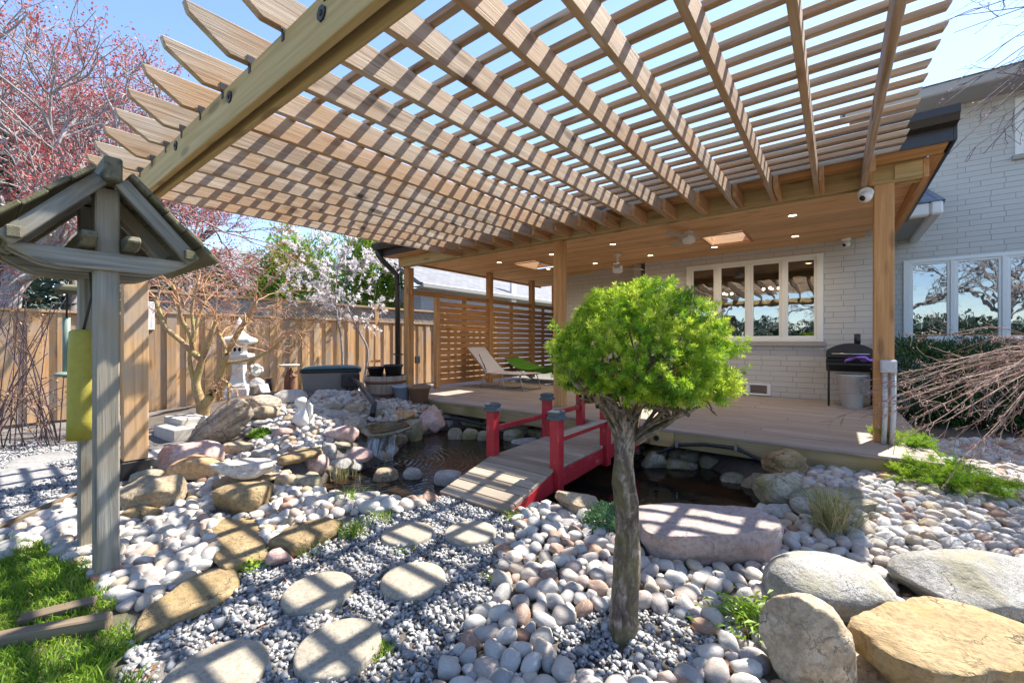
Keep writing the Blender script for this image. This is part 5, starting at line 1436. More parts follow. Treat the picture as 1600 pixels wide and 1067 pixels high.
for s in (-1, 1):
    b = MB(); x = mid.x + s * 0.45; b.tube([(x, mid.y - 0.5, DZ + 0.02), (x, mid.y + 0.5, DZ + 0.02)], 0.016, 8); b.build('foot_bar', M['steel'], hm)
tb = thing('side_table', 'dark side table standing beside the green hammock', 'table', tuple(PZ(885, 598, DZ)))
p = PZ(885, 598, DZ); b = MB(); b.lathe((p.x, p.y, DZ), [(0.02, 0.44), (0.26, 0.44), (0.26, 0.47), (0.001, 0.472)], 24); b.build('table_top', M['black_plastic'], tb)
for a in (0.5, 2.6, 4.7):
    b = MB(); b.tube([(p.x + .2 * math.cos(a), p.y + .2 * math.sin(a), DZ), (p.x + .1 * math.cos(a), p.y + .1 * math.sin(a), DZ + .44)], 0.014, 6); b.build('leg', M['black_metal'], tb)

gx, gy = 0.17, 7.62
gr = thing('barrel_grill', 'black charcoal grill with a domed lid and short chimney by the brick wall', 'grill', (gx, gy, DZ))
b = MB(); Lh = 0.27
prof = [(0.19 * math.cos(t), 0.19 * math.sin(t)) for t in np.linspace(0, math.pi, 13)]
o = [(gx + Lh * max(-1, min(1, c / 0.165)) * (1 - 0.12 * (s / .19) ** 3), 0.68 + DZ + s * 1.1) for c, s in prof]
b.prism(o, (1, 0, 0), (0, 0, 1), (0, 0.40, 0), org=(0, gy - 0.2, 0)); lid = b.build('lid', M['black_metal'], gr, bevel=0.012, seg=2)
b = MB(); o = [(gy + 0.19 * math.cos(t), 0.672 + DZ + 0.19 * math.sin(t)) for t in np.linspace(0, -math.pi, 13)]
b.prism(o, (0, 1, 0), (0, 0, 1), (2 * Lh, 0, 0), org=(gx - Lh, 0, 0)); b.build('firebox', M['black_metal'], gr, bevel=0.012, seg=2)
b = MB(); b.tube([(gx + 0.08, gy, DZ + 0.87), (gx + 0.08, gy, DZ + 1.02)], 0.036, 14); b.build('chimney', M['black_metal'], lid)
b = MB(); b.tube([(gx - 0.2, gy - 0.2, DZ + 0.74), (gx - 0.2, gy - 0.24, DZ + 0.74), (gx + 0.2, gy - 0.24, DZ + 0.74), (gx + 0.2, gy - 0.2, DZ + 0.74)], 0.010, 8); b.build('handle', M['steel'], lid)
b = MB(); b.box(gx - 0.26, gx + 0.26, gy - 0.42, gy - 0.20, DZ + 0.60, DZ + 0.618); b.build('shelf', M['black_metal'], gr)
for dx in (-0.24, 0.24):
    for dy in (-0.16, 0.16):
        b = MB(); b.tube([(gx + dx, gy + dy, DZ + 0.0), (gx + dx, gy + dy, DZ + 0.62)], 0.013, 8); b.build('leg', M['black_metal'], gr)
b = MB(); b.tube([(gx - .27, gy - .1, DZ + .80), (gx - .36, gy - .1, DZ + .80)], 0.010, 8); b.build('side_handle', M['steel'], lid)
# purple cloth on the shelf
b = MB(); V = []; nx, ny = 14, 8
for i in range(nx + 1):
    for j in range(ny + 1):
        x = gx - 0.06 + 0.30 * i / nx; y = gy - 0.43 + 0.2 * j / ny
        z = DZ + 0.635 + 0.06 * vnoise(np.array([[x * 13, y * 13, 3.3]]))[0] + 0.035
        V.append((x + 0.012 * math.sin(j * 2 + i), y, max(z, DZ + 0.624)))
F = [(i * (ny + 1) + j, (i + 1) * (ny + 1) + j, (i + 1) * (ny + 1) + j + 1, i * (ny + 1) + j + 1) for i in range(nx) for j in range(ny)]
b.add(V, F, None, 0.5, True); o = b.build('cloth', M['purple']); m_ = o.modifiers.new('s', 'SOLIDIFY'); m_.thickness = 0.006
tag(o, 'crumpled purple cloth lying on the front shelf of the black grill', 'cloth')
tb = thing('storage_bin', 'tall white tapered bin standing under the black grill', 'bin', (gx, gy - 0.02, DZ))
b = MB(); b.lathe((gx + .02, gy - 0.05, DZ), [(0.12, 0.0), (0.175, 0.44), (0.185, 0.44), (0.185, 0.455), (0.17, 0.455), (0.165, 0.42), (0.001, 0.42)], 28); b.build('body', M['white_plastic'], tb)
b = MB(); b.box(gx + 0.10, gx + 0.2, gy - 0.30, gy - 0.285, DZ + 0.20, DZ + 0.42); b.build('tag_panel', M['grey_plastic'], tb)
# cables
b = MB(); pts = [PZ(1215, 615.5, DZ), PZ(1230, 615, DZ), PZ(1262, 618, DZ), PZ(1290, 622, DZ), PZ(1308, 625, DZ)]
b.tube([p + Vector((0, -0.03, 0.014)) for p in pts], 0.013, 8); tag(b.build('cable', M['black_plastic']), 'black cable running along the foot of the brick wall', 'cable')
b = MB(); pts = [PY(1000, 722, 4.40), PY(1020, 712, 4.40), PY(1058, 695, 4.41), PY(1100, 694, 4.41), PY(1150, 700, 4.41), PY(1175, 712, 4.40), PY(1200, 724, 4.36)]
hs = thing('pond_hose', 'black corrugated pond hose clipped along the mossy deck rim', 'hose', tuple(pts[0]))
cr = []
for a, c in zip(pts[:-1], pts[1:]):
    for k in range(8): cr.append(a.lerp(c, k / 8))
b.tube(cr, [0.016 + 0.002 * (i % 2) for i in range(len(cr))], 10); b.build('hose', M['black_plastic'], hs)
for q in (pts[2], pts[4]):
    b = MB(); b.box(q.x - 0.012, q.x + 0.012, q.y - 0.02, q.y + 0.02, q.z - 0.022, q.z + 0.035); b.build('clip', M['steel'], hs)
b = MB(); pts = [PY(640, 645, 4.38), PY(676, 654, 4.38), PY(720, 655, 4.38), PY(760, 664, 4.40)]
tag(b.tube(pts, 0.018, 8).build('drain_pipe', M['black_plastic']), 'black pipe lying below the left deck rim behind the bridge', 'pipe')
# junction box and conduits on the right post
jb_ = thing('junction_box', 'pale grey outdoor junction box with two conduits on the right porch post', 'junction box', (0.35, 5.01, 0.75))
p0 = PY(1370, 562, 5.0); p1 = PY(1397, 582, 5.0)
b = MB(); b.box(p0.x + 0.02, p1.x + 0.015, 4.93, 5.018, p1.z, p0.z); b.build('box', M['conduit'], jb_, bevel=0.006)
b = MB(); b.box(p0.x + 0.03, p1.x + 0.005, 4.922, 4.9295, p1.z + 0.01, p0.z - 0.01); b.build('cover', M['conduit'], jb_, bevel=0.003)
for dx in (0.055, 0.11):
    b = MB(); b.tube([(p0.x + dx, 4.985, p1.z), (p0.x + dx, 4.985, 0.5), (p0.x + dx - 0.01, 4.985, DZ)], 0.020, 10); b.build('conduit', M['conduit'], jb_)
o = PX(643, 562, -6.40); b = MB(); b.box(o.x, o.x + 0.08, o.y - 0.03, o.y + 0.05, o.z - 0.09, o.z + 0.06)
p = PX(651, 562, -6.44); b = MB(); b.box(p.x - 0.01, p.x + 0.05, p.y - .05, p.y + .05, p.z - .07, p.z + .07)
tag(b.build('outlet_box', M['grey_plastic'], None, bevel=0.008), 'small grey outlet box on the left porch corner post', 'outlet box')
# little security light on the ledge of the neighbour side, above screen
# ------------------------------------------------------------------ barrel, pots, filter tub
bp = PY(603, 622, 4.25)
br = thing('barrel_planter', 'half whiskey barrel planter with rusty hoops beside the downspout', 'planter', (bp.x, bp.y, 0.2))
prof = [(0.27, 0.0), (0.30, 0.10), (0.325, 0.25), (0.33, 0.40), (0.305, 0.40), (0.30, 0.36), (0.001, 0.36)]
b = MB(); nst = 22
for k in range(nst):
    a0 = 2 * math.pi * k / nst + 0.006; a1 = 2 * math.pi * (k + 1) / nst - 0.006
    V = []; g = []
    for r, z in prof[:4]:
        for a in (a0, a1):
            for rr in (r, r - 0.025): V.append((bp.x + rr * math.cos(a), bp.y + rr * math.sin(a), 0.2 + z)); g.append((z, a * 0.3, rr))
    F = []
    for i in range(3):
        q = i * 4; F += [(q, q + 2, q + 6, q + 4), (q + 1, q + 5, q + 7, q + 3), (q, q + 4, q + 5, q + 1), (q + 2, q + 3, q + 7, q + 6)]
    F += [(0, 1, 3, 2), (12, 14, 15, 13)]
    b.add(V, F, g)
b.build('staves', M['barrel'], br)
for z, r in ((0.10, 0.305), (0.30, 0.332)):
    b = MB(); b.lathe((bp.x, bp.y, 0.2), [(r - .006, z - 0.022), (r, z - 0.022), (r + 0.005, z + 0.022), (r - .004, z + 0.022)], 40); b.build('hoop', M['iron'], br)
b = MB(); b.lathe((bp.x, bp.y, 0.2), [(0.29, 0.30), (0.295, 0.36), (0.001, 0.365)], 24); b.build('soil', M['soil'], br)
def pot(name, label, x, y, z, r0, r1, h, mat, cat='pot', rim=0.03, group=None):
    t = thing(name, label, cat, (x, y, z), group)
    b = MB(); b.lathe((x, y, z), [(r0, 0), (r0 + (r1 - r0) * .85, h - rim), (r1 + .008, h - rim), (r1 + .012, h), (r1 - .006, h), (r1 - .012, h - 0.03), (0.001, h - 0.04)], 28); b.build('body', mat, t)
    b = MB(); b.lathe((x, y, z), [(r1 - .014, h - 0.05), (r1 - .016, h - 0.034), (0.001, h - 0.03)], 20); b.build('soil', M['soil'], t)
    return t
pot('plant_pot', 'black round nursery pot with reddish dead stems on the barrel', bp.x - 0.13, bp.y - 0.10, 0.57, 0.10, 0.135, 0.17, M['black_plastic'])
pot('plant_pot', 'taller black nursery pot at the right side of the barrel top', bp.x + 0.16, bp.y + 0.03, 0.57, 0.115, 0.15, 0.21, M['black_plastic'])
p = PY(628, 627, 4.2); pot('plant_pot', 'blue grey plastic pot standing among pebbles beside the barrel', p.x, p.y, p.z, 0.105, 0.14, 0.25, M['blue_pot'])
p = PY(655, 627, 4.34); pot('plant_pot', 'brown terracotta coloured pot at the left corner of the deck', p.x, p.y, p.z, 0.13, 0.175, 0.25, M['terracotta'], rim=0.045)
# filter tub
zt = 0.22; tc = PZ(516, 619, zt) + Vector((-0.3, 0.2, 0)); 
ft = thing('pond_filter', 'dark pond filter tub with a rounded teal lid and black pipes', 'filter tub', (tc.x, tc.y, zt))
ang = 0.35; ax = Vector((math.cos(YAW + ang), math.sin(YAW + ang), 0)); ay = Vector((-ax.y, ax.x, 0))
def obox(b, c, lx, ly, z0, z1, taper=1.0):
    V = []
    for z, k in ((z0, taper), (z1, 1.0)):
        for sx, sy in ((-1, -1), (1, -1), (1, 1), (-1, 1)): V.append(c + ax * (sx * lx / 2 * k) + ay * (sy * ly / 2 * k) + Vector((0, 0, z - c.z)))
    b.add(V, [(3, 2, 1, 0), (4, 5, 6, 7), (0, 1, 5, 4), (1, 2, 6, 5), (2, 3, 7, 6), (3, 0, 4, 7)])
wT = 92 / FPX * ((tc.y * CC - tc.x * SS)); 
b = MB(); obox(b, tc, wT * 0.88, 0.55, zt - 0.1, zt + 0.40, 0.93); tub = b.build('tub', M['pale_box'], ft, bevel=0.02, seg=2)
b = MB(); obox(b, tc, wT * 0.93, 0.6, zt + 0.401, zt + 0.45); b.build('rim', M['black_plastic'], ft, bevel=0.012)
b = MB(); V = []; n = 16
for i in range(n + 1):
    f = i / n * 2 - 1; z = zt + 0.452 + 0.055 * math.sqrt(max(0, 1 - abs(f) ** 3.5))
    for sy in (-1, -0.8, 0.8, 1): V.append(tc + ax * (f * wT * 0.47) + ay * (sy * 0.3) + Vector((0, 0, (z if abs(sy) < 1 else min(z, zt + 0.475)) - tc.z)))
F = [(i * 4 + j, i * 4 + j + 1, i * 4 + j + 5, i * 4 + j + 4) for i in range(n) for j in range(3)]
b.add(V, F, None, .5, True); o = b.build('lid', M['teal_plastic'], ft); m_ = o.modifiers.new('s', 'SOLIDIFY'); m_.thickness = 0.02
q = tc + ax * (wT * 0.30) - ay * 0.33
b = MB(); obox(b, q, 0.30, 0.16, zt + 0.14, zt + 0.38); b.build('pump_box', M['black_plastic'], ft, bevel=0.02, seg=2)
b = MB(); b.tube([q + Vector((0, 0, 0.0 + zt - q.z)), q + Vector((0, 0, 0.22 + zt - q.z))], 0.07, 14); b.build('valve', M['black_plastic'], ft)
e = PZ(585, 640, 0.24)
b = MB(); b.tube([q + Vector((0, 0, 0.30)), q.lerp(e, 0.45) + Vector((0, 0, 0.26)), q.lerp(e, 0.75) + Vector((0, 0, 0.16)), e + Vector((0, 0, 0.08)), PZ(582, 648, 0.2)], 0.038, 12); b.build('pipe', M['black_plastic'], ft)

# ------------------------------------------------------------------ stone lantern and statues
def at(u, v, X): return PX(u, v, X)
lp = at(374, 613, -7.7); sc_ = (lp.y * CC - lp.x * SS) / FPX
ln = thing('stone_lantern', 'weathered white stone garden lantern with an upswept roof by the fence', 'stone lantern', tuple(lp))
def zz(v): return (613 - v) * sc_
r_ = lambda px: px * sc_ * 0.72
k4 = math.pi / 4 + YAW + 0.25
b = MB(); b.lathe(lp, [(r_(31), -0.1), (r_(31), zz(607)), (r_(27), zz(603))], 4, smooth=False, rot=k4); b.build('base', M['statue'], ln, bevel=0.01)
b = MB(); b.lathe(lp, [(r_(28), zz(603)), (r_(21), zz(597)), (r_(17), zz(588)), (r_(15.5), zz(575)), (r_(16), zz(568))], 4, smooth=False, rot=k4); b.build('column', M['statue'], ln, bevel=0.008)
b = MB(); b.lathe(lp, [(r_(16), zz(568)), (r_(28), zz(561)), (r_(33), zz(557)), (r_(33), zz(553)), (r_(20), zz(552))], 4, smooth=False, rot=k4); b.build('platform', M['statue'], ln, bevel=0.008)
b = MB(); b.lathe(lp, [(r_(17), zz(552)), (r_(17), zz(538))], 4, smooth=False, rot=k4); fb = b.build('fire_box', M['statue'], ln, bevel=0.006)
c4 = Vector((math.cos(YAW + .25), math.sin(YAW + .25), 0)); d4 = Vector((c4.y, -c4.x, 0))
for s in (-1, 1):
    b = MB(); c = lp + Vector((0, 0, zz(546))) + d4 * (r_(17) * 0.7071 + 0.001) + c4 * s * 0.034
    b.lathe((0, 0, 0), [(0.0001, 0)], 3)
    b = MB(); o = [(0.020 * math.cos(t), 0.034 * math.sin(t)) for t in np.linspace(0, 2 * math.pi, 14)[:-1]]
    b.prism(o, c4, (0, 0, 1), d4 * 0.004, org=c); b.build('window', M['lens'], fb)
b = MB(); b.lathe(lp, [(r_(22), zz(538)), (r_(37), zz(535.5)), (r_(40), zz(532)), (r_(37), zz(529)), (r_(25), zz(526)), (r_(15), zz(521)), (r_(8), zz(516))], 4, smooth=False, rot=k4); b.build('roof', M['statue'], ln, bevel=0.01)
b = MB(); b.lathe(lp, [(r_(8), zz(516)), (r_(11), zz(513)), (r_(11), zz(509)), (r_(7), zz(504)), (r_(2), zz(498)), (0.001, zz(496))], 16); b.build('finial', M['statue'], ln)
ROCKS.append((lp.x, lp.y, .25, .25, 0, .3))
def blob(name, label, cat, chain, mat, sub=2):
    """one continuous skinned body: chain = [(x,y,z,r,parent)]"""
    me = bpy.data.meshes.new(name); base = Vector(chain[0][:3])
    me.from_pydata([tuple(Vector(c[:3]) - base) for c in chain], [(i, c[4]) for i, c in enumerate(chain) if c[4] is not None], [])
    o = link_mesh(name, me, mat, None, tuple(base))
    s = o.modifiers.new('skin', 'SKIN'); s.use_smooth_shade = True
    for i, c in enumerate(chain):
        r = c[3] if isinstance(c[3], tuple) else (c[3], c[3]); me.skin_vertices[0].data[i].radius = r
    me.skin_vertices[0].data[0].use_root = True
    q = o.modifiers.new('sub', 'SUBSURF'); q.levels = q.render_levels = sub
    dg = bpy.context.evaluated_depsgraph_get(); ev = o.evaluated_get(dg); nm = bpy.data.meshes.new_from_object(ev)
    nm.polygons.foreach_set('use_smooth', np.ones(len(nm.polygons), bool))
    o.modifiers.clear(); o.data = nm
    if len(nm.materials) == 0: nm.materials.append(mat)
    return tag(o, label, cat)
# cherub bust: right = camera right
rt = Vector((CC, SS, 0)); fw = Vector((SS, -CC, 0))
def rel(p, a, f, z): 
    q = p + rt * a + fw * f; return (q.x, q.y, p.z + z)
cb = at(404, 612, -7.6); k = (cb.y * CC - cb.x * SS) / FPX
bu = thing('cherub_bust', 'white child bust statue standing right of the stone lantern', 'statue', tuple(cb))
def part_blob(parent, name, chain, mat, sub=2):
    o = blob(name, None, None, chain, mat, sub); b0 = base_of(parent); o.location = Vector(o.location) - b0; o.parent = parent; return o
part_blob(bu, 'torso', [rel(cb, 0, 0, 0) + ((12 * k, 9 * k), None), rel(cb, -1 * k, 0, 10 * k) + ((10 * k, 8 * k), 0), rel(cb, -3 * k, 0.01, 18 * k) + ((8 * k, 7 * k), 1), rel(cb, -4 * k, 0.01, 23 * k) + ((4 * k, 4 * k), 2), rel(cb, 12 * k, 0.0, 3 * k) + ((5 * k, 5 * k), 0), rel(cb, -11 * k, 0, 12 * k) + (4.5 * k, 2), rel(cb, 7 * k, 0, 9 * k) + (4.5 * k, 2)], M['statue'])
hd = part_blob(bu, 'head', [rel(cb, -4 * k, 0.0, 24 * k) + (3.5 * k, None), rel(cb, -4 * k, 0.0, 29 * k) + (7.5 * k, 0), rel(cb, -4 * k, -0.0, 34 * k) + (7.6 * k, 1), rel(cb, -4 * k, -0.0, 37 * k) + (5 * k, 2)], M['statue'])
b = MB()
hc = Vector(rel(cb, -4 * k, 0, 33.5 * k))
for i in range(46):
    v_ = Vector((random.gauss(0, 1), random.gauss(0, 1), random.gauss(0.5, 1))).normalized()
    if v_.dot(fw) > 0.35 and v_.z < 0.45: continue
    if v_.z < -0.3: continue
    b.sphere(hc + v_ * 8.2 * k, 2.3 * k, 8, 6)
b.build('curls', M['statue'], hd)
b = MB(); f0 = hc + fw * 8.0 * k
b.sphere(f0 + Vector((0, 0, -1.5 * k)) , 1.5 * k, 8, 6, (0.8, 1, 1.2)); b.sphere(f0 + rt * 4 * k - fw * 1.0 * k + Vector((0, 0, -3.5 * k)), 2.2 * k, 8, 6); b.sphere(f0 - rt * 4 * k - fw * 1.0 * k + Vector((0, 0, -3.5 * k)), 2.2 * k, 8, 6)
b.build('face', M['statue'], hd)
# kneeling angel-like statue by the pond
kp, kz = G(476, 667); k = kz / FPX
ks = thing('kneeling_statue', 'small white kneeling figure with bowed head and a wing on the pebble mound', 'statue', tuple(kp))
part_blob(ks, 'body', [rel(kp, 0, 0, 3 * k) + ((20 * k, 18 * k), None), rel(kp, -1 * k, 0, 14 * k) + ((19 * k, 16 * k), 0), rel(kp, 0, 0, 27 * k) + ((15 * k, 13 * k), 1), rel(kp, -4 * k, 2 * k, 33 * k) + ((5 * k, 5 * k), 2), rel(kp, -4 * k, 4 * k, 41 * k) + ((13 * k, 12 * k), 3), rel(kp, -5 * k, 4 * k, 48 * k) + ((6 * k, 6 * k), 4),
                       rel(kp, -6 * k, 8 * k, 24 * k) + (3.4 * k, 2), rel(kp, -8 * k, 11 * k, 18 * k) + (2.6 * k, 6), rel(kp, -6 * k, 11 * k, 27 * k) + (2.2 * k, 7), rel(kp, 8 * k, -2 * k, 5 * k) + (7 * k, 0), rel(kp, -7 * k, 6 * k, 4 * k) + (7 * k, 0)], M['statue'])
b = MB()
for i in range(5):
    f = i / 4; base = Vector(rel(kp, 2 * k + 0.6 * k * i, -1 * k, 40 * k - 3 * k * i)); tip = Vector(rel(kp, 9 * k - 1.2 * k * i, 1 * k, 12 * k - 2 * k * i)); mid = Vector(rel(kp, 10 * k, -1 * k, 33 * k - 4 * k * i))
    b.tube([base, base.lerp(mid, .6), mid, tip.lerp(mid, .4), tip], [2 * k, 2.6 * k, 2.6 * k, 2.2 * k, 0.8 * k], 8)
b.build('wing', M['statue'], ks)
ROCKS.append((kp.x, kp.y, .1, .1, 0, .3))
# dark bird bath figure near the tub
dp_ = at(452, 610, -7.9); k = (dp_.y * CC - dp_.x * SS) / FPX
db = thing('bird_feeder', 'dark bronze bear shaped bird bath with a flat pale tray by the fence', 'bird bath', tuple(dp_))
part_blob(db, 'figure', [rel(dp_, 0, 0, -4 * k) + ((9 * k, 8 * k), None), rel(dp_, 0, 0, 8 * k) + ((8 * k, 7.5 * k), 0), rel(dp_, 1 * k, 0, 18 * k) + ((6 * k, 6 * k), 1), rel(dp_, 1 * k, 0, 26 * k) + ((5.5 * k, 5.5 * k), 2), rel(dp_, 1 * k, 0, 36 * k) + (2.5 * k, 3), rel(dp_, 9 * k, 1 * k, 24 * k) + (2.8 * k, 2), rel(dp_, -7 * k, 1 * k, 22 * k) + (2.8 * k, 2)], M['iron'])
b = MB(); b.lathe(dp_, [(3 * k, 36 * k), (13 * k, 37.5 * k), (15 * k, 40.5 * k), (13.5 * k, 40.5 * k), (11 * k, 39 * k), (0.001, 39 * k)], 24); b.build('tray', M['concrete'], db)
p = at(421, 606, -8.3)
b = MB(); b.lathe(p, [(0.05, -0.05), (0.055, 0.18), (0.04, 0.19), (0.001, 0.19)], 14); tag(b.build('path_light', M['black_metal']), 'small dark cylinder light at the foot of the fence', 'light')
# ------------------------------------------------------------------ vegetation
def leaf_quads(P, N, L, Wd, seed=0, tri=False, droop=0.0):
    """one thin quad per row: P base (n,3), N direction (n,3), lengths, widths"""
    rs = np.random.default_rng(seed)
    n = len(P); N = N / (np.linalg.norm(N, axis=1, keepdims=True) + 1e-9)
    A = rs.normal(size=(n, 3)); S = np.cross(N, A); S /= np.linalg.norm(S, axis=1, keepdims=True) + 1e-9
    L = np.broadcast_to(np.asarray(L, float), (n,))[:, None]; Wd = np.broadcast_to(np.asarray(Wd, float), (n,))[:, None]
    mid = P + N * L * 0.5; tip = P + N * L; tip[:, 2] -= droop * L[:, 0]
    V = np.stack([P, mid + S * Wd / 2, tip, mid - S * Wd / 2], 1).reshape(-1, 3)
    F = np.arange(n * 4).reshape(n, 4)
    return V, F
class Tree:
    def __init__(s, mbk): s.mb = MB(); s.mat = mbk; s.tips = []
    def limb(s, pts, r0, r1, n=8):
        pts = [Vector(p) for p in pts]; q = [pts[0]]
        for i in range(len(pts) - 1):
            p0 = pts[max(i - 1, 0)]; p1 = pts[i]; p2 = pts[i + 1]; p3 = pts[min(i + 2, len(pts) - 1)]
            for k in (1, 2, 3, 4):
                t = k / 4
                q.append(0.5 * ((2 * p1) + (p2 - p0) * t + (2 * p0 - 5 * p1 + 4 * p2 - p3) * t * t + (3 * p1 - p0 - 3 * p2 + p3) * t ** 3))
        m = len(q); rr = [r0 + (r1 - r0) * (i / (m - 1)) ** 0.8 for i in range(m)]
        s.mb.tube(q, rr, n, tint=0.5)
        return q, rr
    def grow(s, p, d, L, r, depth, spread=0.7, up=0.0, wob=0.15, split=(2, 3), shrink=0.72, minr=0.0015, n=5, out=None):
        d = Vector(d).normalized(); q = [Vector(p)]; m = 3
        for k in range(m):
            d = (d + Vector((random.gauss(0, wob), random.gauss(0, wob), random.gauss(0, wob) + up))).normalized(); q.append(q[-1] + d * L / m)
        r1 = max(r * shrink, minr)
        s.mb.tube(q, [r + (r1 - r) * k / m for k in range(m + 1)], n if depth > 1 else 4, cap=False, tint=0.5)
        if depth <= 1: s.tips.append((q[-1], d)); 
        s.tips.append((q[2], d))
        if depth > 0:
            for k in range(random.randint(*split)):
                a = Vector((random.gauss(0, 1), random.gauss(0, 1), random.gauss(0, 1))); a = (a - d * a.dot(d)).normalized()
                nd = (d + a * random.uniform(0.5, 1.2) * spread).normalized(); j = random.choice((1, 2, 3, 3))
                s.grow(q[j], nd, L * random.uniform(0.6, 0.9), r1, depth - 1, spread, up, wob, split, shrink, minr, n)
    def clusters(s, num, leaf, wid, spread, seed=3):
        """little leaves round the twig tips"""
        rs = np.random.default_rng(seed); T = np.array([t[0][:] for t in s.tips]); 
        idx = rs.integers(0, len(T), num); P = T[idx] + rs.normal(0, spread, (num, 3)); N = rs.normal(size=(num, 3)) + [0, 0, .3]
        return leaf_quads(P, N, leaf * rs.uniform(0.6, 1.3, num), wid, seed), rs.uniform(0, 1, num)
def crown(parent, name, VF, tint, mat, kind=None):
    V, F = VF; b = np.array(base_of(parent)[:]) if parent else 0
    o = link_mesh(name, np_mesh(name, V - b, F, tint=tint), mat, parent)
    if name in ('buds', 'flowers', 'dead_needles'): o['kind'] = 'stuff'
    return o

# dwarf spruce in the foreground
tb_ = PZ(972, 992, 0.0); zt_ = (tb_.y * CC - tb_.x * SS)
spr = thing('dwarf_spruce', 'bright green lollipop dwarf spruce with a bare gnarled trunk in the foreground', 'tree', (tb_.x, tb_.y, 0))
tr = Tree('bark')
TP = [W(u, v, zt_ + dz) for u, v, dz in [(971, 1000, 0), (973, 960, 0), (979, 880, 0.01), (979, 800, 0.0), (974, 740, -0.01), (977, 690, 0), (980, 655, 0.0)]]
q, rr = tr.limb(TP, 0.062, 0.036, 16)
V = []
o = None
for (u, v, dz, r) in [((905, 600), None, 0, 0), ]: pass
LB0 = [[(978, 690, 0), (960, 655, .02), (930, 610, .05), (905, 575, .08)], [(976, 680, 0), (975, 640, -.03), (968, 600, -.06), (955, 540, -.1)], [(980, 680, 0), (1000, 640, .02), (1015, 600, .05), (1040, 560, .1)],
      [(982, 690, 0), (1030, 650, -.04), (1060, 620, -.1), (1100, 590, -.14)], [(982, 672, 0), (985, 630, .06), (992, 590, .12), (1000, 520, .16)], [(974, 690, 0), (950, 640, -.06), (920, 610, -.14), (890, 580, -.2)], [(984, 685, 0), (1040, 660, .05), (1085, 640, .1), (1110, 610, .14)],
      [(980, 670, 0), (1005, 625, -.1), (1030, 590, -.18), (1050, 540, -.24)], [(976, 670, 0), (958, 620, .1), (940, 585, .2), (925, 540, .25)]]
LB = []
for L in LB0:
    LB.append(L)
    for j in range(2): LB.append([(L[0][0] + random.uniform(-4, 4), L[0][1] + random.uniform(-8, 14), 0)] + [(u + random.uniform(-26, 26), v + random.uniform(-14, 8), dz + random.uniform(-.08, .08)) for u, v, dz in L[1:]])
for L in LB: tr.limb([W(u, v, zt_ + dz) for u, v, dz in L], random.uniform(0.010, 0.017), 0.005, 8)
for k in range(60):
    L = random.choice(LB); a = W(*L[1][:2], zt_ + L[1][2]); c = W(*L[2][:2], zt_ + L[2][2]); p = a.lerp(c, random.random())
    tr.grow(p, (random.gauss(0, 1), random.gauss(0, 1), random.uniform(0.2, 1)), 0.10, 0.006, 1, 0.8)
me_o = tr.mb.build('trunk', M['bark'], spr)
Vt = np.array([v.co[:] for v in me_o.data.vertices]); nn = np.array([v.normal[:] for v in me_o.data.vertices])
Vt = Vt + nn * (vnoise(Vt * 13) * 0.009 + vnoise(Vt * 50) * 0.003)[:, None]
me_o.data.vertices.foreach_set('co', Vt.astype(np.float32).ravel())
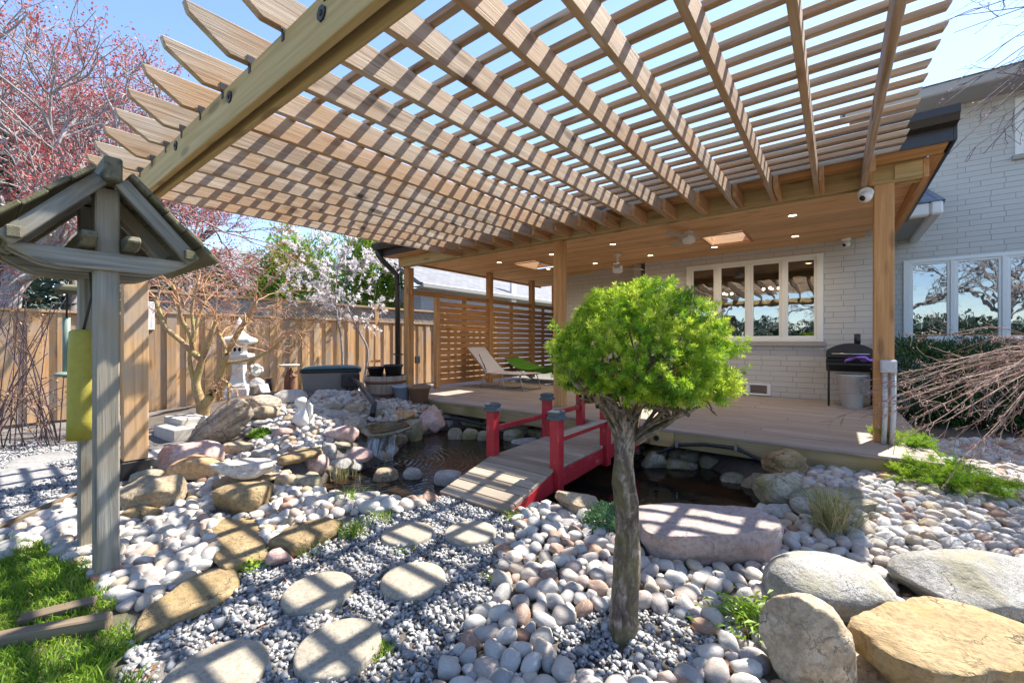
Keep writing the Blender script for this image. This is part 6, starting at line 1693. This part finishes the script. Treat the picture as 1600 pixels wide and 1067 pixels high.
def spruce_crown():
    rs = np.random.default_rng(21)
    c = np.array(W(1001, 560, zt_)[:]); s = zt_ / FPX
    r_, f_ = np.array(rt[:]), np.array(fw[:])
    n = 2900
    D = rs.normal(size=(n, 3)); D /= np.linalg.norm(D, axis=1, keepdims=True)
    a, f, h = D[:, 0], D[:, 1], D[:, 2]
    lump = 1 + 0.10 * vnoise(D * 2.6 + 5) + 0.17 * vnoise(D * 6.0)
    rad = np.where(rs.uniform(0, 1, n) < 0.22, rs.uniform(0.5, 0.85, n), rs.uniform(0.88, 1.0, n)) * lump
    up = np.where(h > 0, 112 * s, 54 * s)
    A = a * rad * 132 * s; Fd = f * rad * 128 * s; Z = h * rad * up
    # domed profile: flatter underside, skirt hanging lower on the right
    A = np.where(h < 0, A * (1 - 0.16 * np.clip(-h * 2, 0, 1)), A)
    rr2 = np.sqrt((A / (150 * s)) ** 2 + (Fd / (140 * s)) ** 2)
    Z = np.where(h < 0, Z * (0.35 + 0.9 * np.clip(rr2, 0, 1)) + 0.0, Z)
    Z -= 30 * s * np.clip(rr2, 0, 1.2) ** 2
    Z -= 26 * s * np.clip(A / (150 * s), 0, 1) ** 2 * (h < 0.2)
    keep = ~((h < -0.2) & (rr2 < 0.58)) & (vnoise(D * 4.6 + 31) > -0.62)
    A, Fd, Z, D, lump = A[keep], Fd[keep], Z[keep], D[keep], lump[keep]
    P = c + A[:, None] * r_ + Fd[:, None] * f_ + np.stack([0 * Z, 0 * Z, Z], 1)
    O = D[:, :1] * r_ + D[:, 1:2] * f_ + np.stack([0 * Z, 0 * Z, D[:, 2] + 0.25], 1)
    O += rs.normal(0, 0.38, O.shape); O /= np.linalg.norm(O, axis=1, keepdims=True)
    m = len(P); k = 64
    t = rs.uniform(0, 1, (m, k, 1))
    SL = rs.uniform(0.028, 0.050, (m, 1, 1))
    base = P[:, None, :] + O[:, None, :] * t * SL
    side = rs.normal(size=(m, k, 3)); side -= (side * O[:, None, :]).sum(2, keepdims=True) * O[:, None, :]; side /= np.linalg.norm(side, axis=2, keepdims=True)
    N = side * (1.05 - 0.45 * t) + O[:, None, :] * (0.15 + 0.75 * t ** 3)
    # new growth is yellower: it sits at shoot ends and varies by branch; dark shoot bases paint shade between tufts
    hue = 0.56 + 0.36 * vnoise(P * 17) + rs.normal(0, 0.14, m)
    tint = np.clip(hue[:, None] + 0.42 * (t[:, :, 0] - 0.55) + rs.normal(0, 0.06, (m, k)), 0, 1)
    V, F = leaf_quads(base.reshape(-1, 3), N.reshape(-1, 3), rs.uniform(0.014, 0.022, m * k), 0.0028, 4)
    crown(spr, 'crown', (V, F), tint.ravel(), M['spruce'])
    low = np.nonzero(D[:, 2] < -0.05)[0]; low = low[rs.integers(0, len(low), 260)]
    B = np.repeat(P[low] * 0.9 + c * 0.1 + rs.normal(0, .012, (260, 3)), 22, 0)
    crown(spr, 'dead_needles', leaf_quads(B, rs.normal(size=(len(B), 3)), rs.uniform(.012, .02, len(B)), 0.0022, 5), rs.uniform(0, 1, len(B)), M['deadleaf'])
spruce_crown()
ROCKS.append((tb_.x, tb_.y, .06, .06, 0, 1))

# Japanese maple on the rockery
mb, mz = G(318, 655)
mp = thing('japanese_maple', 'bare Japanese maple with mossy crooked limbs and orange twigs before the fence', 'tree', tuple(mb))
tr = Tree('maplebark')
def ml(pts, r0, r1): return tr.limb([W(u, v, mz + dz) for u, v, dz in pts], r0, r1, 10)
s_ = mz / FPX
limbs = [([(318, 662, 0), (314, 630, 0), (306, 600, 0), (312, 575, 0), (318, 555, 0), (330, 525, .02), (338, 500, .05)], 15, 4), ([(318, 662, 0), (322, 632, 0), (336, 605, -.02), (346, 580, -.05), (354, 555, -.1), (372, 520, -.15), (384, 500, -.2), (400, 470, -.25)], 14, 4),
         ([(318, 565, 0), (298, 548, .05), (282, 532, .1), (262, 515, .12), (250, 490, .15), (243, 465, .2)], 9, 4), ([(300, 552, .05), (298, 525, 0), (284, 500, -.05), (278, 470, -.1), (270, 445, -.1)], 7, 3), ([(300, 548, .05), (306, 520, .1), (310, 495, .15), (322, 470, .2)], 6, 3),
         ([(346, 580, -.05), (352, 545, .05), (342, 520, .1), (336, 490, .15)], 6, 3), ([(350, 568, -.05), (390, 562, -.1), (425, 545, -.2), (445, 525, -.3)], 6, 2.5), ([(304, 600, 0), (296, 560, -.1), (302, 520, -.2), (300, 480, -.2), (310, 440, -.2)], 6, 2.5), ([(340, 590, 0), (356, 600, -.1), (357, 625, -.12)], 4, 3)]
ends = []
for pts, a, c in limbs:
    q, rr = ml(pts, a * s_ * .56, c * s_ * .68); ends += [(q[-1], (q[-1] - q[-4]).normalized()), (q[-6], (q[-5] - q[-7]).normalized())]
trunk_o = tr.mb.build('trunk', M['maplebark'], mp)
tr = Tree('orangetwig')
for p, d in ends:
    for k in range(3):
        tr.grow(p, (d + Vector((random.gauss(0, .6), random.gauss(0, .6), random.uniform(-.1, .6)))), 0.34, 0.008, 4, 0.75, -0.02, 0.2, (2, 2), 0.62, 0.0018)
tr.mb.build('twigs', M['orangetwig'], mp)
VF, t = tr.clusters(500, 0.014, 0.008, 0.02, 9); crown(mp, 'buds', VF, t, M['bud'])

# red budding maples behind the fence
def red_tree(label, base, hgt, limbs, seed, nleaf, depth=6, L=1.2, r=0.10, leafsz=0.05, spread=0.62):
    random.seed(seed)
    t = thing('red_maple', label, 'tree', tuple(base), 'budding red maples beyond the fence')
    tr = Tree('greybark'); top = base + Vector((0.1, 0.1, hgt))
    tr.limb([base, base.lerp(top, .5) + Vector((.08, -.05, 0)), top], r * 1.6, r, 12)
    for d in limbs: tr.grow(base.lerp(top, random.uniform(.7, 1)), d, L, r * 0.62, depth, spread, 0.03, 0.14, (2, 3), 0.68, 0.004)
    tr.mb.build('trunk', M['greybark'], t)
    VF, ti = tr.clusters(nleaf, leafsz, leafsz * 0.55, 0.07, seed); crown(t, 'buds', VF, ti, M['bud'])
red_tree('large red budding maple with grey limbs at the upper left', W(10, 640, 6.2), 2.3, [(0.9, 0.6, 1.0), (0.5, 0.2, 1.3), (-0.2, 0.5, 1.2), (0.9, 0.0, 0.7), (-0.5, -0.3, 1.2), (0.3, 0.9, 1.0), (1.0, 0.4, 0.45), (0.2, 0.4, 1.5)], 31, 26000, L=1.35, leafsz=0.042)
red_tree('smaller red budding maple seen below the pergola slats', W(290, 560, 13.5), 3.6, [(0.7, 0.5, 0.9), (-0.6, -0.4, 0.9), (0.4, 0.4, 1.2), (-0.2, 0.3, 1.1), (0.9, 0.7, 0.35), (-0.9, -0.6, 0.4), (0.8, 0.6, 0.15)], 32, 6000, 5, 1.05, 0.07, 0.06)
def cloud(name, label, cat, c, size, n, leaf, wid, mat, seed, group=None, trunk=None, lump=0.3, hang=0.0, upn=0.3, bark='greybark', shell=0.35, box=2.0):
    """shrub or evergreen: leaves spread through a lumpy volume on a few stems"""
    rs = np.random.default_rng(seed); c = np.array(c); size = np.array(size)
    t = thing(name, label, cat, (c[0], c[1], c[2] - size[2]), group)
    D = rs.normal(size=(n, 3)); D /= np.linalg.norm(D, axis=1, keepdims=True)
    rb = (np.abs(D) ** box).sum(1) ** (-1 / box)
    rad = rs.uniform(shell, 1, n) ** 0.5 * (1 + lump * vnoise(D * 3 + seed) + lump * 0.6 * vnoise(D * 7)) * rb
    P = D * rad[:, None] * size
    clump = vnoise(P * (3.2 / max(size)) * 2 + seed)
    P = P + c
    N = D + rs.normal(0, 0.6, D.shape) + [0, 0, upn]; N[:, 2] -= hang
    tint = np.clip(0.45 + 0.4 * clump + rs.normal(0, 0.16, n), 0, 1)
    VF = leaf_quads(P, N, leaf * rs.uniform(0.6, 1.4, n), wid, seed)
    crown(t, 'foliage', VF, tint, mat)
    b = MB(); random.seed(seed); g0 = Vector((c[0], c[1], c[2] - size[2]))
    for k in range(5 if trunk is None else 1):
        e = Vector(c) + Vector((random.uniform(-.5, .5) * size[0], random.uniform(-.5, .5) * size[1], size[2] * random.uniform(-.2, .5)))
        b.tube([g0 + Vector((random.uniform(-.05, .05), random.uniform(-.05, .05), -0.05)), g0.lerp(e, .5) + Vector((0, 0, .05)), e], [0.02 if trunk is None else trunk, 0.014 if trunk is None else trunk * .7, 0.006], 6)
    b.build('trunk' if trunk else 'stems', M[bark], t)
    return t
cp = W(470, 400, 17); cloud('cedar_tree', 'yellow green cedar tree rising behind the fence and magnolia', 'tree', (cp.x, cp.y, 3.0), (1.7, 1.7, 2.6), 24000, 0.16, 0.06, M['cedarleaf'], 41, 'evergreens beyond the fence', trunk=0.15, lump=0.45)
cp = W(585, 400, 15); cloud('cedar_tree', 'taller green cedar tree just left of the dark downspout', 'tree', (cp.x, cp.y, 2.8), (1.2, 1.2, 2.5), 20000, 0.15, 0.055, M['cedarleaf'], 42, 'evergreens beyond the fence', trunk=0.13, lump=0.45)
cp = W(60, 420, 11); cloud('dark_conifer', 'dark blue green conifer behind the red maple at the far left', 'tree', (cp.x, cp.y, 3.6), (2.6, 2.6, 3.8), 26000, 0.22, 0.08, M['darkfir'], 43, 'evergreens beyond the fence', trunk=0.2, lump=0.4)
cp = W(-150, 480, 7); cloud('dark_conifer', 'dark conifer partly cut by the left edge of the photo', 'tree', (cp.x, cp.y, 2.4), (1.3, 1.6, 2.6), 14000, 0.2, 0.07, M['darkfir'], 44, 'evergreens beyond the fence', trunk=0.15, lump=0.4)
cp = W(250, 440, 16); cloud('dark_conifer', 'shadowy conifer between the red maples beyond the fence', 'tree', (cp.x, cp.y, 2.8), (2.2, 2.2, 2.3), 12000, 0.22, 0.08, M['darkfir'], 45, 'evergreens beyond the fence', trunk=0.2, lump=0.5)
cp = W(-80, 300, 8.5); red_tree('red budding maple crossing the upper left corner', W(110, 600, 9.0), 3.0, [(0.6, 0.5, 1.0), (-0.5, -0.4, 1.0), (0.2, 0.2, 1.4), (0.9, 0.7, 0.6), (-0.8, -0.6, 0.7), (0.4, 0.0, 1.2), (0, 0.5, 1.1)], 33, 13000, 6, 1.5, 0.09, 0.055)
# what stands behind the photographer and shows in the window glass
for k, (x, y, hh) in enumerate(((-7, -7.5, 1.5), (-3.6, -8, 1.7), (0, -8, 1.55), (3.8, -7.8, 1.75), (7.5, -8, 1.6), (11, -7.5, 1.7))):
    cloud('cedar_hedge', 'dark cedar hedge clump behind the photographer that shows only in window reflections', 'hedge', (x, y, hh * .62), (2.1, 0.9, hh * .62), 6000, 0.2, 0.08, M['darkfir'], 140 + k, 'hedge clumps behind the photographer', lump=0.25, box=3)
for k, (x, y) in enumerate(((-5, -9.5), (1.5, -10), (6, -9), (10, -10))):
    random.seed(160 + k)
    t_ = thing('bare_tree', 'leafless grey tree behind the photographer that shows only in window reflections', 'tree', (x, y, 0), 'bare trees behind the photographer')
    tr = Tree('greybark'); tr.limb([(x, y, -.1), (x + .1, y, 1.2), (x, y + .1, 2.2)], 0.2, 0.13, 10)
    for d in ((.7, .1, 1), (-.7, .2, 1), (.1, -.5, 1.2), (.2, .6, 1.1)): tr.grow((x, y + .1, 2.1), d, 1.5, .09, 5, .6, .04, .14, (2, 3), .68, .008)
    tr.mb.build('trunk', M['greybark'], t_)
random.seed(77)
# magnolia
random.seed(51)
g_ = W(535, 600, 8.9); g_.z = 0.1
mg = thing('magnolia', 'young magnolia with thin grey stems and white star flowers before the fence', 'tree', tuple(g_))
tr = Tree('greybark')
def wl(pts, z, r0, r1): return tr.limb([W(u, v, z) for u, v in pts], r0, r1, 7)
q1, _ = wl([(534, 610), (535, 570), (533, 530), (527, 495), (524, 460), (528, 420)], 8.9, 0.028, 0.012)
q2, _ = wl([(566, 610), (572, 575), (574, 545), (562, 520), (550, 495), (543, 480)], 8.9, 0.032, 0.014)
for q in (q1[10:], q2[12:]):
    for p in q[::3]:
        for k in range(2): tr.grow(p, (random.gauss(0, .7), random.gauss(0, .7), random.uniform(.3, 1.3)), 0.42, 0.008, 4, 0.7, 0.02, 0.16, (2, 2), 0.7, 0.003)
for (u, v) in ((480, 430), (560, 400), (590, 440), (500, 390), (540, 370)):
    for k in range(2): tr.grow(q1[-1], W(u, v, 8.9 + random.uniform(-.4, .4)) - q1[-1], 0.5, 0.009, 4, 0.6, 0.02, 0.14, (2, 2), 0.7, 0.003)
tr.mb.build('trunk', M['greybark'], mg)
rs = np.random.default_rng(8); T = np.array([t[0][:] for t in tr.tips]); idx = rs.integers(0, len(T), 750)
P = np.repeat(T[idx] + rs.normal(0, .02, (750, 3)), 8, 0); N = rs.normal(size=(len(P), 3)) + [0, 0, .5]
crown(mg, 'flowers', leaf_quads(P, N, 0.065 * rs.uniform(.6, 1.2, len(P)), 0.026, 3), rs.uniform(0, 1, len(P)), M['petal'])
VF, t = tr.clusters(1600, 0.03, 0.016, 0.04, 52); crown(mg, 'buds', VF, t, M['pinkbud'])

# weeping maple at the right edge
random.seed(61)
wp = W(1745, 720, 2.75); wp.z = 0.05
wm = thing('weeping_maple', 'bare weeping maple with arching mauve twigs at the right edge', 'tree', tuple(wp))
tr = Tree('twig'); hub = W(1700, 560, 2.75)
tr.limb([wp, wp.lerp(hub, .5) + Vector((.05, .05, 0)), hub], 0.05, 0.035, 10)
for k in range(36):
    tgt = (random.uniform(1385, 1590), random.uniform(520, 735)); z1 = 2.75 + random.uniform(-.55, .75)
    if k < 8: tgt = (random.uniform(1300, 1400), random.uniform(560, 660)); z1 = 2.9 + random.uniform(-.3, .4)
    e = W(tgt[0], tgt[1], z1); m1 = hub.lerp(e, 0.45) + Vector((0, 0, random.uniform(0.02, 0.16))); m0 = hub.lerp(e, .15) + Vector((0, 0, 0.06))
    q, _ = tr.limb([hub + Vector((random.gauss(0, .03), random.gauss(0, .03), random.gauss(0, .03))), m0, m1, hub.lerp(e, .75) + Vector((0, 0, .04)), e], 0.0065, 0.0016, 5)
    for p, nx in list(zip(q[3:-1], q[4:]))[::2]:
        d = (nx - p).normalized()
        for j in range(2): tr.grow(p, d + Vector((random.gauss(0, .45), random.gauss(0, .45), random.gauss(-.1, .35))), random.uniform(.06, .13), 0.0019, 1, 0.6, -0.03, 0.12, (1, 2), 0.7, 0.0013)
for k in range(26):
    a = random.uniform(-0.9, 2.2); e = hub + rt * (math.cos(a) * random.uniform(.4, .9)) - fw * (math.sin(a) * random.uniform(.3, .8)) + Vector((0, 0, random.uniform(-.5, .05)))
    q, _ = tr.limb([hub, hub.lerp(e, .2) + Vector((0, 0, .08)), hub.lerp(e, .6) + Vector((0, 0, .12)), e], 0.0065, 0.0016, 5)
    for p, nx in list(zip(q[3:-1], q[4:]))[::2]: tr.grow(p, (nx - p).normalized() + Vector((random.gauss(0, .45), random.gauss(0, .45), random.gauss(-.1, .35))), .1, 0.0019, 1, 0.6, -0.03, 0.12, (1, 2), 0.7, 0.0013)
tr.mb.build('branches', M['twig'], wm)
VF, t = tr.clusters(2600, 0.012, 0.006, 0.006, 62); crown(wm, 'buds', VF, t, M['pinkbud'])
# bare tree over the house at the upper right
random.seed(71)
bp_ = W(1900, 600, 5.5); bp_.z = 0
bt = thing('bare_tree', 'leafless tree whose dark twigs reach in at the upper right', 'tree', tuple(bp_))
tr = Tree('darktwig'); hub = W(1800, -20, 5.0)
tr.limb([bp_, bp_.lerp(hub, .5) + Vector((.1, 0, 0)), hub], 0.11, 0.06, 12)
for k in range(26):
    e = W(random.uniform(1450, 1640), random.uniform(-60, 250), 5.0 + random.uniform(-.9, .6)); m1 = hub.lerp(e, .5) + Vector((0, 0, random.uniform(-.1, .25)))
    q, _ = tr.limb([hub, hub.lerp(e, .2) + Vector((0, 0, .1)), m1, e], 0.016, 0.003, 5)
    for p, nx in list(zip(q[2:-1], q[3:]))[::2]:
        tr.grow(p, (nx - p).normalized() + Vector((random.gauss(0, .4), random.gauss(0, .4), random.gauss(0, .4))), random.uniform(.2, .45), 0.005, 2, 0.6, -0.02, 0.16, (1, 2), 0.7, 0.0024)
tr.mb.build('branches', M['darktwig'], bt)
VF, t = tr.clusters(700, 0.02, 0.012, 0.02, 72); crown(bt, 'buds', VF, t, M['pinkbud'])
# a bit of the same kind of shrub at the far left
random.seed(81)
lp_, lz = G(25, 700)
ls = thing('bare_shrub', 'leggy bare shrub with dark red stems at the left edge by the fence', 'shrub', tuple(lp_))
tr = Tree('darktwig')
for k in range(34):
    e = W(random.uniform(-40, 115), random.uniform(430, 640), lz + random.uniform(-.9, .2)); b0 = lp_ + Vector((random.uniform(-.35, .35), random.uniform(-.35, .35), -.03))
    q, _ = tr.limb([b0, b0.lerp(e, .5) + Vector((0, 0, .15)), e], 0.007, 0.003, 5)
    for p, nx in list(zip(q[2:-1], q[3:]))[::3]: tr.grow(p, (nx - p).normalized() + Vector((random.gauss(0, .5), random.gauss(0, .5), random.gauss(.1, .4))), .22, 0.003, 1, .6, 0, .15, (1, 2), .7, .0016)
tr.mb.build('stems', M['darktwig'], ls)
VF, t = tr.clusters(500, 0.03, 0.016, 0.03, 82); crown(ls, 'leaves', VF, t, M['deadleaf'])

# yews under the right window, pines, sedum
y0_ = PY(1490, 560, 8.0)
for k, (u, lab) in enumerate(((1440, 'dark clipped yew bush just right of the porch post'), (1540, 'dark yew bush below the right house windows'), (1660, 'dark yew bush cut off by the right edge'))):
    p = PY(u, 640, 7.9); cloud('yew_bush', lab, 'shrub', (p.x, p.y, 0.58), (0.46, 0.6, 0.62), 15000, 0.05, 0.014, M['yew'], 90 + k, 'yew bushes under the windows', lump=0.2, box=3.2)
def juniper(label, u, v, rad, nb, seed, hgt=0.14, sq=1.0):
    """spreading juniper: branches fan out low, needles stand along every shoot"""
    random.seed(seed); rs = np.random.default_rng(seed); p, pz = G(u, v)
    t = thing('spreading_juniper', label, 'shrub', tuple(p), 'spreading junipers at the right porch post'); tr = Tree('bark'); P = []; D = []
    for k in range(nb):
        a = random.uniform(0, 6.283); L = rad * random.uniform(.45, 1.05); d = Vector((math.cos(a), math.sin(a) * sq, 0))
        h = hgt * random.uniform(.5, 1.1)
        q, _ = tr.limb([p + Vector((0, 0, -.01)), p + d * L * .35 + Vector((0, 0, h * .8)), p + d * L * .75 + Vector((0, 0, h)), p + d * L + Vector((0, 0, h * random.uniform(.6, 1.3)))], 0.006, 0.002, 5)
        for i in range(3, len(q) - 1):
            for s_ in range(4):
                dd = (q[i + 1] - q[i]).normalized() + Vector((random.gauss(0, .55), random.gauss(0, .55), random.gauss(.25, .3)))
                P.append(q[i].lerp(q[i + 1], random.random())); D.append(dd.normalized())
    tr.mb.build('stems', M['bark'], t)
    P = np.array([x[:] for x in P]); D = np.array([x[:] for x in D]); m = len(P); k = 46
    tt = rs.uniform(0, 1, (m, k, 1)); SL = rs.uniform(.05, .10, (m, 1, 1)); base = P[:, None, :] + D[:, None, :] * tt * SL
    N = rs.normal(size=(m, k, 3)) * 0.75 + D[:, None, :] * 0.9
    tint = np.clip(0.42 + 0.3 * vnoise(P * 8)[:, None] + 0.25 * (tt[:, :, 0] - .5) + rs.normal(0, .1, (m, k)), 0, 1)
    crown(t, 'foliage', leaf_quads(base.reshape(-1, 3), N.reshape(-1, 3), rs.uniform(.012, .022, m * k), .0024, seed), tint.ravel(), M['spruce'])
juniper('bright green juniper spreading over the pebbles right of the porch post', 1478, 765, 0.36, 34, 95)
juniper('darker juniper tuft at the foot of the right porch post', 1412, 722, 0.26, 26, 96, 0.2)
p, pz = G(958, 832); cloud('sedum', 'dense grey green sedum mound behind the spruce trunk', 'plant', (p.x, p.y + .04, p.z + 0.05), (0.20, 0.16, 0.085), 9000, 0.016, 0.009, M['sedum'], 97, lump=0.25, upn=0.9)
p, pz = G(410, 684); cloud('moss_plant', 'bright yellow green ground plant below the kneeling statue', 'plant', (p.x, p.y, p.z + 0.03), (0.13, 0.11, 0.05), 2500, 0.03, 0.014, M['weed'], 98, lump=0.4, upn=0.7)
p, pz = G(1500, 640); 

def blades(n, poly, hmin, hmax, wid, seed, dens=None):
    rs = np.random.default_rng(seed)
    cs = [G(float(a), float(c))[0] for a, c in poly]; x0, x1 = min(p.x for p in cs), max(p.x for p in cs); y0, y1 = min(p.y for p in cs), max(p.y for p in cs)
    x = rs.uniform(x0, x1, n * 3); y = rs.uniform(y0, y1, n * 3); z = H(x, y); u, v, cz = proj(x, y, z)
    k = inpoly(u, v, poly) & (cz > .3) & (vnoise(np.stack([x * 5, y * 5, 0 * x], 1)) > -0.55)
    x, y, z = x[k], y[k], z[k]; n = len(x)
    N = rs.normal(0, 0.42, (n, 3)); N[:, 2] = 1
    tint = np.clip(0.5 + 0.35 * vnoise(np.stack([x * 6, y * 6, 0 * x + 4], 1)) + rs.normal(0, .16, n), 0, 1)
    h = rs.uniform(hmin, hmax, n) * (1 + 0.5 * vnoise(np.stack([x * 3, y * 3, 0 * x + 9], 1)))
    return np.stack([x, y, z - .004], 1), N, h, tint
lawn = [(-400, 846), (20, 846), (120, 862), (150, 905), (200, 965), (213, 1005), (228, 1300), (-500, 1300)]
P, N, h, t = blades(26000, lawn, 0.03, 0.085, 0.004, 7)
V, F = leaf_quads(P, N, h, 0.0042, 7, droop=0.25)
tag(crown(None, 'grass', (V, F), t, M['grass']), 'patch of bright sunlit grass at the lower left corner', 'grass', kind='stuff')
def tuft(name, label, cat, u, v, n, h, spread, mat, wid=0.004, lean=0.5, seed=1, z=None, droop=0.3, leaf=False):
    p = G(u, v)[0] if z is None else PZ(u, v, z)
    rs = np.random.default_rng(seed); 
    P = np.array(p[:]) + np.concatenate([rs.normal(0, spread, (n, 2)), rs.uniform(-.01, 0.0 if not leaf else h * .7, (n, 1))], 1)
    N = np.concatenate([rs.normal(0, lean, (n, 2)), np.ones((n, 1)) * (1 if not leaf else .5)], 1)
    V, F = leaf_quads(P, N, h * rs.uniform(.5, 1.1, n) * (1 if not leaf else .5), wid, seed, droop=droop)
    o = link_mesh(name, np_mesh(name, V - np.array(p[:]), F, tint=rs.uniform(0, 1, n)), mat, None, tuple(p))
    tag(o, label, cat)
tuft('grass_tuft', 'green grass tuft growing at the edge of the front stepping stone', 'grass tuft', 590, 1022, 320, 0.075, 0.025, M['grass'], 0.0035, 0.6, 1)
tuft('grass_tuft', 'tall grass tuft at the right end of the gold block flagstone', 'grass tuft', 552, 838, 160, 0.15, 0.035, M['grass'], 0.005, 0.4, 2)
tuft('grass_tuft', 'grass tuft growing against the front of the gold block flagstone', 'grass tuft', 478, 858, 130, 0.12, 0.05, M['grass'], 0.005, 0.5, 3)
tuft('grass_tuft', 'small grass tuft on the pond shore beside the back stepping stone', 'grass tuft', 596, 812, 120, 0.11, 0.045, M['grass'], 0.005, 0.5, 4)
tuft('reeds', 'pale dry reed stems standing in the pond shallows at the left', 'reeds', 540, 752, 60, 0.20, 0.07, M['drygrass'], 0.006, 0.12, 5, z=WATER_Z, droop=0.05)
tuft('reeds', 'short green reeds at the pond edge above the gold rock', 'reeds', 545, 785, 70, 0.15, 0.06, M['grass'], 0.006, 0.35, 6)
tuft('ornamental_grass', 'dry straw and green ornamental grass clump among the right hand pebbles', 'grass clump', 1297, 838, 380, 0.42, 0.04, M['drygrass'], 0.0045, 0.30, 7)
tuft('weed', 'broad leaved green weed growing between the flagstones', 'weed', 396, 884, 200, 0.06, 0.04, M['weed'], 0.018, 0.8, 8, leaf=True)
tuft('weed', 'feathery green weed between the pebbles and the tan boulder', 'weed', 1172, 985, 520, 0.13, 0.06, M['weed'], 0.012, 0.9, 9, leaf=True)
tuft('weed', 'green weed sprig at the near right corner of the bridge ramp', 'weed', 806, 812, 150, 0.07, 0.04, M['weed'], 0.012, 0.9, 10, leaf=True)
tuft('weed', 'tiny upright weed at the gravel edge left of the pebbles', 'weed', 762, 912, 40, 0.07, 0.008, M['weed'], 0.008, 0.7, 11, leaf=True)
tuft('weed', 'small yellow green weed in front of the back stepping stone', 'weed', 636, 862, 90, 0.03, 0.03, M['weed'], 0.010, 0.8, 12, leaf=True)
tuft('weed', 'weed with small leaves at the front edge of the pebble bed', 'weed', 1128, 958, 120, 0.06, 0.035, M['weed'], 0.012, 0.9, 13, leaf=True)
tuft('dead_stems', 'tangle of reddish dead stems in the left black pot', 'plant', 588, 566, 160, 0.12, 0.05, M['deadleaf'], 0.012, 0.8, 14, z=0.72)
tuft('weed', 'small green weed at the left of the pond beside the waterfall rocks', 'weed', 513, 656, 120, 0.05, 0.04, M['weed'], 0.014, 0.8, 15, leaf=True)

# fallen leaves
rs = np.random.default_rng(99); n = 900
x = rs.uniform(-5, 3, n * 3); y = rs.uniform(0.2, 4.2, n * 3); z = H(x, y); u, v, cz = proj(x, y, z)
k = (cz > .4) & ~inpoly(x, y, POND) & (vnoise(np.stack([x * 1.6, y * 1.6, 0 * x], 1)) > 0.05); x, y, z = x[k][:n], y[k][:n], z[k][:n]
peb = inpoly(*proj(x, y, z)[:2], PEB[0][1]) | inpoly(*proj(x, y, z)[:2], PEB[1][1])
N = rs.normal(size=(len(x), 3)); N[:, 2] = np.abs(N[:, 2]) * .3
V, F = leaf_quads(np.stack([x, y, z + np.where(peb, .03, .012)], 1), N, rs.uniform(.012, .035, len(x)), .012, 9)
tag(crown(None, 'fallen_leaves', (V, F), rs.uniform(0, 1, len(x)), M['deadleaf']), 'scattered small dry brown leaves on the gravel and pebbles', 'leaves', kind='stuff')
